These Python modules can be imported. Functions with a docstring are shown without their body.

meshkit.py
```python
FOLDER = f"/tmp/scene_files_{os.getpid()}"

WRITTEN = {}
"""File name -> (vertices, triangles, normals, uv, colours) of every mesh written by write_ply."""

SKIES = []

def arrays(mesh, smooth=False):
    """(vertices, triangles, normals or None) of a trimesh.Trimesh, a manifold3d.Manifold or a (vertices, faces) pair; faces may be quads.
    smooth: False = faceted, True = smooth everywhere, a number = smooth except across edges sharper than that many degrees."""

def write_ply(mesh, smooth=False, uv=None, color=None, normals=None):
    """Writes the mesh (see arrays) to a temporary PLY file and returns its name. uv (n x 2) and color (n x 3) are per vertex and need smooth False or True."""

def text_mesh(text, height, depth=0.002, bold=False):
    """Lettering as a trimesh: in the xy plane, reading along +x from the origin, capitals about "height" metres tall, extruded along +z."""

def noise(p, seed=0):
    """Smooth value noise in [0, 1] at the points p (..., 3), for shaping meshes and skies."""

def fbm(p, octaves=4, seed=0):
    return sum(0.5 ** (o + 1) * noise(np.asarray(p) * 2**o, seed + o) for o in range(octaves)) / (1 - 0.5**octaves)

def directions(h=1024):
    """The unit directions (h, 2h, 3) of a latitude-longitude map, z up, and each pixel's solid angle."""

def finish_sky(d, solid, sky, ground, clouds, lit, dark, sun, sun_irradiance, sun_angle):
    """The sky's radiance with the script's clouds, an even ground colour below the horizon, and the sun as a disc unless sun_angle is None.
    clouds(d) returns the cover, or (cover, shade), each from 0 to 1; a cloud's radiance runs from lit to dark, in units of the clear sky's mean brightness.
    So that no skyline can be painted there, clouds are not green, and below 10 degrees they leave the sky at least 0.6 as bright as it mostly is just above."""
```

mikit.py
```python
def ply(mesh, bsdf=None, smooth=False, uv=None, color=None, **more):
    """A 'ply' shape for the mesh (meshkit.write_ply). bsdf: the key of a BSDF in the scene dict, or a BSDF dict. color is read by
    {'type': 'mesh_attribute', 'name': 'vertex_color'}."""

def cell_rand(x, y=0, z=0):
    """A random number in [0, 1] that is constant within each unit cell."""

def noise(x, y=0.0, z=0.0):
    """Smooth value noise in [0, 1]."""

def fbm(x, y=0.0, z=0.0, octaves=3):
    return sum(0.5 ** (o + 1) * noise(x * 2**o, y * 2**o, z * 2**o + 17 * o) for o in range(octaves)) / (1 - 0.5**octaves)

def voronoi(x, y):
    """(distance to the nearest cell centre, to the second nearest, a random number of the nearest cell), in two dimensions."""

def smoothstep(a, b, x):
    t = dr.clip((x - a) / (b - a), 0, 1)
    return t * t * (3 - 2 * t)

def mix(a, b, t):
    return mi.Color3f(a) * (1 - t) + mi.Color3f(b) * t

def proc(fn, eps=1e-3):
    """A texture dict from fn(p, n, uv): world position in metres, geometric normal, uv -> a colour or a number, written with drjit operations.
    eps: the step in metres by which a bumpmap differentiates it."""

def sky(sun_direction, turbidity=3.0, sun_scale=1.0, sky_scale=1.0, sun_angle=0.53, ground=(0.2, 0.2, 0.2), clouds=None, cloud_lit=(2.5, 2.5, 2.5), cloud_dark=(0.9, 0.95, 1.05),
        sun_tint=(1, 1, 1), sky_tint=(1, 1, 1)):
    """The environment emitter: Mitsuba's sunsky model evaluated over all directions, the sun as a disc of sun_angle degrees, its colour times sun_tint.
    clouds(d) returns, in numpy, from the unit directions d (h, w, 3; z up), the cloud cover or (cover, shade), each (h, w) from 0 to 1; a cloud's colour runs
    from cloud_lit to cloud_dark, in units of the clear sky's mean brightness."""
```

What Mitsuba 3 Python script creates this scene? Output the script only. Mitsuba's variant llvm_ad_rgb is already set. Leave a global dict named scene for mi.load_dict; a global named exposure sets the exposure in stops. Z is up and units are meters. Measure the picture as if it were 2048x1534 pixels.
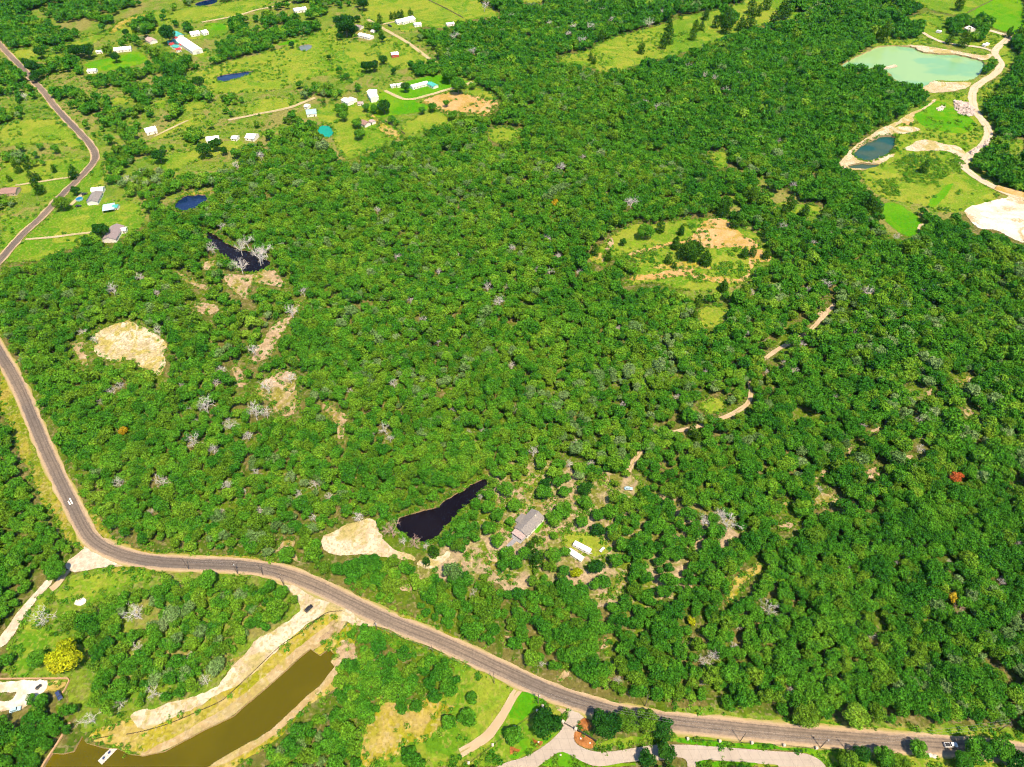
import math, random
import numpy as np
import trimesh, shapely
from shapely import Polygon, LineString, unary_union
import drjit as dr
import mitsuba as mi
import meshkit, mikit
from mikit import noise, fbm, voronoi, cell_rand, smoothstep, mix, proc, ply

T = mi.ScalarTransform4f
scene, labels = {}, {}

# ---------------------------------------------------------------- camera, daylight, exposure
EYE = (0.0, 0.0, 320.0)
scene['camera'] = {'type': 'perspective', 'fov': 73.74, 'fov_axis': 'x', 'near_clip': 5.0, 'far_clip': 20000.0,
                   'to_world': T().look_at(list(EYE), [0, 100.0, 220.0], [0, 0, 1])}
SUN = (3.13, -6.34, 14.5)
scene['sky'] = mikit.sky(SUN, turbidity=3.0, sun_tint=(1.0, 0.97, 0.9))
exposure = 2.4

# thin summer haze: one closed box round everything
scene['haze_air'] = {'type': 'homogeneous', 'albedo': {'type': 'rgb', 'value': [.94, .95, .96]}, 'sigma_t': {'type': 'rgb', 'value': [4e-6, 8e-6, 1.5e-5]}}
scene['haze'] = {'type': 'cube', 'to_world': T().translate([0, 3750, 162.0]).scale([6150, 5350, 165.0]), 'bsdf': {'type': 'null'}, 'interior': {'type': 'ref', 'id': 'haze_air'}}
labels['haze'] = {'label': 'thin pale blue summer haze in the air over the land', 'category': 'haze', 'kind': 'stuff'}
scene['camera']['medium'] = {'type': 'ref', 'id': 'haze_air'}

# ground outlines, roads and positions, in metres (x right, y away, origin under the first viewpoint)
AREAS={"tanbank":[[(-101.1,135.8),(-109.9,125.4),(-121.0,114.1),(-123.8,110.4),(-134.9,104.7),(-149.7,95.7),(-158.7,94.0),(-159.9,95.3),(-148.5,100.5),(-136.9,108.4),(-127.2,114.4),(-123.7,118.2),(-113.4,129.7),(-105.0,138.6),(-94.9,148.7),(-87.1,156.2),(-80.6,157.5),(-82.0,151.3),(-89.2,145.3),(-94.0,140.5),(-96.1,140.5)],
[(-83.0,132.5),(-88.2,123.5),(-94.1,118.2),(-100.2,110.8),(-106.2,104.3),(-114.7,99.4),(-124.0,93.3),(-129.4,89.7),(-125.1,89.7),(-111.1,97.4),(-102.3,103.6),(-96.2,110.0),(-89.5,118.2),(-83.6,124.3),(-79.5,132.1),(-76.2,136.2),(-77.0,141.1),(-83.1,137.8),(-85.6,135.0)]],
"yard":[[(-21.6,244.3),(13.8,257.4),(60.4,246.2),(90.3,231.9),(118.8,218.3),(126.1,202.2),(99.1,175.5),(66.2,160.5),(38.9,161.9),(6.6,172.7),(-31.8,175.5),(-53.1,182.6),(-48.7,190.9),(-25.5,203.7),(-11.0,223.3)]],
"pasture":[[(217.5,621.4),(250.6,582.5),(282.2,498.0),(253.4,461.4),(224.0,472.0),(210.5,482.9),(196.9,513.6),(188.6,555.4)],
[(212.7,475.6),(244.5,472.0),(223.2,427.9),(179.8,409.2),(142.0,409.2),(120.4,415.4),(178.2,434.4)],
[(-745.5,1007.7),(-687.8,1116.8),(-557.2,1165.7),(-249.4,1165.7),(-135.5,1028.1),(-78.2,896.7),(-22.7,802.9),(-21.3,735.1),(-128.0,652.8),(-160.6,636.8),(-202.4,601.5),(-225.1,577.8),(-269.4,555.4),(-314.7,555.4),(-315.7,521.6),(-333.3,490.4),(-368.5,475.6),(-412.7,457.9),(-431.1,447.7)],
[(-238.9,127.4),(-242.3,146.2),(-242.1,165.7),(-234.6,177.0),(-214.1,184.9),(-187.6,185.9),(-151.4,184.9),(-126.7,179.0),(-108.6,169.4),(-103.6,162.0),(-108.3,153.1),(-122.8,144.5),(-132.2,131.3),(-134.1,122.0),(-146.2,115.9),(-167.4,110.8),(-182.6,103.6),(-190.2,103.6),(-205.6,127.4)],
[(65.1,113.7),(85.1,113.7),(118.1,110.8),(162.6,107.2),(226.2,106.4),(222.1,98.7),(144.5,98.7),(71.1,103.6)],
[(457.1,1004.4),(486.8,970.9),(557.6,997.6),(574.9,1061.8),(612.7,1092.4),(668.5,1004.4),(681.3,964.4),(624.7,857.7),(558.4,786.3),(504.4,690.0),(512.4,674.2),(523.3,666.5),(467.3,561.0),(399.6,531.6),(321.0,485.9),(314.3,546.0),(333.9,609.1),(411.8,723.0),(476.4,805.8),(410.3,868.7)]],
"meadow":[[(25.9,202.3),(32.1,206.5),(38.3,204.6),(49.9,201.0),(52.3,196.9),(49.8,192.0),(41.2,190.3),(31.8,195.6),(27.3,198.7)],
[(-440.0,509.4),(-418.8,523.1),(-414.7,549.0),(-410.3,544.5),(-412.6,498.8),(-416.9,466.0)],
[(-412.6,457.9),(-411.1,470.9),(-409.9,493.6),(-403.2,534.4),(-397.4,554.9),(-405.6,576.4),(-405.7,605.7),(-404.3,633.4),(-381.2,582.8),(-366.7,551.9),(-341.5,554.9),(-315.1,517.6),(-329.5,491.0),(-348.6,488.4),(-360.9,480.8),(-377.5,470.9),(-385.0,457.9)],
[(-505.7,633.4),(-481.8,626.3),(-466.7,626.3),(-451.6,633.4),(-424.5,636.9),(-411.4,626.3),(-407.5,602.4),(-410.1,582.8),(-414.1,564.0),(-419.2,551.9),(-439.1,567.1),(-454.8,570.2),(-477.2,579.6)],
[(-450.2,528.7),(-441.2,528.7),(-417.5,520.4),(-432.6,512.1),(-441.4,512.1)],
[(-544.4,706.2),(-523.7,723.0),(-501.7,727.2),(-475.2,706.2),(-439.3,666.5),(-425.9,647.8),(-455.1,662.7),(-476.2,670.4),(-495.2,662.7),(-519.3,659.0)],
[(-638.7,908.8),(-630.0,908.8),(-547.3,805.8),(-502.3,740.3),(-439.3,666.5),(-411.1,633.4),(-437.7,662.7),(-492.2,723.0),(-564.7,820.9),(-609.5,868.7)],
[(-370.5,633.4),(-358.3,636.9),(-339.2,640.5),(-316.7,655.2),(-304.1,670.4),(-277.1,674.2),(-272.1,662.7),(-285.1,647.8),(-306.2,633.4),(-319.6,622.8),(-322.0,605.7),(-331.4,609.1),(-351.0,626.3)],
[(-374.3,670.4),(-368.5,698.0),(-355.0,727.2),(-336.8,740.3),(-332.3,714.5),(-356.7,690.0),(-367.3,670.4)],
[(-367.0,762.8),(-346.9,772.1),(-339.7,749.2),(-359.4,740.3)],
[(-304.3,758.2),(-279.6,781.5),(-252.3,781.5),(-246.8,749.2),(-284.4,727.2)],
[(-391.4,847.0),(-380.1,863.2),(-340.8,902.9),(-307.6,926.8),(-283.6,958.0),(-257.7,1011.3),(-225.8,1025.4),(-191.5,820.9),(-226.9,852.3),(-256.4,826.0),(-269.8,805.8),(-295.1,795.9),(-347.1,791.1),(-356.8,815.8)],
[(-554.1,997.6),(-558.4,1054.3),(-518.8,1092.4),(-493.3,1076.9),(-467.7,1004.4),(-499.8,984.1),(-535.4,997.6),(-543.8,984.1)],
[(-495.5,1069.3),(-484.1,1108.2),(-441.0,1108.2),(-414.9,1140.9),(-350.1,1140.9),(-378.6,1092.4),(-392.1,1069.3),(-431.9,1039.7),(-448.8,1032.5),(-485.3,1054.3)],
[(-432.2,1025.4),(-400.6,1039.7),(-383.5,997.6),(-403.2,970.9),(-433.0,970.9),(-442.0,990.8)],
[(-586.6,951.6),(-565.2,990.8),(-548.9,990.8),(-551.0,958.0),(-560.7,939.1),(-575.7,932.9)],
[(-648.1,926.8),(-627.7,939.1),(-595.8,914.7),(-569.6,914.7),(-587.4,888.4),(-624.0,897.0)],
[(-457.3,776.8),(-439.7,786.3),(-426.4,767.4),(-446.7,760.5)],
[(-405.0,772.1),(-392.9,781.5),(-384.9,753.7),(-396.5,749.2)],
[(-411.5,926.8),(-391.3,932.9),(-384.1,902.9),(-407.8,908.8)],
[(-215.4,753.7),(-198.9,767.4),(-186.0,727.2),(-189.2,714.5),(-168.8,686.0),(-158.2,622.8),(-183.2,662.7),(-186.2,698.0),(-213.0,723.0)],
[(-193.9,749.2),(-186.4,772.1),(-163.0,758.2),(-154.6,727.2),(-138.6,718.7),(-111.0,686.0),(-129.9,666.5),(-149.2,644.2),(-163.8,629.8),(-176.8,655.2)],
[(-119.2,710.3),(-94.5,740.3),(-72.2,744.7),(-68.3,714.5),(-87.8,706.2),(-100.3,686.0),(-113.7,694.0)],
[(-54.6,810.8),(-32.4,805.8),(-12.1,772.1),(-33.6,779.1),(-51.8,793.5)],
[(-184.5,945.3),(-163.3,990.8),(-135.9,951.6),(-94.1,879.9),(-119.2,897.0),(-130.6,863.2),(-146.0,868.7),(-163.8,891.3),(-173.0,926.8)],
[(-229.4,945.3),(-205.5,964.4),(-185.5,951.6),(-167.5,902.9),(-154.4,868.7),(-184.7,847.0),(-186.6,820.9),(-206.9,820.9)],
[(-223.5,1092.4),(-215.5,1157.8),(-58.3,1157.8),(-41.2,1108.2),(-18.0,1080.7),(-20.2,1058.0),(-47.0,1058.0),(-77.3,1032.5),(-99.7,1011.3),(-124.6,1025.4),(-140.0,990.8),(-178.1,1032.5),(-199.4,1047.0),(-216.1,1076.9)],
[(15.0,1149.3),(46.2,1149.3),(45.5,1124.3),(17.3,1124.3)],
[(58.3,908.8),(101.1,926.8),(115.0,958.0),(173.2,1004.4),(204.6,1025.4),(251.2,1065.5),(224.4,917.7),(167.0,891.3),(142.8,868.7),(112.0,855.0),(96.9,874.3),(59.3,885.5)],
[(228.2,1054.3),(299.7,1092.4),(344.9,1124.3),(356.0,1149.3),(429.0,1149.3),(407.4,1092.4),(422.9,1069.3),(382.5,1039.7),(340.3,1025.4),(280.8,970.9),(236.9,932.9),(205.0,914.7)],
[(607.9,1140.9),(620.1,1157.8),(785.2,1157.8),(687.7,974.2),(679.1,997.6),(661.3,1018.3),(648.4,1061.8),(609.4,1096.3)],
[(548.9,1039.7),(586.2,1076.9),(607.6,1069.3),(620.6,1054.3),(606.6,997.6),(668.5,1004.4),(660.7,970.9),(624.4,939.1),(574.2,951.6),(558.3,977.5),(557.6,997.6),(565.8,1039.7)],
[(486.8,970.9),(512.9,990.8),(549.1,977.5),(558.9,958.0),(518.0,946.6),(478.3,948.5)],
[(638.7,945.3),(653.1,951.6),(639.8,908.8),(609.8,863.2),(614.9,885.5),(618.0,908.8)],
[(504.7,662.7),(531.5,682.0),(515.3,651.5),(495.2,644.2)],
[(539.5,795.9),(577.0,831.2),(600.0,852.3),(562.2,805.8),(529.6,767.4)],
[(432.0,727.2),(477.8,781.5),(530.0,800.8),(515.8,762.8),(506.1,723.0),(493.2,678.1),(473.3,659.0),(444.0,633.4),(435.8,622.8),(434.4,605.7),(439.7,582.8),(452.5,561.0),(399.5,534.4),(378.5,531.6),(371.1,546.0),(347.3,551.9),(335.3,561.0),(331.1,592.5),(335.5,609.1),(377.8,636.9),(394.5,670.4),(401.9,698.0)],
[(239.1,551.9),(275.9,546.0),(270.4,528.7),(250.8,528.7),(236.7,543.1)],
[(-29.3,698.0),(-11.4,706.2),(12.2,698.0),(6.6,678.1),(-16.1,662.7)],
[(61.8,467.2),(75.3,483.5),(83.9,496.5),(107.1,517.6),(124.4,512.7),(143.7,521.0),(168.4,523.8),(187.2,526.6),(193.0,512.7),(204.6,499.2),(212.6,501.8),(210.7,488.7),(203.3,493.9),(207.4,475.9),(213.3,461.1),(195.9,458.7),(184.6,435.4),(173.1,426.5),(136.6,417.7),(112.5,433.2),(91.4,426.5),(88.4,435.4),(99.9,440.0),(101.3,461.1),(90.9,468.5),(82.2,466.0),(75.6,456.3),(72.3,451.6),(63.4,461.1)],
[(138.4,400.2),(161.5,403.2),(155.7,385.7),(146.6,377.2),(137.6,377.2)],
[(119.3,299.1),(130.0,308.2),(137.8,303.6),(136.9,294.6),(124.7,293.2)],
[(197.7,644.2),(214.7,651.5),(211.7,622.8),(198.8,609.1)],
[(-241.4,144.5),(-239.3,156.6),(-238.7,167.5),(-230.1,165.7),(-235.9,153.1),(-221.6,149.6),(-211.7,146.2),(-209.0,142.0),(-218.9,138.6),(-226.6,137.8),(-225.0,128.2),(-229.8,128.2),(-235.2,140.3)],
[(-226.6,177.0),(-219.1,180.0),(-208.9,180.9),(-186.3,182.4),(-186.5,178.0),(-200.8,174.2),(-206.8,167.5),(-208.6,163.8),(-218.1,163.8),(-221.5,165.7),(-229.2,165.7),(-232.7,167.5),(-225.8,175.1)],
[(-72.4,153.1),(-59.8,147.0),(-34.3,137.8),(-9.7,127.4),(16.1,117.4),(8.2,108.6),(-3.2,102.2),(-16.3,94.0),(-23.4,89.7),(-52.5,89.7),(-70.7,89.7),(-64.8,98.7),(-66.7,106.4),(-61.0,114.4),(-53.8,118.2),(-44.0,113.7),(-39.2,119.7),(-29.9,120.4),(-25.8,131.3),(-34.2,136.2),(-48.3,139.5),(-55.7,140.3),(-59.5,144.5)],
[(16.1,116.7),(23.6,113.7),(24.7,105.7),(19.2,101.5),(9.4,95.3),(-8.9,89.7),(-23.4,89.7),(-5.4,100.8)],
[(35.3,97.4),(50.3,98.7),(76.0,99.4),(76.8,103.6),(69.8,104.3),(62.1,102.9),(47.0,102.2),(35.6,100.1)],
[(10.0,89.7),(19.7,95.3),(21.9,95.3),(31.2,91.3),(34.7,89.7)],
[(71.2,104.3),(93.5,102.9),(122.9,100.8),(144.8,99.4),(166.3,97.4),(187.9,96.0),(219.3,93.3),(216.4,88.0),(134.2,89.7),(129.7,94.0),(121.5,96.0),(111.3,96.7),(92.4,98.1),(70.5,99.8)],
[(79.5,92.7),(98.4,92.0),(112.8,91.3),(115.2,89.3),(79.6,89.3)],
[(72.7,113.0),(84.5,110.8),(97.2,109.3),(117.1,107.2),(132.5,107.9),(147.2,106.4),(161.8,105.0),(184.7,105.7),(199.1,104.3),(211.1,105.7),(223.6,101.5),(221.4,97.4),(204.9,100.8),(182.3,100.1),(145.7,102.2),(109.0,105.0),(72.1,109.3)]],
"verge":[[(-350.5,340.8),(-334.0,322.5),(-314.9,300.6),(-297.1,280.2),(-277.2,254.5),(-258.6,232.1),(-246.6,216.6),(-256.1,216.6),(-268.6,228.6),(-282.0,245.6),(-296.2,259.7),(-303.8,270.5),(-320.5,290.2),(-328.4,299.1)],
[(-260.4,223.6),(-249.8,223.6),(-239.4,211.2),(-228.5,198.2),(-228.9,194.1),(-238.6,199.3),(-249.2,210.1)],
[(-366.7,371.2),(-329.6,327.4),(-290.7,280.2),(-259.3,244.3),(-234.2,216.6),(-239.0,216.6),(-269.9,251.9),(-302.1,290.2),(-333.1,327.4),(-357.9,354.8)],
[(-241.1,223.6),(-237.3,223.6),(-224.3,209.0),(-211.0,199.3),(-197.2,194.6),(-181.0,192.5),(-153.6,192.0),(-130.1,188.9),(-110.3,180.9),(-86.0,169.4),(-85.6,167.1),(-109.6,178.0),(-129.3,185.9),(-153.0,189.9),(-180.3,190.5),(-199.0,192.0),(-216.3,198.8),(-230.9,209.0)],
[(-212.1,184.4),(-187.6,185.7),(-151.4,184.7),(-128.9,180.9),(-128.4,179.0),(-150.5,181.9),(-186.3,182.4),(-212.4,180.9)],
[(21.0,123.5),(29.4,119.7),(44.5,114.4),(70.8,110.8),(70.5,108.6),(51.7,110.4),(36.7,113.7),(21.7,120.0)],
[(-89.4,173.2),(-61.8,162.0),(-35.2,150.5),(-10.0,138.6),(20.3,124.3),(17.9,122.7),(-9.9,134.5),(-35.0,146.6),(-61.2,157.5),(-88.6,168.5)],
[(-70.8,154.0),(-37.7,140.3),(-9.8,129.3),(16.2,119.7),(16.9,117.4),(-9.7,127.4),(-37.6,138.6),(-64.4,150.5)]],
"lawn":[[(-536.9,885.5),(-499.3,908.8),(-486.9,932.9),(-455.7,897.0),(-466.3,879.9),(-491.1,857.7),(-517.6,865.9)],
[(-155.5,786.3),(-146.2,805.8),(-120.9,831.2),(-87.8,852.3),(-55.6,831.2),(-49.1,820.9),(-72.4,805.8),(-114.7,772.1),(-92.2,758.2),(-94.9,744.7),(-132.9,731.6),(-154.6,727.2),(-163.0,758.2)],
[(-434.4,1032.5),(-405.4,1039.7),(-391.2,1007.9),(-413.7,1004.4)],
[(666.6,1084.6),(738.0,1157.8),(785.2,1157.8),(687.7,974.2),(679.1,997.6),(663.0,1021.8)],
[(373.6,551.9),(418.5,592.5),(403.5,570.2),(373.4,537.3)],
[(333.8,549.0),(345.8,551.9),(358.3,523.1),(350.7,512.1),(338.5,493.6),(330.9,496.2),(325.2,514.9),(327.8,537.3)],
[(439.3,740.3),(467.9,767.4),(485.4,772.1),(494.2,749.2),(500.2,714.5),(472.1,686.0),(450.7,694.0),(434.3,706.2)],
[(11.7,206.5),(16.7,213.1),(17.4,210.2),(14.1,204.6)],
[(-312.2,945.3),(-297.2,967.7),(-281.9,970.9),(-286.7,951.6)],
[(-0.9,93.4),(3.9,94.3),(10.2,96.9),(16.4,100.4),(20.4,104.3),(22.1,106.1),(17.0,101.3),(9.6,100.1),(4.9,101.9),(2.3,100.1),(4.5,96.6),(-0.9,94.3)],
[(11.0,89.7),(15.4,92.3),(18.7,94.7),(20.9,95.5),(22.5,95.4),(25.8,93.9),(30.4,91.3),(34.9,89.8),(52.3,91.7),(52.6,89.7)],
[(71.0,101.2),(86.2,100.4),(114.0,98.6),(131.6,97.1),(132.2,93.8),(125.2,95.6),(113.4,96.4),(93.7,97.6),(72.2,98.9)],
[(78.7,92.5),(92.3,91.7),(103.3,91.3),(104.9,89.8),(77.9,89.8)],
[(-0.9,113.3),(1.7,117.4),(5.1,121.9),(10.1,120.0),(16.7,117.1),(12.3,114.5),(6.9,110.4),(2.4,106.8),(-0.9,105.5)]],
"dry":[[(-81.6,158.4),(-84.0,153.1),(-90.4,147.0),(-95.1,142.0),(-96.1,140.7),(-101.1,135.8),(-109.9,125.4),(-121.0,114.1),(-123.8,110.4),(-134.9,104.7),(-149.7,95.7),(-158.7,94.0),(-166.1,96.0),(-170.9,98.7),(-185.6,100.1),(-183.3,105.0),(-171.7,110.0),(-162.9,105.0),(-148.3,110.8),(-135.8,119.7),(-125.6,125.0),(-114.4,137.0),(-107.0,147.0),(-96.3,155.7),(-87.8,159.8)],
[(-94.0,140.3),(-90.1,145.3),(-82.9,151.3),(-78.3,154.0),(-74.0,147.9),(-76.0,140.3),(-79.0,133.7),(-79.5,123.5),(-85.1,119.7),(-96.8,109.3),(-97.5,105.7),(-106.7,97.4),(-116.3,92.0),(-119.5,85.4),(-143.2,85.4),(-129.4,89.7),(-124.0,93.3),(-114.7,99.4),(-106.2,104.3),(-100.2,110.8),(-94.1,118.2),(-88.2,123.5),(-83.0,132.5),(-85.6,135.0),(-83.1,137.8),(-87.6,141.1),(-91.0,137.8)],
[(-299.0,369.9),(-292.4,377.9),(-282.4,385.5),(-276.2,382.3),(-266.4,377.9),(-257.8,372.3),(-247.1,365.0),(-242.8,359.6),(-240.6,348.0),(-237.4,342.3),(-235.3,332.3),(-235.4,326.3),(-239.0,327.9),(-245.8,333.9),(-252.7,336.1),(-257.6,342.8),(-264.8,343.4),(-269.0,340.6),(-278.2,342.3),(-286.0,348.0),(-291.5,352.6),(-293.4,359.6)],
[(109.7,451.6),(130.3,458.7),(152.6,458.7),(164.0,446.9),(140.1,451.6),(125.7,448.1)],
[(62.5,467.2),(74.4,473.4),(76.9,469.7),(71.6,458.7)],
[(104.4,163.8),(110.8,169.4),(114.5,178.0),(128.5,187.9),(131.5,183.9),(122.2,177.0),(115.6,171.3),(109.5,163.8)],
[(-61.0,114.1),(-53.7,117.4),(-44.0,113.0),(-39.1,118.9),(-32.7,116.7),(-23.2,113.0),(-31.9,105.7),(-37.4,100.1),(-46.2,98.7),(-50.6,92.0),(-65.6,89.7),(-64.8,98.7),(-65.2,106.4)],
[(-59.2,749.2),(-33.4,772.1),(-15.8,762.8),(-22.9,735.9)],
[(-305.4,567.1),(-277.4,573.3),(-275.5,567.1),(-301.7,561.0)],
[(-549.4,997.6),(-555.5,1047.0),(-520.9,1084.6),(-514.6,1054.3),(-538.0,1039.7),(-541.9,990.8)],
[(-223.8,125.8),(-217.5,125.8),(-205.7,125.8),(-204.3,124.6),(-208.2,121.2),(-213.9,121.6)],
[(-163.0,758.2),(-139.9,714.5),(-111.0,686.0),(-122.1,674.2),(-144.2,706.2)]],
"dirt":[[(140.6,486.1),(160.6,507.2),(167.8,521.0),(185.0,523.8),(190.7,515.4),(191.1,504.5),(198.3,491.3),(205.0,483.5),(198.2,473.4),(185.4,479.7),(156.4,477.9),(145.7,482.2)],
[(90.1,437.7),(108.2,441.1),(128.5,448.1),(140.4,452.8),(149.4,442.3),(164.5,436.5),(183.5,436.5),(189.3,451.6),(194.2,466.0),(193.1,475.9),(203.7,478.4),(213.3,461.1),(200.1,458.7),(193.9,456.3),(185.4,433.2),(173.8,429.8),(160.6,430.9),(146.7,435.4),(135.6,441.8),(109.9,434.3),(92.2,432.7)],
[(89.4,468.0),(110.5,477.2),(133.6,487.4),(144.0,488.7),(143.1,483.5),(134.2,482.2),(112.8,473.4),(91.9,464.8)],
[(77.5,475.9),(81.3,492.6),(84.3,493.9),(83.3,483.5),(78.4,470.9),(72.8,456.3),(71.3,458.7)],
[(-107.0,772.1),(-72.0,800.8),(-47.8,791.1),(-31.6,776.8),(-14.0,772.1),(-19.4,749.2),(-24.7,729.4),(-59.1,747.0),(-71.0,727.2),(-84.4,755.9)],
[(-310.0,359.6),(-305.3,361.4),(-300.3,357.3),(-296.1,348.0),(-290.7,344.5),(-287.9,334.5),(-293.4,336.7),(-298.0,345.1),(-303.9,351.4)],
[(-226.3,443.6),(-210.2,439.0),(-193.4,452.8),(-173.4,425.7),(-189.9,427.9),(-204.3,432.3),(-198.6,406.6),(-211.2,419.3),(-223.7,430.1)],
[(-249.8,457.5),(-240.2,462.3),(-238.7,452.8),(-244.7,445.9)],
[(-268.4,445.9),(-252.5,436.8),(-234.9,425.7),(-235.5,421.4),(-250.9,427.9)],
[(-241.7,404.6),(-230.8,406.6),(-215.5,398.4),(-225.1,388.5)],
[(-156.5,408.7),(-159.0,396.4),(-163.0,380.7),(-165.9,362.0),(-166.7,346.0),(-174.8,340.8),(-180.4,344.2),(-174.8,363.8),(-174.1,380.7),(-162.7,390.4),(-160.0,406.6)],
[(-193.2,335.7),(-183.9,335.7),(-174.3,317.7),(-179.1,314.5),(-185.0,327.4)],
[(-168.2,316.1),(-160.6,330.7),(-144.8,332.3),(-140.2,306.7),(-136.4,294.6),(-141.0,291.0),(-152.7,294.6),(-154.3,305.2),(-163.1,305.2)],
[(-123.4,300.6),(-113.2,299.1),(-103.0,290.2),(-105.2,284.4),(-103.0,271.8),(-107.1,271.1),(-109.0,284.4)],
[(169.8,225.1),(180.8,232.1),(188.9,227.4),(174.1,220.4)],
[(235.1,259.7),(241.2,259.7),(237.5,255.8),(233.7,256.5)],
[(208.2,248.1),(215.2,250.7),(214.3,243.1),(206.9,241.9)],
[(289.4,299.1),(294.3,293.2),(285.7,288.8)],
[(295.8,322.5),(308.0,329.0),(303.8,322.5),(294.7,317.7)],
[(225.1,394.4),(232.0,396.4),(242.4,404.6),(238.4,396.4),(226.3,386.5)],
[(145.4,210.1),(155.7,213.4),(155.1,207.9),(146.5,207.3)],
[(82.9,144.5),(87.5,147.0),(87.4,144.5),(83.4,142.8)],
[(-16.9,191.1),(-10.4,194.7),(-8.0,191.1),(-7.6,186.8),(-4.1,180.8),(-9.8,181.7),(-9.9,186.4),(-16.8,187.2)],
[(6.7,224.8),(14.2,225.3),(19.0,221.8),(23.4,228.3),(26.2,226.3),(22.7,221.3),(18.8,215.9),(18.1,219.8),(11.6,221.8),(8.3,219.8),(1.7,214.0),(1.3,215.9),(6.7,218.8)],
[(32.4,232.8),(36.5,237.5),(41.7,238.5),(37.2,234.9),(37.5,227.8),(35.4,226.8),(35.8,220.8),(39.4,219.3),(33.4,215.0),(32.0,211.6),(32.4,204.6),(24.9,206.5),(16.5,205.1),(18.6,209.8),(25.0,207.9),(30.6,215.9),(34.5,219.8),(33.3,227.3)],
[(51.6,240.1),(55.7,243.3),(54.7,238.0),(57.2,232.8),(53.7,231.3)],
[(6.9,239.1),(11.2,241.2),(14.7,244.3),(17.3,244.3),(11.1,237.5),(6.9,235.4),(1.8,228.8),(4.3,227.8),(-5.6,220.8),(-6.5,222.8),(-0.3,228.3)],
[(14.0,201.9),(21.6,203.2),(20.6,200.1),(15.4,195.1)],
[(31.7,187.2),(38.3,188.1),(36.9,185.1)],
[(220.5,276.0),(229.5,283.0),(229.5,280.2),(220.5,273.2)],
[(199.1,259.7),(208.6,269.1),(210.7,267.7),(200.4,257.8)],
[(176.2,242.5),(185.6,250.0),(186.5,248.1),(177.6,240.6)],
[(272.3,312.9),(277.1,316.1),(276.1,311.4),(271.4,308.2)],
[(256.5,299.1),(261.1,302.1),(260.3,299.1),(255.8,296.1)],
[(21.2,127.4),(26.2,131.3),(27.3,128.9),(22.7,125.0)],
[(41.6,142.0),(47.8,147.0),(48.9,145.3),(42.6,140.3)],
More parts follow.
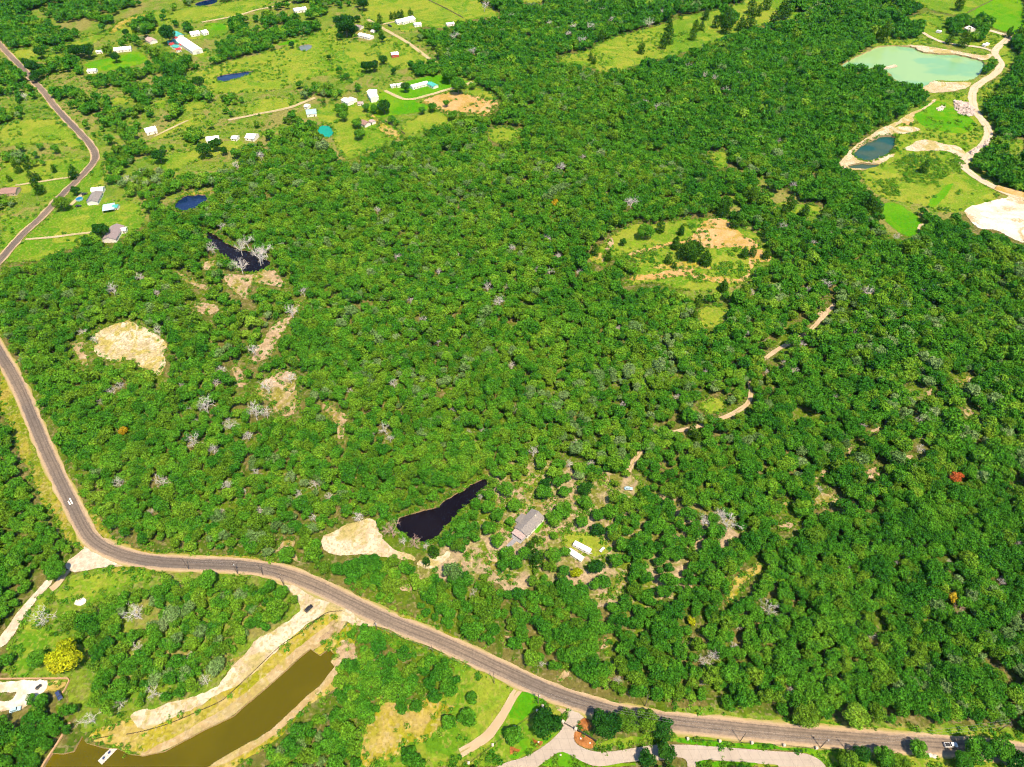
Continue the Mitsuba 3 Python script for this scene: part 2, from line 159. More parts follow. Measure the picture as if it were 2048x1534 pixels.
[(150.1,223.9),(156.3,228.6),(156.6,226.2),(150.9,221.6)],
[(-8.7,207.9),(-5.9,209.3),(-1.1,205.1),(-4.2,203.7),(-7.9,205.6)],
[(-29.5,187.7),(-24.9,187.7),(-19.4,193.8),(-17.7,190.3),(-23.3,185.1)],
[(43.9,167.5),(54.0,173.2),(55.2,183.9),(60.5,183.9),(57.6,174.2),(46.3,165.7)],
[(-57.9,173.2),(-51.9,174.2),(-51.4,169.4),(-56.8,171.3)],
[(-10.0,182.9),(-5.6,182.9),(0.7,177.0),(-1.1,175.1),(-8.2,180.0)],
[(-4.4,147.9),(-1.0,146.2),(-2.7,144.5)],
[(-126.5,194.6),(-121.4,201.9),(-117.2,199.8),(-117.7,194.1),(-110.5,189.9),(-112.7,187.9),(-122.3,194.1)],
[(16.7,116.8),(20.6,115.5),(25.0,112.6),(24.6,110.4),(21.6,108.9),(17.5,113.3)],
[(43.7,221.8),(46.3,222.8),(42.4,215.9),(41.0,218.8)],
[(427.5,722.9),(429.9,713.1),(426.9,705.9),(418.1,715.5)],
[(-90.1,145.3),(-82.3,153.1),(-80.0,156.6),(-81.6,158.4),(-86.9,154.8),(-94.2,145.3)],
[(-134.2,135.4),(-126.0,137.8),(-125.8,131.3),(-131.9,130.5)],
[(-84.4,145.3),(-76.0,144.5),(-73.8,136.2),(-79.9,133.7),(-81.3,128.2)]],
"sand":[[(-128.8,180.4),(-118.5,178.0),(-107.3,171.3),(-98.9,168.5),(-93.8,164.8),(-88.3,162.9),(-79.6,162.0),(-78.9,157.5),(-92.8,159.3),(-98.8,155.7),(-107.0,147.0),(-114.4,137.0),(-120.5,129.7),(-125.6,125.0),(-131.0,122.0),(-135.8,119.7),(-141.9,114.4),(-148.3,110.8),(-158.2,106.4),(-162.9,105.0),(-170.2,110.0),(-168.0,112.2),(-157.0,113.7),(-144.6,118.2),(-136.2,121.2),(-131.6,126.6),(-131.6,132.1),(-126.0,137.8),(-123.3,146.2),(-114.2,149.6),(-106.0,157.5),(-103.6,162.0),(-110.6,170.4),(-118.8,175.6),(-128.4,179.0)],
[(-87.7,163.8),(-78.6,160.2),(-65.8,154.0),(-66.4,152.2),(-79.2,154.0),(-86.4,156.6)],
[(-103.7,201.2),(-96.3,205.3),(-86.5,211.7),(-77.1,213.3),(-74.2,206.9),(-68.3,199.1),(-62.3,193.9),(-49.1,189.1),(-59.1,189.7),(-75.4,192.7),(-88.6,192.1),(-99.4,193.0)],
[(-51.6,187.9),(-38.2,189.9),(-33.0,194.1),(-34.5,188.9),(-43.1,183.9)],
[(-241.0,125.4),(-228.4,125.4),(-215.0,125.6),(-213.6,123.9),(-214.1,121.2),(-217.9,117.0),(-221.0,113.3),(-225.2,113.2),(-234.2,112.7),(-235.8,115.7),(-228.8,115.8),(-225.4,116.5),(-224.7,119.1),(-224.6,121.5),(-229.5,121.4),(-238.8,121.3)],
[(478.5,810.8),(497.4,831.2),(509.4,826.0),(525.6,826.0),(545.9,826.0),(536.7,810.8),(503.9,795.9),(479.1,793.5)],
[(402.1,540.2),(423.2,549.0),(449.4,557.9),(455.6,564.0),(469.7,561.0),(428.3,483.3),(419.3,493.6),(414.4,506.7),(399.7,506.7),(398.7,523.1)],
[(401.2,699.9),(413.0,708.3),(432.2,703.5),(430.2,696.3),(411.7,689.3),(401.2,689.3)],
[(393.9,655.6),(403.7,660.0),(421.4,677.8),(433.8,673.3),(441.1,664.4),(454.3,660.0),(454.3,642.8),(443.4,636.5),(438.3,651.3),(419.7,650.2),(399.3,649.2)],
[(322.2,628.2),(346.1,660.0),(369.5,682.4),(389.0,701.1),(403.3,710.7),(416.8,720.5),(431.6,735.5),(458.9,753.6),(480.6,777.8),(482.8,775.0),(458.9,750.9),(436.0,732.9),(429.9,713.1),(424.3,720.5),(401.7,701.1),(398.5,682.4),(387.8,687.0),(374.0,677.8),(356.0,662.2),(341.6,646.0),(338.8,636.5),(348.9,629.2),(358.9,632.3),(376.6,644.9),(382.7,642.8),(359.0,622.1),(336.8,609.1),(319.3,614.1)],
[(344.3,504.1),(351.8,514.9),(357.0,514.9),(349.9,506.7)],
[(564.6,1025.4),(578.5,1047.0),(580.2,1039.7),(566.0,1014.8)],
[(-219.3,164.8),(-216.5,166.2),(-214.0,164.3),(-216.8,162.9)],
[(499.6,945.3),(528.6,950.4),(565.7,932.9),(598.4,908.8),(617.4,920.7),(611.5,908.8),(592.1,891.3),(576.6,908.8),(526.3,923.7)]],
"gravel":[[(-228.5,198.2),(-228.9,194.1),(-234.5,186.4),(-231.3,182.4),(-225.8,180.9),(-213.8,184.2),(-187.4,185.4),(-188.7,188.9),(-201.4,188.9),(-218.4,195.1),(-226.2,200.3)],
[(-248.0,144.5),(-245.3,158.4),(-242.3,169.4),(-239.2,178.5),(-235.2,176.6),(-238.7,167.5),(-241.3,154.0),(-241.4,144.5),(-245.8,140.3)]],
"concrete":[[(23.8,114.5),(34.4,111.1),(31.7,109.5),(29.3,107.7),(28.1,104.9),(27.0,102.5),(26.9,100.1),(28.6,98.1),(32.6,96.3),(37.0,95.5),(43.3,95.7),(53.0,97.2),(61.4,98.4),(69.0,98.8),(71.1,92.6),(61.7,92.3),(52.3,91.9),(45.9,91.2),(39.6,90.0),(34.9,90.0),(30.4,91.4),(25.8,94.0),(22.5,95.5),(20.9,95.6),(18.7,94.9),(15.4,92.6),(11.0,89.9),(5.3,86.1),(-10.1,84.7),(-10.1,88.1),(-4.0,90.9),(-0.9,92.0),(3.8,92.9),(10.2,95.7),(16.3,99.5),(21.0,103.7),(22.7,106.1),(22.3,107.7),(24.1,108.0),(25.3,111.1)],
[(57.2,98.0),(73.0,98.7),(93.6,97.3),(113.3,95.8),(125.1,95.3),(129.4,93.8),(132.0,92.0),(133.5,89.1),(132.4,83.5),(111.5,83.5),(113.2,89.8),(112.7,90.7),(105.6,90.8),(103.3,91.4),(92.4,91.9),(79.1,92.8),(77.5,88.4),(74.3,88.4),(74.7,92.7),(70.9,93.7),(56.7,94.2)]],
"mulch":[[(27.1,103.1),(28.4,104.2),(36.7,99.5),(35.2,97.2),(32.6,96.6),(28.7,98.4),(26.9,100.4)],
[(8.7,101.9),(10.0,100.1),(14.4,99.8),(10.2,96.3)],
[(29.3,107.7),(31.7,109.5),(34.0,109.2),(35.2,104.9),(31.3,103.7),(29.1,104.9)],
[(-0.9,98.4),(1.0,97.2),(4.2,96.3),(-0.2,94.7),(-0.9,94.7)]]}
WATER={"canal":[(-96.2,141.1),(-91.0,137.8),(-87.6,141.1),(-83.1,137.8),(-85.6,135.0),(-83.0,132.5),(-88.2,123.5),(-94.1,118.2),(-100.2,110.8),(-106.2,104.3),(-114.7,99.4),(-124.0,93.3),(-129.4,89.7),(-147.6,77.9),(-204.0,77.9),(-198.8,89.7),(-198.2,95.3),(-192.9,95.0),(-189.0,96.0),(-188.0,102.2),(-185.3,99.4),(-177.0,97.4),(-170.2,97.0),(-164.1,94.7),(-158.8,94.2),(-149.8,95.9),(-135.0,104.9),(-123.8,110.6),(-121.0,114.3),(-110.0,125.7),(-101.2,136.0)],
"oxbow":[(-263.9,505.7),(-257.4,504.2),(-243.3,491.1),(-229.4,479.3),(-215.4,473.5),(-205.9,468.4),(-194.7,461.4),(-193.3,452.4),(-205.3,443.6),(-211.4,444.3),(-226.3,461.4),(-239.2,470.6),(-253.6,490.4)],
"bluepond":[(-303.8,544.5),(-301.7,561.0),(-282.0,567.7),(-275.6,554.9),(-281.8,543.1),(-293.0,535.6)],
"meadowpond":[(-355.3,833.8),(-353.8,845.9),(-341.2,852.3),(-324.3,858.8),(-312.2,860.5),(-323.7,841.6),(-343.4,825.0)],
"toppond":[(-474.6,1117.8),(-468.5,1138.4),(-446.7,1147.6),(-442.2,1124.3),(-462.3,1111.4)],
"tealpond":[(-205.2,694.0),(-204.9,710.3),(-193.6,708.3),(-185.5,694.0),(-189.6,678.1),(-195.7,682.0)],
"greypond":[(-278.5,932.9),(-279.3,948.5),(-264.4,952.9),(-261.1,939.1),(-267.6,925.6)],
"mainpond":[(-65.6,210.1),(-60.8,216.0),(-48.7,220.6),(-40.5,222.3),(-34.7,229.1),(-27.0,234.7),(-20.0,239.6),(-13.4,243.6),(-15.0,235.4),(-21.0,228.4),(-27.8,221.6),(-32.9,214.3),(-38.7,206.3),(-42.0,199.4),(-49.6,200.0),(-58.5,203.1)],
"quarry":[(408.8,879.9),(429.7,900.0),(450.2,920.7),(479.4,945.3),(503.8,950.4),(526.0,944.1),(527.1,925.6),(543.8,918.3),(564.1,919.5),(577.5,910.5),(591.4,898.8),(588.9,882.7),(568.9,852.3),(550.4,831.2),(526.8,828.6),(508.7,833.8),(492.9,820.9),(478.1,809.8),(472.2,814.8),(460.5,820.9),(456.6,836.4),(458.7,857.7),(449.3,871.5),(434.6,865.9),(420.8,868.7),(409.1,871.5)],
"pit":[(341.1,646.0),(356.3,664.4),(373.5,677.8),(388.0,687.5),(400.8,684.2),(395.4,673.3),(389.8,664.4),(383.4,654.6),(376.6,644.9),(359.9,632.3),(348.4,627.8),(341.1,633.4)],
"pit2":[(322.6,618.1),(341.0,626.2),(355.5,623.1),(358.6,621.1),(350.9,616.1),(337.8,612.1)]}
ROADS={"county_road":("asphalt",5.4,[(-411.9,434.4),(-413.4,444.3),(-413.8,460.0),(-415.2,498.7),(-411.6,529.8),(-412.1,566.9),(-409.7,589.1),(-409.3,617.3),(-411.4,636.8),(-425.7,659.4),(-448.4,686.5),(-485.1,727.5),(-514.8,762.5),(-544.9,801.4),(-567.8,826.5),(-605.0,871.8),(-639.9,910.4),(-665.4,940.6),(-709.4,991.7),(-761.8,1049.3)]),
"road":("asphalt",6.6,[(-388.9,385.7),(-355.1,349.4),(-326.7,319.5),(-296.7,281.7),(-266.8,245.4),(-246.2,221.9),(-236.3,210.4),(-227.8,201.6),(-216.5,194.8),(-201.7,189.7),(-188.2,187.3),(-169.9,186.1),(-142.6,185.3),(-124.1,182.4),(-104.8,176.1),(-81.9,164.8),(-60.7,154.5),(-34.9,144.7),(-9.9,133.1),(14.0,122.1),(29.2,116.6),(40.4,113.3),(50.4,110.6),(71.7,107.4),(94.1,105.3),(123.4,102.4),(145.2,100.8),(167.0,99.2),(188.7,98.2),(220.0,94.8),(234.6,93.2)]),
"haul_road":("sandroad",9,[(653.8,1007.9),(666.3,990.8),(670.5,978.8),(620.5,926.8),(614.3,897.0),(605.3,874.3),(582.8,847.0),(551.6,820.9),(534.3,800.8),(518.0,767.4),(508.6,735.9),(505.2,706.2),(495.5,682.0),(476.8,659.0),(454.2,640.5),(439.4,622.8),(437.6,612.5),(442.8,589.2),(450.9,573.3),(460.3,561.0)]),
"haul_road_001":("sandroad",6,[(670.5,978.8),(683.1,967.7),(690.4,958.0)]),
"haul_road_002":("sandroad",6,[(619.4,926.8),(613.8,940.3),(575.1,953.5),(564.0,969.6),(559.9,997.6)]),
"farm_lane":("lane",6,[(-204.8,1050.6),(-172.0,1004.4),(-141.8,964.4),(-119.9,926.8),(-94.4,882.7)]),
"farm_lane_001":("lane",4,[(-198.5,1024.0),(-186.7,1027.0),(-174.4,1034.7),(-162.2,1044.0),(-150.9,1045.5)]),
"farm_lane_002":("lane",5,[(-147.6,800.8),(-133.9,786.3),(-118.6,772.1),(-96.6,786.3),(-72.4,805.8),(-56.9,815.8),(-47.2,826.0)]),
"farm_lane_003":("lane",5,[(-305.9,721.8),(-293.1,729.1),(-279.2,736.6),(-260.0,745.4),(-245.8,754.3),(-237.2,764.8),(-224.0,780.8)]),
"farm_lane_004":("lane",5,[(-436.8,1039.7),(-412.2,1054.3),(-391.7,1067.8),(-378.1,1090.8),(-352.4,1108.2),(-331.7,1128.4)]),
"farm_lane_005":("lane",3,[(-408.6,491.0),(-388.5,494.1),(-371.7,498.3),(-357.3,501.9)]),
"farm_lane_006":("lane",3,[(-463.7,581.2),(-442.0,589.2),(-416.7,597.4)]),
"farm_lane_007":("lane",3,[(-371.6,682.0),(-360.9,702.1),(-349.1,720.8)]),
"farm_lane_008":("lane",4,[(-396.1,544.6),(-395.0,554.8),(-394.2,567.8)]),
"dirt_track":("dirtroad",3.0,[(242.4,404.6),(230.1,390.4),(215.2,375.0),(202.1,363.8),(186.0,353.9),(177.0,346.8),(160.0,330.7),(156.8,317.7),(155.6,308.2),(151.7,301.4),(143.5,294.6),(133.5,288.8),(120.6,283.7),(110.3,280.2),(100.3,277.4),(93.4,273.9),(79.5,265.0),(73.2,255.8),(68.0,246.9)]),
"dirt_track_001":("dirtroad",4,[(3.3,122.3),(0.6,118.5),(-3.3,111.5),(-7.7,105.0),(-11.4,100.8),(-22.3,95.3)]),
"dirt_track_002":("dirtroad",4,[(-231.3,182.4),(-232.3,174.2),(-234.5,171.3)])}
OPEN=[([(-393.2,382.4),(-394.2,385.8),(-392.9,389.2),(-389.8,390.9),(-386.3,390.2),(-365.2,368.5),(-366.7,371.2),(-360.1,364.8),(-344.1,345.9),(-317.2,317.6),(-288.0,280.6),(-242.2,226.3),(-239.8,223.6),(-237.3,223.6),(-224.2,208.9),(-211.0,199.3),(-197.2,194.6),(-181.0,192.5),(-153.6,192.0),(-122.5,187.4),(-102.7,180.9),(-75.2,167.5),(-32.7,149.5),(16.0,127.0),(21.0,125.2),(21.2,127.4),(26.2,131.3),(27.3,128.9),(26.7,126.1),(24.2,124.0),(51.5,115.8),(72.4,112.7),(161.8,105.0),(184.7,105.7),(199.1,104.3),(211.1,105.7),(223.6,101.5),(222.7,99.9),(237.2,97.9),(239.7,94.7),(239.5,91.2),(237.1,88.5),(231.0,86.5),(216.1,88.0),(213.2,86.0),(133.2,87.6),(132.4,83.5),(130.2,81.5),(109.2,81.5),(110.9,87.4),(76.8,87.8),(75.3,86.4),(72.1,86.4),(72.5,90.7),(70.6,91.2),(52.6,89.8),(52.0,87.7),(10.2,87.7),(4.7,84.0),(-10.7,82.6),(-10.2,87.5),(-70.0,87.3),(-70.7,89.7),(-64.8,98.7),(-66.7,106.4),(-61.0,114.4),(-53.8,118.2),(-44.0,113.7),(-39.2,119.7),(-29.9,120.4),(-26.4,129.7),(-33.5,133.8),(-55.1,137.9),(-58.9,142.1),(-69.9,149.5),(-75.3,150.2),(-71.8,145.3),(-73.6,138.9),(-72.1,133.1),(-76.8,131.1),(-77.4,120.9),(-94.7,106.7),(-95.4,103.1),(-104.6,94.8),(-114.1,89.4),(-117.3,82.9),(-134.4,82.9),(-144.9,76.0),(-201.4,76.0),(-204.0,77.9),(-198.8,89.7),(-198.2,95.3),(-196.4,95.2),(-198.6,96.0),(-196.1,110.0),(-193.4,108.8),(-198.2,118.4),(-197.8,113.0),(-201.4,113.6),(-206.3,116.3),(-207.1,118.7),(-209.1,118.8),(-218.0,109.8),(-229.2,110.1),(-234.2,112.7),(-235.8,115.7),(-231.8,115.7),(-233.3,118.6),(-238.8,121.3),(-241.0,125.4),(-237.0,125.4),(-237.7,126.8),(-227.5,127.1),(-229.8,128.2),(-235.2,140.3),(-236.2,141.0),(-240.5,136.8),(-245.8,140.3),(-248.0,144.5),(-245.3,158.4),(-239.2,178.5),(-233.4,175.2),(-232.1,183.4),(-234.5,186.4),(-229.8,192.8),(-238.6,199.3),(-268.6,228.6),(-282.0,245.6),(-296.2,259.7),(-303.8,270.5),(-328.4,299.1),(-345.9,332.1)],[[(-230.0,151.7),(-211.7,146.2),(-206.7,143.0),(-204.0,138.8),(-213.9,135.4),(-221.6,134.6),(-220.3,126.8),(-204.8,126.8),(-200.5,124.1),(-203.0,131.3),(-196.4,128.2),(-192.1,125.6),(-190.2,114.1),(-183.3,104.8),(-171.7,110.0),(-168.3,108.1),(-170.2,110.0),(-168.0,112.2),(-157.0,113.7),(-136.2,121.2),(-131.6,126.6),(-131.6,130.3),(-134.2,135.4),(-126.0,137.8),(-123.3,146.2),(-114.2,149.6),(-106.0,157.5),(-103.6,162.0),(-108.0,167.3),(-114.4,171.4),(-123.4,174.3),(-140.9,177.1),(-181.7,178.4),(-181.8,174.2),(-196.2,170.4),(-204.0,160.0),(-212.0,159.3),(-216.8,161.9),(-225.2,162.2)],[(55.5,102.6),(34.4,107.6),(34.5,102.6),(32.4,101.9),(35.6,100.1)]]),
([(-401.2,425.5),(-403.9,423.1),(-407.5,423.3),(-416.2,432.4),(-418.0,444.1),(-418.8,469.5),(-440.0,509.4),(-439.1,510.0),(-441.4,512.1),(-450.2,528.7),(-441.2,528.7),(-421.1,521.6),(-418.8,523.1),(-416.5,544.2),(-429.3,553.9),(-445.1,557.0),(-467.4,566.4),(-477.2,579.6),(-505.7,633.4),(-481.8,626.3),(-466.7,626.3),(-451.6,633.4),(-424.5,636.9),(-415.4,629.5),(-415.7,633.1),(-444.2,647.6),(-465.3,655.3),(-484.3,647.6),(-508.4,643.9),(-519.3,659.0),(-544.4,706.2),(-523.7,723.0),(-501.7,727.2),(-488.7,716.9),(-540.0,785.9),(-562.2,810.2),(-597.2,850.9),(-605.3,861.9),(-633.7,893.3),(-701.8,973.1),(-754.1,1030.5),(-766.1,1047.3),(-766.2,1050.9),(-764.2,1053.3),(-761.1,1053.9),(-758.3,1052.4),(-705.8,994.8),(-647.8,927.0),(-627.7,939.1),(-595.8,914.7),(-569.6,914.7),(-571.8,911.4),(-567.3,911.4),(-569.6,908.1),(-565.1,908.1),(-567.4,904.7),(-562.9,904.7),(-565.2,901.4),(-560.7,901.4),(-562.9,898.1),(-558.4,898.1),(-560.7,894.8),(-556.2,894.8),(-574.1,868.5),(-601.5,874.9),(-564.2,829.5),(-541.2,804.3),(-511.1,765.5),(-422.0,662.3),(-396.2,620.9),(-396.1,621.9),(-373.7,572.8),(-366.9,580.4),(-366.9,575.1),(-364.8,577.3),(-364.8,572.0),(-362.8,574.3),(-362.8,568.9),(-360.7,571.2),(-360.7,565.9),(-358.7,568.2),(-358.6,553.7),(-341.5,554.9),(-306.9,506.1),(-321.3,479.5),(-340.4,476.9),(-369.3,459.4),(-376.9,446.4),(-402.4,446.4)],[[(-397.4,554.9),(-400.4,562.9),(-400.8,543.1)]]),
([(-376.8,671.3),(-396.0,712.2),(-380.0,717.0),(-369.2,695.0),(-355.0,727.2),(-353.5,728.3),(-359.4,740.3),(-367.0,762.8),(-346.9,772.1),(-339.2,755.5),(-331.9,732.6),(-332.9,732.2),(-332.4,729.5),(-331.7,730.0),(-329.9,724.3),(-329.1,724.8),(-324.6,699.0),(-348.9,674.5),(-359.6,654.9),(-366.6,654.9),(-366.1,657.5),(-367.9,657.5),(-367.3,660.0),(-369.2,660.0),(-368.6,662.6),(-370.5,662.6),(-369.9,665.2),(-371.7,665.2),(-371.2,667.8),(-373.0,667.8),(-372.5,670.4)],[]),
([(-387.9,732.5),(-396.5,749.2),(-405.0,772.1),(-392.9,781.5),(-384.2,764.8),(-376.2,737.0)],[]),
([(-437.0,743.6),(-457.3,776.8),(-439.7,786.3),(-426.4,767.4),(-416.8,750.5)],[]),
([(-516.8,855.0),(-526.1,866.1),(-525.2,866.6),(-527.9,869.3),(-527.0,869.9),(-531.5,875.8),(-530.6,876.3),(-535.1,882.3),(-534.2,882.8),(-536.9,885.5),(-502.8,906.6),(-525.2,946.2),(-501.4,956.3),(-487.9,930.8),(-486.9,932.9),(-455.7,897.0),(-444.9,877.6),(-455.5,860.4),(-480.3,838.3),(-495.4,842.9),(-492.1,833.4),(-505.8,836.1)],[]),
([(-399.1,888.7),(-405.1,903.0),(-430.6,905.4),(-467.9,974.6),(-470.2,973.1),(-458.4,945.2),(-463.7,934.9),(-486.3,960.9),(-485.3,962.1),(-486.1,963.0),(-488.5,961.5),(-524.1,975.0),(-532.5,961.5),(-536.7,967.0),(-538.6,936.9),(-548.3,918.0),(-563.4,911.8),(-586.6,951.6),(-565.2,990.8),(-550.4,990.8),(-554.1,997.6),(-558.4,1054.3),(-518.8,1092.4),(-493.3,1076.9),(-484.1,1108.2),(-470.0,1108.2),(-469.2,1110.8),(-472.5,1112.5),(-471.4,1116.1),(-474.6,1117.8),(-468.5,1138.4),(-446.7,1147.6),(-441.3,1131.3),(-440.3,1131.7),(-439.1,1126.0),(-438.1,1126.4),(-435.8,1114.7),(-414.9,1140.9),(-350.1,1140.9),(-352.4,1136.9),(-348.5,1136.9),(-350.9,1132.9),(-347.0,1132.9),(-349.3,1128.9),(-345.4,1128.9),(-347.8,1125.0),(-343.9,1125.0),(-346.2,1121.0),(-343.3,1121.0),(-331.7,1131.2),(-329.2,1129.7),(-326.4,1120.5),(-328.1,1116.7),(-304.3,1120.3),(-297.5,1096.2),(-288.3,1052.9),(-313.1,1052.9),(-330.8,1114.0),(-347.8,1097.4),(-355.2,1092.4),(-382.7,1045.5),(-398.2,1033.9),(-374.5,975.7),(-394.2,949.0),(-410.1,949.0),(-401.0,936.2),(-401.8,935.5),(-399.0,930.6),(-391.3,932.9),(-382.6,912.8),(-375.4,882.8)],[[(-458.7,1001.1),(-457.6,1002.8),(-461.0,1006.6),(-453.9,1017.3),(-473.0,1028.7),(-462.5,999.1),(-456.0,996.1),(-455.2,997.3)]]),
([(-300.3,357.3),(-284.2,336.9),(-281.3,326.8),(-286.9,329.1),(-310.0,359.6),(-305.3,361.4)],[]),
([(-246.9,328.3),(-251.9,335.0),(-258.9,335.6),(-263.2,332.8),(-272.4,334.4),(-285.7,344.8),(-291.5,352.6),(-293.4,359.6),(-299.0,369.9),(-292.4,377.9),(-282.4,385.5),(-266.4,377.9),(-257.8,372.3),(-247.1,365.0),(-242.8,359.6),(-236.9,351.8),(-234.7,340.1),(-231.5,334.4),(-229.4,324.4),(-229.6,318.5),(-233.2,320.1),(-239.9,326.1)],[]),
([(-236.8,395.8),(-241.7,404.6),(-230.8,406.6),(-215.5,398.4),(-216.1,397.8),(-212.2,392.6),(-212.0,390.5),(-210.5,389.7),(-220.1,379.7)],[]),
([(-267.5,444.3),(-266.1,443.5),(-268.4,445.9),(-234.9,425.7),(-229.5,416.3),(-230.1,412.0),(-245.4,418.5),(-263.0,436.4),(-261.5,435.6)],[]),
([(-239.3,435.9),(-249.8,457.5),(-240.2,462.3),(-234.9,452.4),(-233.3,442.9)],[]),
([(-257.4,504.2),(-229.4,479.3),(-215.4,473.5),(-194.7,461.4),(-190.5,452.6),(-189.8,447.8),(-173.4,425.7),(-169.0,416.3),(-185.4,418.4),(-199.9,422.9),(-194.2,397.1),(-219.2,420.6),(-223.7,430.1),(-226.3,443.6),(-210.4,439.1),(-222.1,452.6),(-235.0,461.8),(-259.7,496.9),(-263.9,505.7)],[]),
([(-302.2,560.9),(-305.4,567.1),(-277.4,573.3),(-271.1,560.9),(-269.2,554.7),(-274.6,553.4),(-270.2,544.6),(-276.4,532.7),(-287.6,525.2),(-298.3,534.2),(-303.8,544.5)],[]),
([(-369.3,631.0),(-366.4,631.9),(-370.5,633.4),(-339.2,640.5),(-316.7,655.2),(-310.5,662.7),(-322.4,691.2),(-305.7,693.5),(-296.8,671.4),(-288.1,672.6),(-295.8,691.2),(-266.4,695.8),(-260.3,680.8),(-255.0,660.5),(-270.4,660.5),(-265.2,648.7),(-278.2,633.8),(-312.7,608.7),(-315.1,591.6),(-324.5,595.0),(-344.1,612.2),(-363.6,619.3),(-360.6,620.2),(-364.7,621.6),(-361.8,622.5),(-365.9,624.0),(-362.9,624.9),(-367.0,626.3),(-364.1,627.2),(-368.2,628.7),(-365.2,629.5)],[]),
([(-304.0,713.4),(-306.1,715.0),(-308.6,721.2),(-308.2,723.3),(-292.5,732.6),(-298.3,741.6),(-304.3,758.2),(-282.0,779.3),(-289.0,776.5),(-340.9,771.7),(-350.7,796.4),(-385.3,827.5),(-384.3,829.0),(-386.3,830.8),(-385.3,832.2),(-387.3,834.0),(-386.3,835.4),(-388.3,837.3),(-387.4,838.7),(-389.4,840.5),(-388.4,841.9),(-391.4,847.0),(-380.1,863.2),(-340.8,902.9),(-307.6,926.8),(-303.8,932.4),(-307.9,931.3),(-304.9,935.9),(-309.0,934.8),(-306.0,939.3),(-310.1,938.3),(-307.0,942.8),(-311.1,941.8),(-308.1,946.3),(-312.2,945.3),(-297.2,967.7),(-281.9,970.9),(-282.9,967.0),(-280.8,967.4),(-281.8,963.5),(-280.8,963.7),(-257.7,1011.3),(-225.8,1025.4),(-219.7,1005.9),(-211.9,959.4),(-205.5,964.4),(-185.5,951.6),(-183.8,947.0),(-166.0,984.9),(-188.4,1015.8),(-196.9,1013.7),(-199.0,1014.8),(-200.8,1024.1),(-198.4,1026.4),(-220.7,1068.5),(-223.5,1092.4),(-215.5,1157.8),(-58.3,1157.8),(-41.2,1108.2),(-18.0,1080.7),(-15.2,1056.9),(-17.4,1034.2),(-44.2,1034.2),(-74.6,1008.6),(-96.9,987.5),(-121.9,1001.5),(-137.2,966.9),(-150.7,981.7),(-139.0,966.1),(-91.4,884.1),(-90.3,874.8),(-91.6,873.0),(-94.0,872.4),(-92.5,869.8),(-94.9,871.4),(-92.0,866.4),(-94.4,868.0),(-90.9,859.7),(-116.0,876.9),(-127.4,843.0),(-142.8,848.5),(-153.3,861.9),(-150.1,849.1),(-180.4,827.4),(-182.3,801.3),(-202.6,801.3),(-206.6,820.3),(-220.8,832.9),(-250.2,806.6),(-263.7,786.4),(-276.2,781.5),(-252.3,781.5),(-245.3,759.4),(-243.8,761.2),(-244.3,762.1),(-242.8,762.4),(-226.0,782.8),(-223.0,783.4),(-221.5,781.8),(-219.5,774.2),(-226.1,765.6),(-216.9,767.4),(-213.7,755.2),(-198.9,767.4),(-193.4,750.4),(-189.2,763.6),(-193.8,774.7),(-193.0,774.7),(-197.8,791.7),(-179.1,791.7),(-165.4,772.6),(-166.4,771.2),(-164.4,768.4),(-165.4,766.9),(-162.5,760.0),(-160.2,768.6),(-170.8,813.3),(-155.6,809.0),(-152.5,792.5),(-149.8,798.1),(-149.7,802.7),(-147.2,803.6),(-120.9,831.2),(-87.8,852.3),(-55.6,831.2),(-51.8,825.2),(-48.4,828.6),(-45.1,827.8),(-44.1,819.1),(-48.7,813.6),(-47.6,809.2),(-32.4,805.8),(-12.1,772.1),(-14.1,772.7),(-12.0,769.2),(-14.0,769.8),(-11.8,766.3),(-13.9,766.9),(-11.7,763.4),(-13.7,764.0),(-11.6,760.5),(-13.6,761.2),(-11.5,757.6),(-13.5,758.3),(-11.3,754.7),(-12.8,755.2),(-23.4,712.7),(-57.9,730.2),(-68.1,713.2),(-66.3,698.8),(-85.8,690.5),(-98.3,670.3),(-109.9,677.2),(-107.5,670.7),(-156.0,618.7),(-154.1,607.4),(-159.2,615.6),(-160.3,614.5),(-179.1,647.3),(-183.2,662.7),(-184.0,672.4),(-186.0,665.1),(-192.0,669.0),(-201.6,680.9),(-205.2,694.0),(-205.0,704.0),(-208.8,707.5),(-209.0,709.4),(-221.4,712.8),(-239.4,745.8),(-238.5,746.0),(-240.0,748.7),(-243.0,745.7),(-240.8,732.6),(-278.4,710.7),(-286.2,722.8)],[[(-116.4,692.3),(-119.2,710.3),(-110.2,721.3),(-134.2,713.5)]]),
([(-210.5,991.0),(-219.6,1040.9),(-209.4,1034.7),(-204.7,1012.2),(-204.0,999.7),(-188.5,990.1),(-184.2,968.4),(-182.7,951.4),(-204.1,968.4),(-209.0,991.0)],[]),
([(-123.9,190.3),(-126.5,194.6),(-121.4,201.9),(-117.2,199.8),(-114.6,195.5),(-114.9,192.4),(-110.5,189.9),(-107.8,185.7),(-110.1,183.6),(-119.7,189.8)],[]),
([(-121.0,294.3),(-123.4,300.6),(-113.2,299.1),(-103.0,290.2),(-100.6,283.9),(-102.8,278.1),(-100.6,265.5),(-104.7,264.8),(-107.1,271.1),(-108.3,280.1)],[]),
([(-149.4,287.8),(-153.3,298.3),(-159.8,298.3),(-168.2,316.1),(-160.6,330.7),(-144.8,332.3),(-141.5,325.5),(-136.9,299.9),(-133.1,287.8),(-137.7,284.1)],[]),
([(-189.2,328.5),(-193.2,335.7),(-183.9,335.7),(-170.3,310.5),(-175.1,307.4),(-182.3,321.6)],[]),
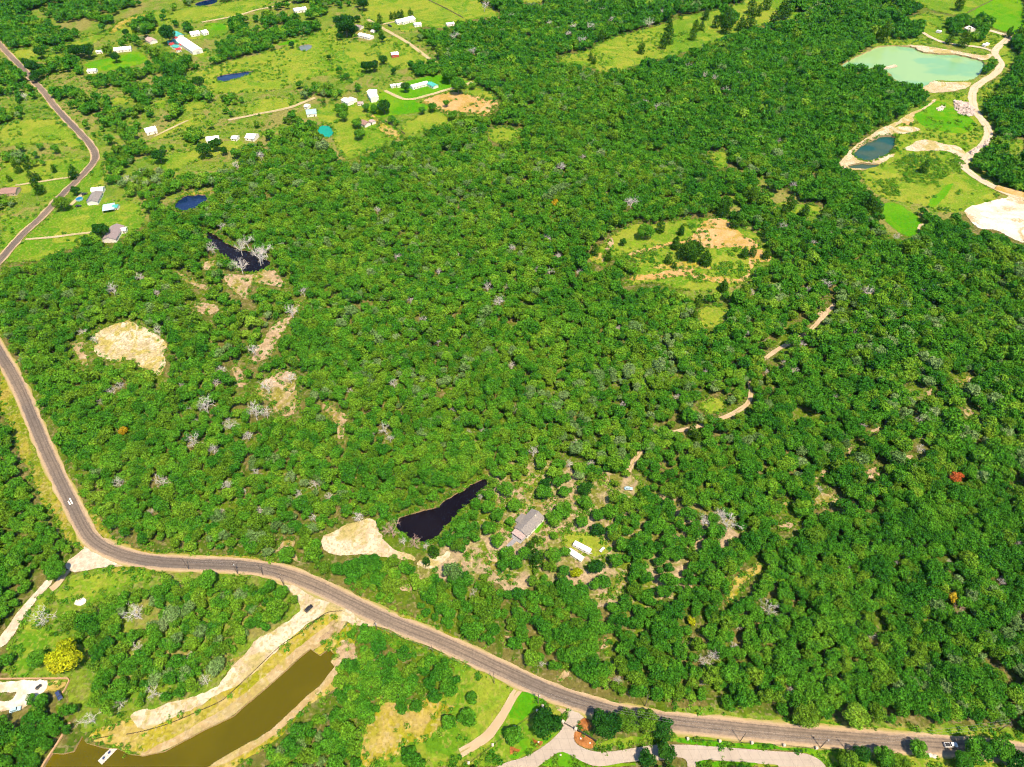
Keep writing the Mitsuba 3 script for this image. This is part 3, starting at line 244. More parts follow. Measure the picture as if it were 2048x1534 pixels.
([(-176.7,336.2),(-180.4,344.2),(-174.8,363.8),(-174.1,380.7),(-162.7,390.4),(-160.0,406.6),(-156.5,408.7),(-156.9,406.8),(-155.9,407.4),(-156.3,405.4),(-155.3,406.0),(-154.5,401.4),(-153.5,402.0),(-153.8,400.1),(-152.8,400.7),(-159.2,372.7),(-162.2,353.9),(-163.0,337.9),(-171.1,332.7)],[]),
([(-4.3,147.3),(-1.0,146.2),(-1.0,143.0),(-2.6,141.3)],[]),
([(-57.6,172.6),(-51.9,174.2),(-50.2,165.6),(-55.7,167.5)],[]),
([(-9.5,177.6),(-9.8,182.3),(-16.6,183.1),(-16.8,187.2),(-16.9,191.1),(-10.4,194.7),(-4.9,182.3),(0.7,177.0),(0.8,173.1),(-1.0,171.2)],[]),
([(31.5,186.5),(36.8,187.9),(26.4,194.4),(25.0,198.0),(25.9,201.3),(21.3,201.2),(20.3,195.7),(15.0,190.7),(13.9,200.3),(11.4,201.9),(11.9,204.7),(-1.6,191.8),(-4.7,191.8),(-3.2,199.6),(-7.7,201.0),(-8.7,207.9),(-5.9,209.3),(-1.2,204.4),(1.3,215.9),(6.4,219.5),(6.7,224.8),(14.2,225.3),(19.0,221.8),(23.4,228.3),(26.2,226.3),(25.9,221.4),(18.5,211.1),(17.8,215.0),(16.8,214.9),(17.0,206.9),(18.6,209.8),(25.0,207.9),(33.3,218.6),(31.7,228.1),(32.4,232.8),(36.5,237.5),(41.7,238.5),(39.9,234.3),(41.1,234.6),(39.8,233.5),(41.0,233.8),(37.4,230.8),(36.9,223.0),(35.7,222.4),(35.8,220.8),(39.4,219.3),(38.7,214.6),(32.7,210.2),(32.3,206.4),(49.9,201.0),(52.3,196.9),(49.0,187.7),(40.3,185.9),(38.1,187.2),(36.1,181.0),(30.9,183.1),(32.3,183.3),(31.0,183.8),(32.5,184.7),(31.4,185.9),(32.8,186.0)],[]),
([(-33.0,194.1),(-32.1,189.9),(-33.6,184.8),(-42.2,179.8),(-50.7,183.8),(-49.7,184.0),(-50.4,184.9),(-73.6,188.3),(-97.6,188.6),(-103.7,201.2),(-86.5,211.7),(-77.1,213.3),(-74.2,206.9),(-68.3,199.1),(-62.3,193.9),(-48.8,188.4),(-50.8,188.5),(-49.9,188.2),(-38.2,189.9)],[]),
([(-27.9,187.0),(-29.5,187.7),(-24.9,187.7),(-19.4,193.8),(-17.2,186.1),(-22.8,180.9),(-29.1,183.5),(-27.5,183.5),(-29.1,184.2),(-27.5,184.2),(-29.2,184.9),(-27.6,184.9),(-29.5,187.0)],[]),
([(-48.7,220.6),(-40.5,222.3),(-34.7,229.1),(-13.4,243.6),(-12.7,239.5),(-14.2,231.3),(-27.0,217.5),(-37.9,202.2),(-41.2,195.3),(-48.8,195.9),(-57.8,199.0),(-64.9,206.0),(-65.6,210.1),(-60.8,216.0)],[]),
([(3.7,226.3),(4.2,222.7),(-5.7,215.7),(-6.5,222.8),(-0.3,228.3),(6.9,239.1),(14.7,244.3),(17.3,244.3),(17.2,239.2),(11.0,232.4),(6.8,230.3)],[]),
([(38.5,255.8),(35.3,243.8),(31.4,245.1),(31.4,255.8)],[]),
([(-29.1,683.0),(-29.3,698.0),(-11.4,706.2),(12.2,698.0),(12.4,683.0),(6.8,663.1),(-15.9,647.7)],[]),
([(14.3,1124.4),(15.0,1149.3),(46.2,1149.3),(44.8,1099.5),(16.6,1099.5)],[]),
([(40.6,138.8),(41.6,142.0),(47.8,147.0),(48.9,145.3),(47.9,142.2),(41.7,137.1)],[]),
([(81.0,141.3),(82.9,144.5),(87.5,147.0),(85.6,141.3),(81.6,139.6)],[]),
([(44.3,167.2),(53.2,172.7),(55.2,183.9),(60.5,183.9),(56.4,170.3),(45.1,161.8),(42.7,163.7)],[]),
([(101.8,160.0),(109.3,168.1),(114.5,178.0),(128.5,187.9),(131.5,183.9),(128.9,180.0),(113.0,167.4),(106.9,160.0)],[]),
([(142.1,205.5),(145.4,210.1),(155.7,213.4),(155.1,207.9),(151.8,203.3),(143.2,202.7)],[]),
([(40.1,214.0),(41.0,218.8),(46.3,222.8),(45.3,218.0),(41.5,211.1)],[]),
([(146.8,219.0),(150.1,223.9),(156.3,228.6),(156.6,226.2),(153.2,221.3),(147.6,216.7)],[]),
([(170.0,224.8),(180.8,232.1),(188.9,227.4),(185.0,222.4),(170.2,215.5),(165.9,220.1)],[]),
([(51.7,239.5),(55.7,243.3),(54.7,238.0),(57.2,232.8),(56.0,227.7),(52.5,226.1),(50.4,234.9)],[]),
([(172.2,237.1),(176.2,242.5),(185.6,250.0),(186.5,248.1),(182.6,242.7),(173.6,235.3)],[]),
([(207.4,247.2),(215.2,250.7),(214.3,243.1),(209.7,237.7),(202.3,236.5),(203.6,242.7)],[]),
([(69.9,244.7),(73.4,252.9),(77.6,258.6),(76.8,253.2)],[]),
([(229.9,254.1),(235.1,259.7),(241.2,259.7),(232.4,250.2),(228.5,250.8)],[]),
([(194.6,254.0),(208.6,269.1),(210.7,267.7),(196.0,252.0)],[]),
([(215.6,269.9),(220.5,276.0),(229.5,283.0),(229.5,280.2),(224.6,274.1),(215.6,267.1)],[]),
([(95.5,270.2),(97.6,277.7),(111.1,281.6),(108.9,274.1)],[]),
([(283.1,292.7),(289.4,299.1),(294.3,293.2),(287.9,286.7),(279.3,282.3)],[]),
([(121.8,286.6),(116.4,292.5),(119.3,299.1),(130.0,308.2),(137.8,303.6),(136.9,294.6),(134.7,289.9),(144.1,295.4),(152.2,301.8),(155.9,306.4),(153.0,297.8),(142.0,288.2),(132.3,283.4),(133.8,288.0)],[]),
([(250.9,292.6),(261.1,302.1),(260.3,299.1),(254.7,292.6),(250.2,289.6)],[]),
([(266.3,306.1),(277.1,316.1),(276.1,311.4),(270.1,304.5),(265.4,301.4)],[]),
([(175.4,347.5),(190.3,357.4),(190.0,353.3),(187.2,347.8),(173.5,338.7),(172.5,342.0)],[]),
([(212.8,370.7),(220.7,381.4),(220.0,385.8),(225.1,394.4),(232.0,396.4),(242.4,404.6),(233.3,387.8),(213.4,368.9)],[]),
([(135.2,391.6),(138.4,400.2),(161.5,403.2),(152.5,377.1),(143.4,368.7),(134.4,368.7)],[]),
([(212.3,457.7),(210.6,455.8),(211.2,454.2),(210.1,454.1),(210.7,452.5),(209.5,452.3),(210.2,450.8),(192.2,447.2),(182.0,423.4),(177.7,422.1),(169.9,416.1),(133.5,407.4),(109.3,422.8),(88.3,416.1),(85.3,425.0),(86.8,427.2),(88.4,435.4),(90.7,436.3),(90.1,437.7),(97.3,439.1),(98.1,450.8),(91.7,455.3),(89.3,454.3),(86.8,457.5),(87.7,458.1),(79.0,455.6),(69.2,441.2),(60.3,450.8),(58.7,456.9),(61.8,467.2),(75.3,483.5),(83.9,496.5),(107.1,517.6),(124.4,512.7),(143.7,521.0),(187.2,526.6),(193.0,512.7),(204.6,499.2),(212.6,501.8),(210.7,488.7),(207.5,478.3),(206.7,478.9),(213.3,461.1),(211.6,459.2)],[]),
([(233.5,540.1),(239.1,551.9),(275.9,546.0),(270.4,528.7),(264.8,516.9),(245.2,516.9),(231.1,531.3)],[]),
([(193.2,630.3),(197.7,644.2),(214.7,651.5),(211.7,622.8),(207.2,609.0),(194.3,595.2)],[]),
([(54.7,888.1),(58.3,908.8),(101.1,926.8),(115.0,958.0),(173.2,1004.4),(204.6,1025.4),(225.4,1043.3),(228.2,1054.3),(299.7,1092.4),(344.9,1124.3),(356.0,1149.3),(429.0,1149.3),(422.1,1126.4),(408.5,1090.6),(422.9,1069.3),(420.4,1067.5),(421.7,1065.5),(419.2,1063.7),(420.6,1061.7),(418.1,1059.8),(419.5,1057.8),(417.0,1056.0),(418.3,1054.0),(415.8,1052.2),(417.2,1050.2),(414.7,1048.4),(416.0,1046.4),(375.7,1016.8),(333.5,1002.4),(273.9,948.0),(230.1,910.0),(222.4,905.5),(220.8,897.0),(163.4,870.6),(139.2,848.0),(108.4,834.4),(93.3,853.6),(55.7,864.9)],[]),
([(289.2,315.4),(295.8,322.5),(308.0,329.0),(297.2,315.4),(288.1,310.6)],[]),
([(357.0,514.9),(342.2,495.6),(338.8,494.0),(331.1,482.1),(323.5,484.7),(317.7,503.4),(320.4,525.8),(330.4,543.3),(326.0,546.7),(321.8,578.2),(326.6,595.1),(311.1,599.5),(314.0,613.6),(322.2,628.2),(346.1,660.0),(389.0,701.1),(416.8,720.5),(431.6,735.5),(440.3,741.3),(458.2,758.2),(473.4,776.3),(468.0,775.7),(468.1,793.7),(462.7,798.2),(451.1,804.3),(447.1,819.8),(449.3,841.2),(439.8,854.9),(425.1,849.4),(399.7,854.9),(399.4,863.3),(401.8,865.7),(401.7,867.5),(406.5,873.9),(408.8,879.9),(450.2,920.7),(471.1,938.4),(475.5,949.8),(486.8,970.9),(512.9,990.8),(545.0,979.0),(552.6,1017.8),(535.7,1017.8),(539.4,1021.5),(537.9,1021.5),(546.0,1032.4),(544.5,1032.4),(548.1,1036.0),(546.7,1036.0),(550.3,1039.7),(548.9,1039.7),(586.2,1076.9),(594.3,1074.0),(592.8,1116.9),(607.9,1140.9),(620.1,1157.8),(785.2,1157.8),(685.2,970.2),(693.2,959.7),(693.2,956.3),(685.9,947.3),(682.8,948.0),(676.3,956.5),(672.6,950.2),(666.6,965.5),(653.1,951.6),(639.8,908.8),(609.8,863.2),(596.0,843.2),(597.2,848.3),(586.5,833.4),(587.9,834.7),(518.0,750.5),(513.4,734.9),(509.8,704.8),(499.5,679.4),(476.5,650.5),(454.0,632.1),(443.8,619.8),(442.5,612.6),(447.4,590.8),(455.0,575.9),(465.0,562.0),(469.7,561.0),(428.3,483.3),(418.9,471.8),(409.9,482.0),(404.9,495.2),(390.3,495.2),(389.2,511.6),(391.1,520.6),(369.1,517.3),(361.7,531.7),(353.7,533.7),(358.3,523.1),(352.9,514.9)],[[(584.3,875.0),(559.4,835.8),(552.7,828.0),(579.4,850.4),(597.3,872.0),(604.9,891.4),(607.0,901.6),(599.3,888.5)],[(581.8,837.1),(550.7,811.0),(536.8,794.9),(531.7,784.4),(539.5,795.9),(597.6,850.0),(599.5,858.5)],[(598.4,908.8),(610.0,916.0),(610.3,917.4),(574.6,926.3)],[(629.1,1022.1),(634.7,1033.3),(633.4,1037.8),(619.5,1050.0),(606.6,997.6),(617.6,998.8),(624.6,1017.4),(625.6,1016.5),(628.1,1023.0)],[(644.0,1001.7),(640.1,1015.2),(631.9,1000.4)]]),
([(502.9,660.3),(531.5,682.0),(515.3,651.5),(504.1,637.1),(484.0,629.7),(493.5,648.3)],[])]
GROVES=[([(-196.9,97.3),(-196.2,88.3),(-215.8,88.3),(-228.2,111.5),(-211.5,119.7),(-202.6,117.4),(-196.0,111.5),(-193.0,105.0)],[]),
([(-216.2,135.9),(-213.1,129.4),(-221.1,129.4),(-224.7,135.1)],[]),
([(-344.7,484.2),(-335.7,476.5),(-351.7,474.0),(-358.2,479.0)],[]),
([(-351.4,513.2),(-342.0,499.6),(-341.5,486.4),(-348.8,491.6),(-356.2,510.5)],[]),
([(-440.9,523.9),(-451.6,535.4),(-459.5,550.3),(-453.3,556.3),(-440.7,556.3),(-422.4,538.3),(-416.9,521.1),(-427.5,518.3)],[]),
([(-396.5,544.2),(-391.1,532.5),(-403.2,535.4),(-408.8,547.2)],[]),
([(-439.8,631.5),(-444.9,624.3),(-460.0,617.2),(-478.5,617.2),(-499.0,624.3),(-510.6,646.1),(-465.8,653.7),(-443.2,649.9),(-426.1,635.1)],[]),
([(-512.6,957.5),(-495.6,931.9),(-519.5,919.5),(-537.3,951.0)],[]),
([(-447.0,963.6),(-456.1,950.5),(-475.2,990.5),(-463.6,997.4)],[]),
([(-495.3,976.7),(-502.6,995.7),(-512.1,989.9),(-532.7,1018.0),(-519.5,1039.9),(-494.6,1025.2),(-489.1,1003.8),(-495.1,1000.2),(-485.8,970.0)],[]),
([(-440.2,1011.2),(-428.8,970.0),(-440.3,976.7),(-452.1,1004.2)],[]),
([(-239.6,1018.2),(-221.6,1025.4),(-212.2,997.0),(-220.5,976.5),(-233.3,983.3)],[]),
([(-488.0,1039.2),(-503.5,1061.8),(-507.0,1085.1),(-491.2,1061.8)],[]),
([(-74.6,87.9),(-79.0,111.6),(-73.6,111.6),(-72.3,103.6),(-65.2,97.3),(-63.7,91.9),(-68.8,87.9)],[]),
([(-71.1,118.8),(-61.8,119.6),(-59.9,111.3),(-62.8,104.8),(-69.2,107.0)],[]),
([(-58.9,120.1),(-61.3,126.4),(-65.7,124.0),(-76.6,114.1),(-82.1,118.6),(-79.5,130.3),(-61.7,134.3),(-67.2,139.9),(-82.8,149.3),(-73.9,151.0),(-55.7,139.1),(-55.3,136.1),(-49.8,137.6),(-41.5,136.0),(-39.8,133.1),(-33.7,134.4),(-25.9,125.6),(-27.1,119.4),(-33.8,115.6),(-44.5,121.7),(-46.6,126.4),(-42.4,131.8),(-46.6,130.3),(-48.9,122.4),(-47.7,118.6),(-49.3,117.9),(-42.3,117.3),(-41.8,111.3),(-49.5,112.1),(-50.2,117.6),(-52.9,116.3)],[]),
([(-170.1,713.0),(-160.9,713.0),(-157.0,688.0),(-158.9,689.0),(-154.6,684.2),(-153.9,668.4),(-160.5,676.2)],[]),
([(-154.8,746.5),(-153.0,734.1),(-161.2,738.5),(-167.9,756.8),(-155.6,752.2),(-155.0,747.8),(-146.9,756.8),(-136.1,747.7),(-135.7,729.7),(-148.2,725.3)],[]),
([(-212.7,857.5),(-198.2,846.5),(-182.8,756.2),(-179.7,716.0),(-187.1,716.0)],[]),
([(-51.3,789.4),(-66.9,784.5),(-72.1,804.4),(-56.5,814.6)],[]),
([(-64.8,819.3),(-77.0,819.3),(-84.7,840.5),(-68.1,840.5)],[]),
([(-174.0,834.7),(-183.1,840.1),(-185.7,856.5),(-176.8,867.6),(-154.9,879.0),(-148.5,862.0),(-166.0,851.0)],[]),
([(-124.8,890.6),(-102.6,884.7),(-83.3,856.4),(-94.6,840.0),(-121.6,840.0)],[]),
([(-22.6,92.7),(-22.4,90.0),(-26.1,90.0),(-26.3,92.7)],[]),
([(-41.0,96.1),(-37.0,92.0),(-37.3,88.0),(-46.0,88.0),(-46.8,94.7)],[]),
([(215.2,96.9),(217.2,93.9),(214.1,88.0),(179.8,88.0),(181.5,91.6),(196.6,98.8),(205.4,99.9),(210.9,98.4),(207.6,90.7),(209.9,95.4)],[]),
([(159.2,90.2),(155.2,88.0),(140.7,88.0),(148.7,96.9),(160.4,93.1),(169.0,95.4),(167.1,91.7)],[]),
([(-25.0,108.5),(-23.8,102.1),(-29.9,102.8),(-31.8,108.5)],[]),
([(-15.9,108.5),(-15.0,104.2),(-17.9,102.1),(-21.8,104.9),(-23.0,111.4)],[]),
([(644.2,997.4),(622.1,957.0),(606.1,957.0),(622.9,997.4)],[]),
([(511.3,1004.1),(543.7,1025.5),(561.7,1011.2),(549.4,976.6),(519.8,966.6),(500.4,969.9)],[]),
([(643.2,1054.8),(638.9,1025.2),(606.3,976.3),(593.9,989.9),(608.4,1032.5)],[]),
([(663.8,1032.4),(652.0,1003.7),(633.0,1003.7),(645.5,1039.8)],[]),
([(316.1,1069.7),(315.3,1039.5),(298.6,1003.5),(292.2,1017.6),(301.1,1069.7)],[]),
([(400.8,1065.4),(383.5,1065.4),(383.8,1084.9),(408.8,1092.8)],[])]
THIN=[([(163.7,111.9),(160.7,103.9),(71.3,110.4),(74.1,127.1),(135.3,119.3)],[]),
([(78.4,239.1),(75.8,260.1),(120.3,310.9),(164.4,349.9),(254.8,431.3),(252.8,382.5),(177.0,320.2),(152.4,276.1),(104.5,252.4),(80.2,238.5),(110.4,218.0),(109.3,186.5),(77.6,169.4),(34.1,166.6),(-19.5,177.8),(-64.2,183.6),(-80.9,189.5),(-54.4,189.5),(-28.9,208.1),(-21.9,242.4),(28.1,249.8)],[]),
([(-153.0,327.1),(-131.4,286.6),(-158.1,280.8),(-194.1,310.9),(-203.8,362.0),(-272.8,453.9),(-190.0,453.9),(-151.3,401.0)],[]),
([(253.5,463.3),(220.6,508.5),(183.8,559.1),(195.8,616.3),(248.4,577.4),(284.2,492.9)],[])]
BRUSH=[([(146.9,429.8),(136.8,433.2),(135.7,442.3),(143.2,445.7),(151.4,438.8)],[]),
([(185.5,444.6),(179.7,437.7),(161.0,438.8),(161.4,453.9),(171.3,461.1),(188.9,458.7)],[]),
([(100.5,444.6),(89.0,440.0),(80.4,449.2),(80.5,463.6),(92.3,468.5),(101.3,461.1)],[]),
([(106.2,456.3),(100.8,468.5),(110.1,474.7),(119.5,470.9),(114.9,458.7)],[]),
([(175.4,473.4),(184.8,477.2),(184.2,468.5),(176.3,464.8)],[]),
([(153.0,505.9),(147.2,515.4),(158.0,516.8),(162.9,511.3)],[]),
([(341.2,564.0),(342.8,589.2),(361.9,592.5),(354.1,561.0)],[]),
([(421.3,605.7),(387.1,579.6),(367.0,589.2),(376.7,629.8),(401.2,644.2),(423.7,633.4)],[]),
([(442.2,644.2),(442.4,622.8),(427.8,605.7),(425.7,622.8)],[]),
([(550.5,786.3),(539.7,749.2),(518.5,714.5),(524.5,749.2)],[])]
RURAL=[([(250.6,582.5),(282.2,498.0),(253.4,461.4),(224.0,472.0),(210.5,482.9),(196.9,513.6),(188.6,555.4),(217.5,621.4)],[]),
([(-687.8,1116.8),(-557.2,1165.7),(-249.4,1165.7),(-135.5,1028.1),(-92.0,913.9),(-140.9,710.2),(-170.2,663.8),(-213.7,652.8),(-255.5,621.4),(-280.6,591.9),(-317.9,564.2),(-340.7,529.8),(-368.5,475.6),(-412.7,457.9),(-431.1,447.7),(-745.5,1007.7)],[])]
DEAD=[(np.float64(-224.1),np.float64(235.0),np.float64(7.8)),(np.float64(-200.3),np.float64(235.7),np.float64(8.8)),(np.float64(-162.6),np.float64(234.4),np.float64(7.8)),(np.float64(-147.8),np.float64(243.3),np.float64(5.9)),(np.float64(-120.6),np.float64(227.7),np.float64(5.8)),(np.float64(-160.8),np.float64(270.6),np.float64(8.3)),(np.float64(-176.9),np.float64(347.9),np.float64(10.5)),(np.float64(-160.3),np.float64(388.2),np.float64(11.2)),(np.float64(-157.7),np.float64(413.7),np.float64(7.7)),(np.float64(-193.6),np.float64(327.8),np.float64(8.0)),(np.float64(-193.6),np.float64(315.7),np.float64(6.7)),(np.float64(-192.9),np.float64(293.3),np.float64(12.9)),(np.float64(-203.5),np.float64(291.6),np.float64(6.5)),(np.float64(-195.7),np.float64(283.6),np.float64(5.3)),(np.float64(-160.4),np.float64(287.5),np.float64(12.7)),(np.float64(-158.2),np.float64(311.2),np.float64(11.0)),(np.float64(-145.9),np.float64(319.8),np.float64(10.1)),(np.float64(-154.0),np.float64(288.8),np.float64(8.5)),(np.float64(-173.1),np.float64(278.2),np.float64(9.4)),(np.float64(-190.7),np.float64(265.4),np.float64(10.2)),(np.float64(-177.8),np.float64(258.7),np.float64(8.1)),(np.float64(-254.2),np.float64(261.7),np.float64(5.1)),(np.float64(-288.2),np.float64(430.9),np.float64(7.9)),(np.float64(-300.6),np.float64(412.4),np.float64(11.6)),(np.float64(-267.9),np.float64(411.6),np.float64(7.7)),(np.float64(-212.2),np.float64(442.4),np.float64(14.7)),(np.float64(-200.3),np.float64(456.5),np.float64(12.2)),(np.float64(-112.1),np.float64(234.3),np.float64(6.8)),(np.float64(-103.0),np.float64(226.6),np.float64(5.8)),(np.float64(-151.7),np.float64(231.0),np.float64(3.9)),(np.float64(-218.3),np.float64(304.9),np.float64(4.4)),(np.float64(-255.0),np.float64(313.4),np.float64(7.8)),(np.float64(-258.6),np.float64(308.0),np.float64(6.6)),(np.float64(-304.2),np.float64(367.7),np.float64(6.1)),(np.float64(-291.8),np.float64(359.4),np.float64(7.2)),(np.float64(-250.9),np.float64(368.5),np.float64(7.3)),(np.float64(-215.4),np.float64(313.4),np.float64(5.6)),(np.float64(-262.7),np.float64(300.3),np.float64(4.4)),(np.float64(-330.5),np.float64(388.7),np.float64(3.8)),(np.float64(-340.2),np.float64(390.6),np.float64(3.8)),(np.float64(-220.0),np.float64(246.1),np.float64(3.0)),(np.float64(-159.5),np.float64(216.3),np.float64(5.7)),(np.float64(-138.8),np.float64(216.3),np.float64(5.7)),(np.float64(-174.5),np.float64(114.2),np.float64(6.1)),(np.float64(-150.9),np.float64(136.2),np.float64(4.8)),(np.float64(-138.7),np.float64(215.4),np.float64(4.7)),(np.float64(-108.4),np.float64(212.7),np.float64(5.6)),(np.float64(-159.5),np.float64(215.4),np.float64(4.7)),(np.float64(-199.9),np.float64(216.9),np.float64(3.8)),(np.float64(20.4),np.float64(439.8),np.float64(8.0)),(np.float64(29.7),np.float64(438.6),np.float64(8.0)),(np.float64(52.5),np.float64(438.8),np.float64(6.7)),(np.float64(-18.5),np.float64(418.9),np.float64(9.1)),(np.float64(-10.1),np.float64(422.4),np.float64(5.2)),(np.float64(-4.2),np.float64(420.3),np.float64(5.2)),(np.float64(4.3),np.float64(422.4),np.float64(5.2)),(np.float64(-9.2),np.float64(400.3),np.float64(8.9)),(np.float64(-11.7),np.float64(400.5),np.float64(6.3)),(np.float64(-42.0),np.float64(418.2),np.float64(5.2)),(np.float64(-75.5),np.float64(403.5),np.float64(6.4)),(np.float64(-65.4),np.float64(378.8),np.float64(8.6)),(np.float64(-51.6),np.float64(356.8),np.float64(6.0)),(np.float64(-0.9),np.float64(331.9),np.float64(6.9)),(np.float64(75.2),np.float64(371.4),np.float64(6.1)),(np.float64(-77.4),np.float64(315.7),np.float64(6.7)),(np.float64(-104.4),np.float64(308.7),np.float64(5.5)),(np.float64(-77.7),np.float64(276.1),np.float64(8.4)),(np.float64(-85.6),np.float64(271.1),np.float64(5.2)),(np.float64(-73.8),np.float64(269.1),np.float64(6.2)),(np.float64(12.9),np.float64(258.0),np.float64(7.1)),(np.float64(39.0),np.float64(267.0),np.float64(5.2)),(np.float64(-26.5),np.float64(274.4),np.float64(4.2)),(np.float64(-18.1),np.float64(275.2),np.float64(5.2)),(np.float64(70.1),np.float64(295.9),np.float64(6.5)),(np.float64(105.8),np.float64(304.1),np.float64(5.5)),(np.float64(1.9),np.float64(293.0),np.float64(6.5)),(np.float64(-37.0),np.float64(292.9),np.float64(4.3)),(np.float64(-17.6),np.float64(227.0),np.float64(4.8)),(np.float64(33.8),np.float64(249.6),np.float64(6.0)),(np.float64(36.7),np.float64(459.5),np.float64(6.9)),(np.float64(-91.0),np.float64(459.5),np.float64(6.9)),(np.float64(-57.8),np.float64(438.8),np.float64(6.7)),(np.float64(-44.5),np.float64(463.3),np.float64(5.5)),(np.float64(45.8),np.float64(249.6),np.float64(6.0)),(np.float64(222.2),np.float64(415.8),np.float64(7.8)),(np.float64(238.4),np.float64(419.8),np.float64(10.4)),(np.float64(266.5),np.float64(411.4),np.float64(10.3)),(np.float64(180.0),np.float64(412.7),np.float64(7.7)),(np.float64(164.6),np.float64(364.9),np.float64(7.2)),(np.float64(177.6),np.float64(357.7),np.float64(4.8)),(np.float64(183.9),np.float64(336.0),np.float64(5.8)),(np.float64(187.9),np.float64(326.9),np.float64(6.8)),(np.float64(170.0),np.float64(328.6),np.float64(4.6)),(np.float64(129.0),np.float64(325.3),np.float64(6.8)),(np.float64(206.9),np.float64(302.6),np.float64(5.5)),(np.float64(310.6),np.float64(412.8),np.float64(6.5)),(np.float64(216.0),np.float64(279.4),np.float64(5.3)),(np.float64(173.2),np.float64(231.2),np.float64(5.8)),(np.float64(243.9),np.float64(261.1),np.float64(6.1)),(np.float64(251.0),np.float64(282.9),np.float64(6.4)),(np.float64(275.8),np.float64(377.0),np.float64(6.1)),(np.float64(201.7),np.float64(355.0),np.float64(5.9)),(np.float64(243.6),np.float64(368.6),np.float64(4.9)),(np.float64(104.3),np.float64(208.8),np.float64(9.3)),(np.float64(117.0),np.float64(206.8),np.float64(13.7)),(np.float64(113.5),np.float64(212.5),np.float64(8.4)),(np.float64(125.4),np.float64(159.4),np.float64(9.2)),(np.float64(105.7),np.float64(140.8),np.float64(5.7)),(np.float64(93.9),np.float64(135.5),np.float64(7.2)),(np.float64(88.6),np.float64(133.1),np.float64(7.1)),(np.float64(171.8),np.float64(146.1),np.float64(4.9)),(np.float64(173.7),np.float64(182.2),np.float64(3.5)),(np.float64(200.3),np.float64(185.7),np.float64(3.6)),(np.float64(227.7),np.float64(186.2),np.float64(3.6)),(np.float64(110.1),np.float64(150.9),np.float64(3.3)),(np.float64(125.4),np.float64(139.9),np.float64(3.2)),(np.float64(126.2),np.float64(120.7),np.float64(3.9)),(np.float64(269.2),np.float64(197.0),np.float64(4.6)),(np.float64(249.4),np.float64(174.8),np.float64(5.2)),(np.float64(87.4),np.float64(124.0),np.float64(3.1)),(np.float64(-549.3),np.float64(773.5),np.float64(9.6)),(np.float64(-245.3),np.float64(503.4),np.float64(7.3)),(np.float64(-243.8),np.float64(468.6),np.float64(11.1)),(np.float64(-216.7),np.float64(476.9),np.float64(12.6)),(np.float64(-201.6),np.float64(454.7),np.float64(17.6)),(np.float64(-198.3),np.float64(464.8),np.float64(12.4)),(np.float64(-220.3),np.float64(468.6),np.float64(11.1)),(np.float64(-187.9),np.float64(475.3),np.float64(7.0)),(np.float64(-245.8),np.float64(629.3),np.float64(10.0)),(np.float64(-263.3),np.float64(608.7),np.float64(9.8)),(np.float64(-357.5),np.float64(582.6),np.float64(9.5)),(np.float64(104.2),np.float64(534.4),np.float64(16.4)),(np.float64(-118.0),np.float64(530.6),np.float64(7.5)),(np.float64(46.8),np.float64(606.6),np.float64(11.4)),(np.float64(70.0),np.float64(630.3),np.float64(6.7)),(np.float64(1.0),np.float64(471.4),np.float64(8.4)),(np.float64(30.8),np.float64(483.8),np.float64(8.5)),(np.float64(36.9),np.float64(462.2),np.float64(5.5)),(np.float64(-92.2),np.float64(458.4),np.float64(6.9)),(np.float64(147.3),np.float64(755.1),np.float64(9.5)),(np.float64(158.5),np.float64(741.8),np.float64(9.4)),(np.float64(-50.1),np.float64(905.5),np.float64(12.9)),(np.float64(-74.9),np.float64(960.4),np.float64(13.5)),(np.float64(187.1),np.float64(1013.6),np.float64(14.1)),(np.float64(82.6),np.float64(993.2),np.float64(13.9)),(np.float64(105.7),np.float64(993.2),np.float64(13.9)),(np.float64(51.0),np.float64(1011.8),np.float64(11.7)),(np.float64(136.9),np.float64(1025.8),np.float64(11.9)),(np.float64(-3.0),np.float64(1040.1),np.float64(12.0)),(np.float64(-40.2),np.float64(1086.6),np.float64(14.9)),(np.float64(81.9),np.float64(654.5),np.float64(10.3)),(np.float64(74.5),np.float64(971.6),np.float64(11.4)),(np.float64(90.5),np.float64(941.6),np.float64(13.3)),(np.float64(128.4),np.float64(1062.0),np.float64(12.2)),(np.float64(163.2),np.float64(1047.3),np.float64(12.0)),(np.float64(213.7),np.float64(1062.0),np.float64(12.2)),(np.float64(-83.3),np.float64(212.5),np.float64(8.4)),(np.float64(-57.6),np.float64(197.7),np.float64(5.5)),(np.float64(-45.6),np.float64(195.0),np.float64(4.5)),(np.float64(-19.1),np.float64(168.5),np.float64(4.3)),(np.float64(13.7),np.float64(132.4),np.float64(4.0)),(np.float64(48.3),np.float64(125.1),np.float64(4.7)),(np.float64(258.7),np.float64(572.0),np.float64(7.9)),(np.float64(266.5),np.float64(492.9),np.float64(7.2)),(np.float64(247.6),np.float64(480.3),np.float64(7.0)),(np.float64(229.4),np.float64(501.8),np.float64(8.7)),(np.float64(270.6),np.float64(660.6),np.float64(8.6)),(np.float64(228.7),np.float64(832.4),np.float64(10.2)),(np.float64(238.7),np.float64(822.1),np.float64(10.1)),(np.float64(319.6),np.float64(487.8),np.float64(7.1)),(np.float64(269.9),np.float64(834.2),np.float64(9.2)),(np.float64(215.3),np.float64(858.9),np.float64(10.4)),(np.float64(243.2),np.float64(787.6),np.float64(9.8)),(np.float64(280.0),np.float64(734.5),np.float64(8.4))]
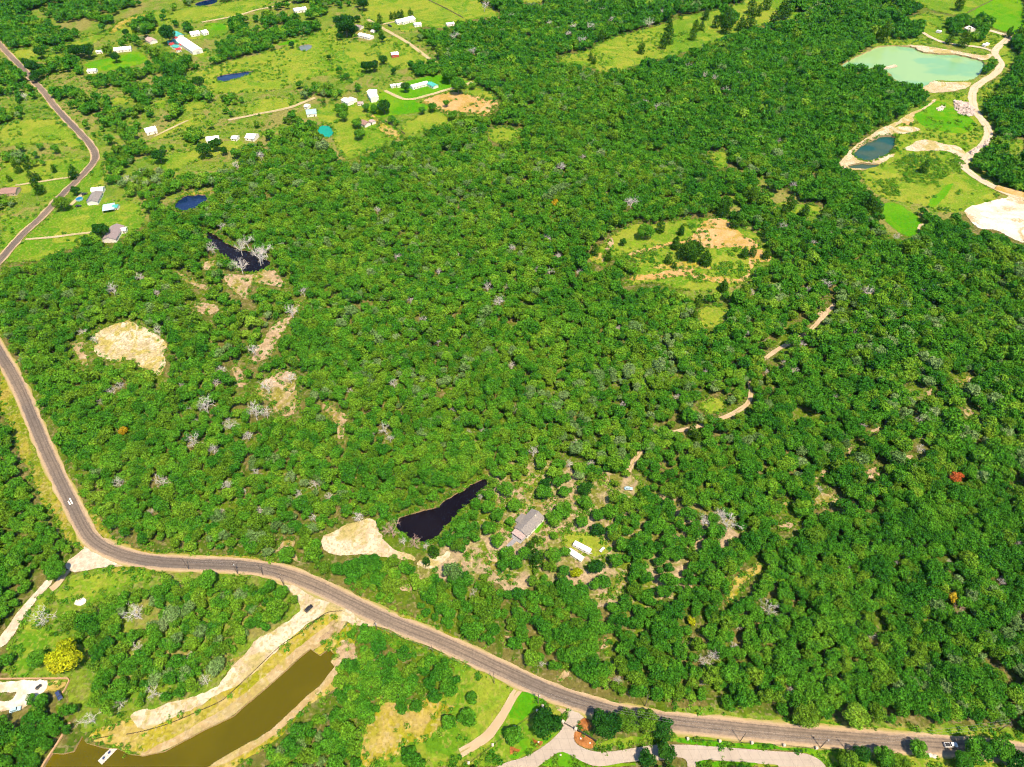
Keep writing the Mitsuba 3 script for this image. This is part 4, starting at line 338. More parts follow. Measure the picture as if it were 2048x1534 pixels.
SINGLES=[
('dead', '', 'wide bare white tree in the grass clearing beside the gravel side road', '', [(np.float64(-227.9), np.float64(154.7), np.float64(10.8))]),
('dead', '', 'broad grey dead tree lying low over the thicket below the county road bend', '', [(np.float64(-182.4), np.float64(156.0), np.float64(12.5))]),
('dead', '', 'slender leaning bare white trunk in the thicket left of the sand track', '', [(np.float64(-177.4), np.float64(139.7), np.float64(5.7))]),
('dead', '', 'bare grey tree leaning over the lower end of the sand track', '', [(np.float64(-140.1), np.float64(124.4), np.float64(6.3))]),
('dead', '', 'pale pinkish bare tree at the edge of the bright grass by the sand track', '', [(np.float64(-161.5), np.float64(119.6), np.float64(7.3))]),
('dead', '', 'half bare yellowish tree on the creek bank above the floating dock', '', [(np.float64(-184.7), np.float64(107.8), np.float64(8.3))]),
('pinkdead', '', 'pinkish bare tree on the west shore of the dark pond', '', [(np.float64(-64.4), np.float64(203.0), np.float64(11.0))]),
('pinkdead', '', 'pinkish bare tree at the southern tip of the dark pond', '', [(np.float64(-52.0), np.float64(196.5), np.float64(8.2))]),
('pinkdead', '', 'pinkish brown bare tree deep in the forest at the right', '', [(np.float64(220.0), np.float64(158.2), np.float64(7.1))]),
('oak', 'yellow', 'yellow green tree in the grass clearing above the white driveway', '', [(np.float64(-205.3), np.float64(132.6), np.float64(16.1))]),
('oak', '', 'small round tree standing at the mouth of the gravel side road', '', [(np.float64(-232.8), np.float64(178.5), np.float64(11.4))]),
('oak', '', 'dark green tree left of the yellow tree', '', [(np.float64(-219.8), np.float64(134.0), np.float64(9.5))]),
('oak', '', 'round green bush tree alone on bare ground above the county road bend', '', [(np.float64(-117.1), np.float64(188.4), np.float64(9.4))]),
('oak', 'dark', 'large dark green tree left of the gated driveway', '', [(np.float64(15.0), np.float64(104.4), np.float64(13.3))]),
('oak', 'dark', 'large dark green tree right of the driveway gate beside the road', '', [(np.float64(40.5), np.float64(104.4), np.float64(13.3))]),
('oak', 'olive', 'olive green tree between the road and the curving driveway', '', [(np.float64(50.5), np.float64(106.3), np.float64(10.4))]),
('oak', 'olive', 'second olive green tree between the road and the curving driveway', '', [(np.float64(58.7), np.float64(106.3), np.float64(10.4))]),
('oak', 'dark', 'dark tree at the right end of the roadside grove by the driveway', '', [(np.float64(65.7), np.float64(103.2), np.float64(10.4))]),
('oak', 'dark', 'dark round tree over the inner curve of the driveway', '', [(np.float64(65.1), np.float64(94.4), np.float64(9.8))]),
('oak', 'dark', 'small dark round tree on the lawn below the driveway', '', [(np.float64(56.9), np.float64(91.7), np.float64(7.9))]),
('oak', '', 'tree with thin crown beside a mulch bed left of the driveway', '', [(np.float64(0.6), np.float64(99.9), np.float64(9.2))]),
('oak', '', 'small round tree in the middle of the lower left field', '', [(np.float64(-17.9), np.float64(116.9), np.float64(5.8))]),
('oak', '', 'round tree on the trail side of the lower field', '', [(np.float64(-19.7), np.float64(107.8), np.float64(8.3))]),
('oak', '', 'smaller tree left of the trail side tree in the lower field', '', [(np.float64(-27.8), np.float64(105.8), np.float64(7.5))]),
('oak', '', 'round tree casting shade on the asphalt road near the pickup', '', [(np.float64(173.2), np.float64(95.4), np.float64(8.0))]),
('oak', '', 'big leafy tree overhanging the road just right of the pickup', '', [(np.float64(197.2), np.float64(94.0), np.float64(12.2))]),
('oak', '', 'tree behind the big leafy tree right of the pickup, beside the road', '', [(np.float64(206.6), np.float64(94.6), np.float64(11.0))]),
('oak', 'dark', 'dark leafy tree at the bottom right corner of the picture', '', [(np.float64(211.0), np.float64(90.5), np.float64(10.5))]),
('oak', '', 'leafy tree below the pickup at the bottom edge', '', [(np.float64(189.3), np.float64(90.6), np.float64(9.2))]),
('oak', 'dark', 'dark roundish tree at the end of the pillar fence', '', [(np.float64(148.0), np.float64(93.6), np.float64(7.6))]),
('oak', 'olive', 'olive tree next to the end of the concrete drive', '', [(np.float64(141.6), np.float64(89.8), np.float64(10.1))]),
('oak', '', 'green tree midway between the fence end and the road tree', '', [(np.float64(157.0), np.float64(92.2), np.float64(8.9))]),
('oak', 'olive', 'olive tree at the bottom edge below the road tree', '', [(np.float64(162.8), np.float64(89.6), np.float64(8.4))]),
('oak', '', 'round oak in the sandy yard around the grey roofed house', 'oaks of the house yard', [(np.float64(-7.9), np.float64(212.8), np.float64(8.4)), (np.float64(-1.1), np.float64(209.9), np.float64(6.0)), (np.float64(1.3), np.float64(219.0), np.float64(8.5)), (np.float64(17.4), np.float64(227.4), np.float64(9.9)), (np.float64(29.5), np.float64(229.3), np.float64(7.4)), (np.float64(28.7), np.float64(216.1), np.float64(10.1)), (np.float64(22.8), np.float64(210.6), np.float64(9.6)), (np.float64(40.5), np.float64(221.6), np.float64(8.2)), (np.float64(38.4), np.float64(209.3), np.float64(7.6)), (np.float64(47.1), np.float64(213.1), np.float64(7.6)), (np.float64(54.1), np.float64(215.4), np.float64(9.3)), (np.float64(22.6), np.float64(201.5), np.float64(4.7)), (np.float64(-2.2), np.float64(189.1), np.float64(8.8)), (np.float64(2.4), np.float64(184.0), np.float64(8.7)), (np.float64(-4.4), np.float64(182.7), np.float64(7.6)), (np.float64(21.5), np.float64(188.3), np.float64(8.8)), (np.float64(27.8), np.float64(190.8), np.float64(6.2)), (np.float64(53.7), np.float64(185.4), np.float64(8.4)), (np.float64(26.5), np.float64(179.9), np.float64(6.8)), (np.float64(58.4), np.float64(193.7), np.float64(9.6)), (np.float64(-12.5), np.float64(204.2), np.float64(9.1)), (np.float64(-8.1), np.float64(197.4), np.float64(7.8)), (np.float64(-13.2), np.float64(217.9), np.float64(8.9)), (np.float64(-3.6), np.float64(230.1), np.float64(9.5)), (np.float64(7.0), np.float64(189.5), np.float64(7.7))]),
('oak', 'dark', 'dark round oak in the eastern part of the house yard', 'dark oaks of the house yard', [(np.float64(41.9), np.float64(230.6), np.float64(9.5)), (np.float64(46.6), np.float64(203.6), np.float64(8.3)), (np.float64(43.0), np.float64(181.3), np.float64(9.4)), (np.float64(19.3), np.float64(234.6), np.float64(8.3))]),
('oak', 'olive', 'leafy tree at the forest edge right above the roadside strip', '', [(np.float64(128.5), np.float64(108.6), np.float64(12.0))]),
('oak', 'pale', 'pale leafy tree at the forest edge centre right above the road', '', [(np.float64(150.0), np.float64(108.1), np.float64(12.3))]),
('oak', 'orange', 'bright red orange tree alone in the green forest at the right', '', [(np.float64(255.5), np.float64(239.2), np.float64(7.9))]),
('oak', 'amber', 'pale golden yellow tree in the upper middle of the forest', '', [(np.float64(38.3), np.float64(541.1), np.float64(8.4))]),
('oak', 'amber', 'small bright yellow tree in the forest left of the middle', '', [(np.float64(-238.2), np.float64(275.0), np.float64(6.3))]),
('oak', 'yellow', 'yellow green tree in the forest at the right of the house yard', '', [(np.float64(87.3), np.float64(153.4), np.float64(5.0))]),
('oak', 'amber', 'golden tree in the lower right forest', '', [(np.float64(220.2), np.float64(165.3), np.float64(6.0))]),
('oak', 'yellow', 'yellow tree by the long white shed', '', [(np.float64(32.7), np.float64(178.7), np.float64(7.0))]),
('oak', 'dark', 'large round dark tree left of the red and teal roofed farm', '', [(np.float64(-449.0), np.float64(951.6), np.float64(24.6))]),
('oak', 'dark', 'round tree on the pale lawn left of the white bungalow', '', [(np.float64(-592.9), np.float64(899.3), np.float64(16.1))]),
('oak', 'dark', 'dark round tree on the lawn below the long white bungalow', '', [(np.float64(-492.9), np.float64(886.6), np.float64(12.8))]),
('oak', '', 'grey green oak alone at the top of the dirt clearing', '', [(np.float64(111.4), np.float64(491.4), np.float64(14.1))]),
('oak', 'dark', 'clump of round oaks in the middle of the dirt clearing', 'clump of oaks in the dirt clearing', [(np.float64(139.1), np.float64(466.8), np.float64(9.8)), (np.float64(147.3), np.float64(470.1), np.float64(11.9)), (np.float64(143.7), np.float64(460.5), np.float64(8.3)), (np.float64(152.3), np.float64(469.0), np.float64(8.4))]),
('oak', 'dark', 'small round tree at the left of the dirt clearing', '', [(np.float64(92.0), np.float64(482.0), np.float64(6.3))]),
('oak', 'dark', 'tall tree beside the grey roofed house near the west road', '', [(np.float64(-343.5), np.float64(493.5), np.float64(14.3))]),
('oak', 'dark', 'round tree by the bend of the west road above the house with pool', '', [(np.float64(-397.5), np.float64(563.4), np.float64(8.6))]),
('oak', 'olive', 'round brown green tree over the west road', '', [(np.float64(-396.7), np.float64(536.6), np.float64(13.6))]),
('oak', 'dark', 'lone dark tree on the lawn before the white mobile home', '', [(np.float64(-122.4), np.float64(795.3), np.float64(11.4))]),
('oak', 'dark', 'dark tree beside the pale lawn in the middle meadow', '', [(np.float64(-363.6), np.float64(807.0), np.float64(13.9))]),
('oak', 'dark', 'dark round tree at the left of the mown meadow below the hedge', '', [(np.float64(-342.3), np.float64(623.8), np.float64(14.1))]),
('oak', 'dark', 'dark round tree in the middle of the mown meadow', '', [(np.float64(-301.8), np.float64(635.3), np.float64(15.1))]),
('oak', 'dark', 'dark round tree at the right of the mown meadow', '', [(np.float64(-295.8), np.float64(649.6), np.float64(13.7))]),
('oak', 'dark', 'small dark tree on the striped part of the mown meadow', '', [(np.float64(-285.5), np.float64(642.1), np.float64(8.5))]),
('oak', '', 'lone tree on the orange dirt field', '', [(np.float64(-73.0), np.float64(754.6), np.float64(8.0))]),
('oak', '', 'tree at the lower edge of the orange dirt field', '', [(np.float64(-63.1), np.float64(719.8), np.float64(11.4))]),
('oak', '', 'round tree on the lawn left of the orange dirt field', '', [(np.float64(-98.3), np.float64(736.0), np.float64(8.6))]),
('oak', '', 'tree touching the left corner of the orange dirt field', '', [(np.float64(-87.4), np.float64(742.6), np.float64(10.5))]),
('oak', 'dark', 'large dark round tree by the small brown house', '', [(np.float64(-139.5), np.float64(736.3), np.float64(15.8))]),
('oak', 'dark', 'big dark tree above the long white farm house', '', [(np.float64(-221.4), np.float64(978.5), np.float64(28.5))]),
('oak', 'dark', 'dark tree on the far meadow at the top', '', [(np.float64(-215.3), np.float64(1088.5), np.float64(17.4))]),
('cedar', '', 'small cedars in a row behind the white barn', 'cedars behind the white barn', [(np.float64(-171.3), np.float64(1050.7), np.float64(6.3)), (np.float64(-165.4), np.float64(1052.2), np.float64(6.3)), (np.float64(-161.3), np.float64(1058.1), np.float64(6.3)), (np.float64(-157.1), np.float64(1059.6), np.float64(6.3)), (np.float64(-143.7), np.float64(1054.7), np.float64(8.2)), (np.float64(-184.0), np.float64(1030.4), np.float64(8.6))]),
('cedar', '', 'dark cedar scattered on the far right meadow', 'cedars on the far right meadow', [(np.float64(117.9), np.float64(960.0), np.float64(9.9)), (np.float64(205.3), np.float64(953.1), np.float64(14.3)), (np.float64(195.4), np.float64(935.9), np.float64(9.3)), (np.float64(165.3), np.float64(917.7), np.float64(9.2)), (np.float64(214.5), np.float64(1006.3), np.float64(10.3)), (np.float64(98.1), np.float64(893.9), np.float64(6.4)), (np.float64(101.4), np.float64(882.5), np.float64(6.4)), (np.float64(239.8), np.float64(967.4), np.float64(9.5)), (np.float64(250.9), np.float64(1001.7), np.float64(9.3)), (np.float64(260.2), np.float64(1006.1), np.float64(7.5)), (np.float64(280.6), np.float64(1015.4), np.float64(9.4)), (np.float64(298.0), np.float64(1019.5), np.float64(16.5)), (np.float64(290.7), np.float64(992.2), np.float64(16.1)), (np.float64(312.5), np.float64(1003.0), np.float64(11.6)), (np.float64(325.2), np.float64(1005.7), np.float64(16.3)), (np.float64(361.6), np.float64(1018.1), np.float64(14.1)), (np.float64(273.0), np.float64(1048.8), np.float64(10.6)), (np.float64(353.5), np.float64(1066.0), np.float64(9.8)), (np.float64(344.0), np.float64(1075.0), np.float64(13.7)), (np.float64(371.4), np.float64(1094.1), np.float64(12.5)), (np.float64(384.6), np.float64(1051.6), np.float64(16.9))]),
('cedar', '', 'lone dark tree on the far top right meadow', '', [(np.float64(650.2), np.float64(1090.5), np.float64(12.9))]),
('cedar', '', 'dark cedar at the quarry yard', 'cedars at the quarry yard', [(np.float64(574.7), np.float64(952.5), np.float64(9.0)), (np.float64(587.0), np.float64(941.6), np.float64(13.8)), (np.float64(665.5), np.float64(976.0), np.float64(8.7)), (np.float64(669.8), np.float64(966.5), np.float64(11.3)), (np.float64(490.2), np.float64(959.5), np.float64(15.7)), (np.float64(392.4), np.float64(604.0), np.float64(8.1))]),
('cedar', '', 'dark green conical cedar around the orange dirt clearing', 'cedars around the dirt clearing', [(np.float64(134.8), np.float64(477.2), np.float64(6.8)), (np.float64(153.8), np.float64(453.8), np.float64(8.0)), (np.float64(142.7), np.float64(498.2), np.float64(5.3)), (np.float64(125.2), np.float64(456.4), np.float64(6.1)), (np.float64(128.9), np.float64(450.2), np.float64(4.1)), (np.float64(67.8), np.float64(468.3), np.float64(6.3)), (np.float64(77.5), np.float64(459.9), np.float64(6.1)), (np.float64(125.5), np.float64(501.9), np.float64(7.3)), (np.float64(161.0), np.float64(419.4), np.float64(6.6)), (np.float64(237.0), np.float64(523.7), np.float64(8.0)), (np.float64(254.9), np.float64(526.5), np.float64(8.0)), (np.float64(247.3), np.float64(539.5), np.float64(9.1)), (np.float64(213.8), np.float64(548.8), np.float64(11.0)), (np.float64(188.2), np.float64(532.0), np.float64(9.3)), (np.float64(135.0), np.float64(477.3), np.float64(7.0)), (np.float64(142.3), np.float64(497.9), np.float64(5.8)), (np.float64(140.5), np.float64(461.5), np.float64(12.3)), (np.float64(150.6), np.float64(468.4), np.float64(8.3)), (np.float64(154.2), np.float64(455.3), np.float64(8.2)), (np.float64(187.5), np.float64(464.5), np.float64(6.4)), (np.float64(195.0), np.float64(466.9), np.float64(6.4)), (np.float64(205.8), np.float64(463.3), np.float64(6.3)), (np.float64(235.3), np.float64(472.3), np.float64(7.0)), (np.float64(212.0), np.float64(495.3), np.float64(6.9)), (np.float64(316.5), np.float64(522.6), np.float64(8.9)), (np.float64(312.7), np.float64(535.8), np.float64(10.8)), (np.float64(182.9), np.float64(528.2), np.float64(8.9)), (np.float64(190.5), np.float64(509.0), np.float64(8.7))]),
('cedar', '', 'dark conical cedar standing in the eastern woods', 'cedars in the eastern woods', [(np.float64(161.3), np.float64(420.8), np.float64(6.5)), (np.float64(154.7), np.float64(454.1), np.float64(8.2)), (np.float64(144.9), np.float64(459.9), np.float64(8.2)), (np.float64(205.2), np.float64(462.9), np.float64(5.5)), (np.float64(138.7), np.float64(401.9), np.float64(6.6)), (np.float64(132.9), np.float64(387.1), np.float64(5.2)), (np.float64(244.4), np.float64(386.0), np.float64(6.5)), (np.float64(189.0), np.float64(316.4), np.float64(5.4)), (np.float64(160.4), np.float64(303.7), np.float64(5.7)), (np.float64(110.9), np.float64(274.3), np.float64(6.3)), (np.float64(112.7), np.float64(269.4), np.float64(5.4))]),
('cedar', '', 'tall conical cedar with long shade below the grey roofed house', '', [(np.float64(12.6), np.float64(186.2), np.float64(7.8))]),
('cedar', '', 'narrow cedar close to the corner of the grey roofed house', '', [(np.float64(9.9), np.float64(194.8), np.float64(4.7))]),
('cedar', '', 'second narrow cedar close to the corner of the grey roofed house', '', [(np.float64(12.6), np.float64(199.4), np.float64(3.7))]),
('cedar', '', 'conical cedar just south of the dark pond', '', [(np.float64(-41.1), np.float64(191.4), np.float64(5.4))]),
('cedar', '', 'small cedar beside the sandy track south of the dark pond', '', [(np.float64(-44.8), np.float64(185.9), np.float64(4.1))]),
('cedar', '', 'small dark tree on the lawns along the west road', 'small trees on the lawns by the west road', [(np.float64(-466.9), np.float64(612.7), np.float64(7.6)), (np.float64(-472.5), np.float64(606.0), np.float64(7.5)), (np.float64(-472.0), np.float64(588.7), np.float64(4.5)), (np.float64(-446.1), np.float64(590.6), np.float64(5.5)), (np.float64(-438.5), np.float64(606.3), np.float64(4.9)), (np.float64(-449.7), np.float64(588.0), np.float64(7.4)), (np.float64(-414.3), np.float64(597.9), np.float64(7.3)), (np.float64(-414.2), np.float64(591.9), np.float64(6.4)), (np.float64(-431.9), np.float64(566.2), np.float64(9.3))]),
('oak', 'dark', 'roadside tree along the upper west road', 'trees along the upper west road', [(np.float64(-532.3), np.float64(899.2), np.float64(18.2)), (np.float64(-548.2), np.float64(900.7), np.float64(17.2)), (np.float64(-596.1), np.float64(869.8), np.float64(12.6)), (np.float64(-576.4), np.float64(847.9), np.float64(18.5)), (np.float64(-562.9), np.float64(829.8), np.float64(12.2)), (np.float64(-562.7), np.float64(822.2), np.float64(10.1))]),
('oak', 'dark', 'small tree on the meadow round the far farms', 'small trees on the far farm meadows', [(np.float64(-285.7), np.float64(937.2), np.float64(8.9)), (np.float64(-230.3), np.float64(895.6), np.float64(6.4)), (np.float64(-228.6), np.float64(965.6), np.float64(9.1)), (np.float64(-491.9), np.float64(978.5), np.float64(11.5)), (np.float64(-519.0), np.float64(982.0), np.float64(9.2)), (np.float64(-365.6), np.float64(1012.7), np.float64(7.1)), (np.float64(-216.4), np.float64(1037.2), np.float64(9.6)), (np.float64(-171.2), np.float64(959.2), np.float64(9.0)), (np.float64(-142.9), np.float64(848.3), np.float64(8.3)), (np.float64(-211.7), np.float64(981.5), np.float64(13.8)), (np.float64(-176.1), np.float64(852.9), np.float64(14.9)), (np.float64(-167.6), np.float64(857.8), np.float64(13.3)), (np.float64(-159.3), np.float64(879.9), np.float64(11.4))]),
('oak', '', 'tree on the lawns of the farmsteads beside the dirt field', 'trees on the farmstead lawns', [(np.float64(-73.8), np.float64(821.5), np.float64(18.5)), (np.float64(-61.0), np.float64(790.4), np.float64(19.1)), (np.float64(-46.1), np.float64(803.7), np.float64(8.7)), (np.float64(-19.8), np.float64(769.7), np.float64(5.0)), (np.float64(-162.5), np.float64(701.2), np.float64(11.2)), (np.float64(-157.5), np.float64(675.4), np.float64(10.9)), (np.float64(-159.7), np.float64(741.7), np.float64(9.4)), (np.float64(-149.7), np.float64(737.3), np.float64(9.3)), (np.float64(-179.8), np.float64(718.1), np.float64(11.0)), (np.float64(-183.6), np.float64(730.9), np.float64(14.8))]),
('shrub', '', 'clipped dark shrub in the hedge row beside the pale lane', 'hedge row beside the pale lane', [(np.float64(-358.6), np.float64(679.2), np.float64(2.4)), (np.float64(-356.5), np.float64(680.5), np.float64(2.4)), (np.float64(-354.3), np.float64(681.4), np.float64(2.4)), (np.float64(-352.3), np.float64(683.0), np.float64(2.4)), (np.float64(-350.4), np.float64(684.8), np.float64(2.4)), (np.float64(-348.4), np.float64(686.4), np.float64(2.4)), (np.float64(-346.5), np.float64(688.2), np.float64(2.4)), (np.float64(-344.4), np.float64(689.6), np.float64(2.4)), (np.float64(-342.4), np.float64(690.9), np.float64(2.5)), (np.float64(-340.4), np.float64(692.8), np.float64(2.5)), (np.float64(-338.5), np.float64(694.6), np.float64(2.5)), (np.float64(-336.7), np.float64(696.9), np.float64(2.5)), (np.float64(-334.7), np.float64(698.8), np.float64(2.5)), (np.float64(-332.8), np.float64(700.9), np.float64(2.5)), (np.float64(-329.4), np.float64(703.2), np.float64(2.7)), (np.float64(-327.1), np.float64(705.6), np.float64(2.7))]),
('shrub', '', 'small round shrub planted along the stone pillar fence', 'shrubs along the pillar fence', [(np.float64(73.5), np.float64(100.0), np.float64(1.0)), (np.float64(79.5), np.float64(99.8), np.float64(1.0)), (np.float64(82.7), np.float64(99.7), np.float64(1.2)), (np.float64(85.8), np.float64(99.1), np.float64(1.0)), (np.float64(92.4), np.float64(98.6), np.float64(1.0)), (np.float64(95.7), np.float64(98.7), np.float64(1.1)), (np.float64(99.5), np.float64(98.7), np.float64(1.1)), (np.float64(106.9), np.float64(97.9), np.float64(1.0)), (np.float64(110.3), np.float64(97.7), np.float64(1.0)), (np.float64(113.5), np.float64(97.5), np.float64(1.0)), (np.float64(119.5), np.float64(96.8), np.float64(1.0)), (np.float64(123.0), np.float64(96.6), np.float64(1.0)), (np.float64(126.7), np.float64(96.4), np.float64(1.0))]),
('shrub', '', 'low shrub beside the driveway gate', 'shrubs beside the driveway gate', [(np.float64(23.0), np.float64(109.4), np.float64(2.4)), (np.float64(29.6), np.float64(106.1), np.float64(2.6)), (np.float64(32.1), np.float64(103.3), np.float64(2.2)), (np.float64(34.3), np.float64(102.7), np.float64(1.9)), (np.float64(15.5), np.float64(114.4), np.float64(2.0))]),
('shrub', '', 'small shrub at the lower lawn edge by the driveway', 'shrubs at the lower lawn edge', [(np.float64(-6.7), np.float64(92.8), np.float64(3.5)), (np.float64(-10.0), np.float64(92.9), np.float64(3.6)), (np.float64(-24.2), np.float64(92.1), np.float64(4.1))])]
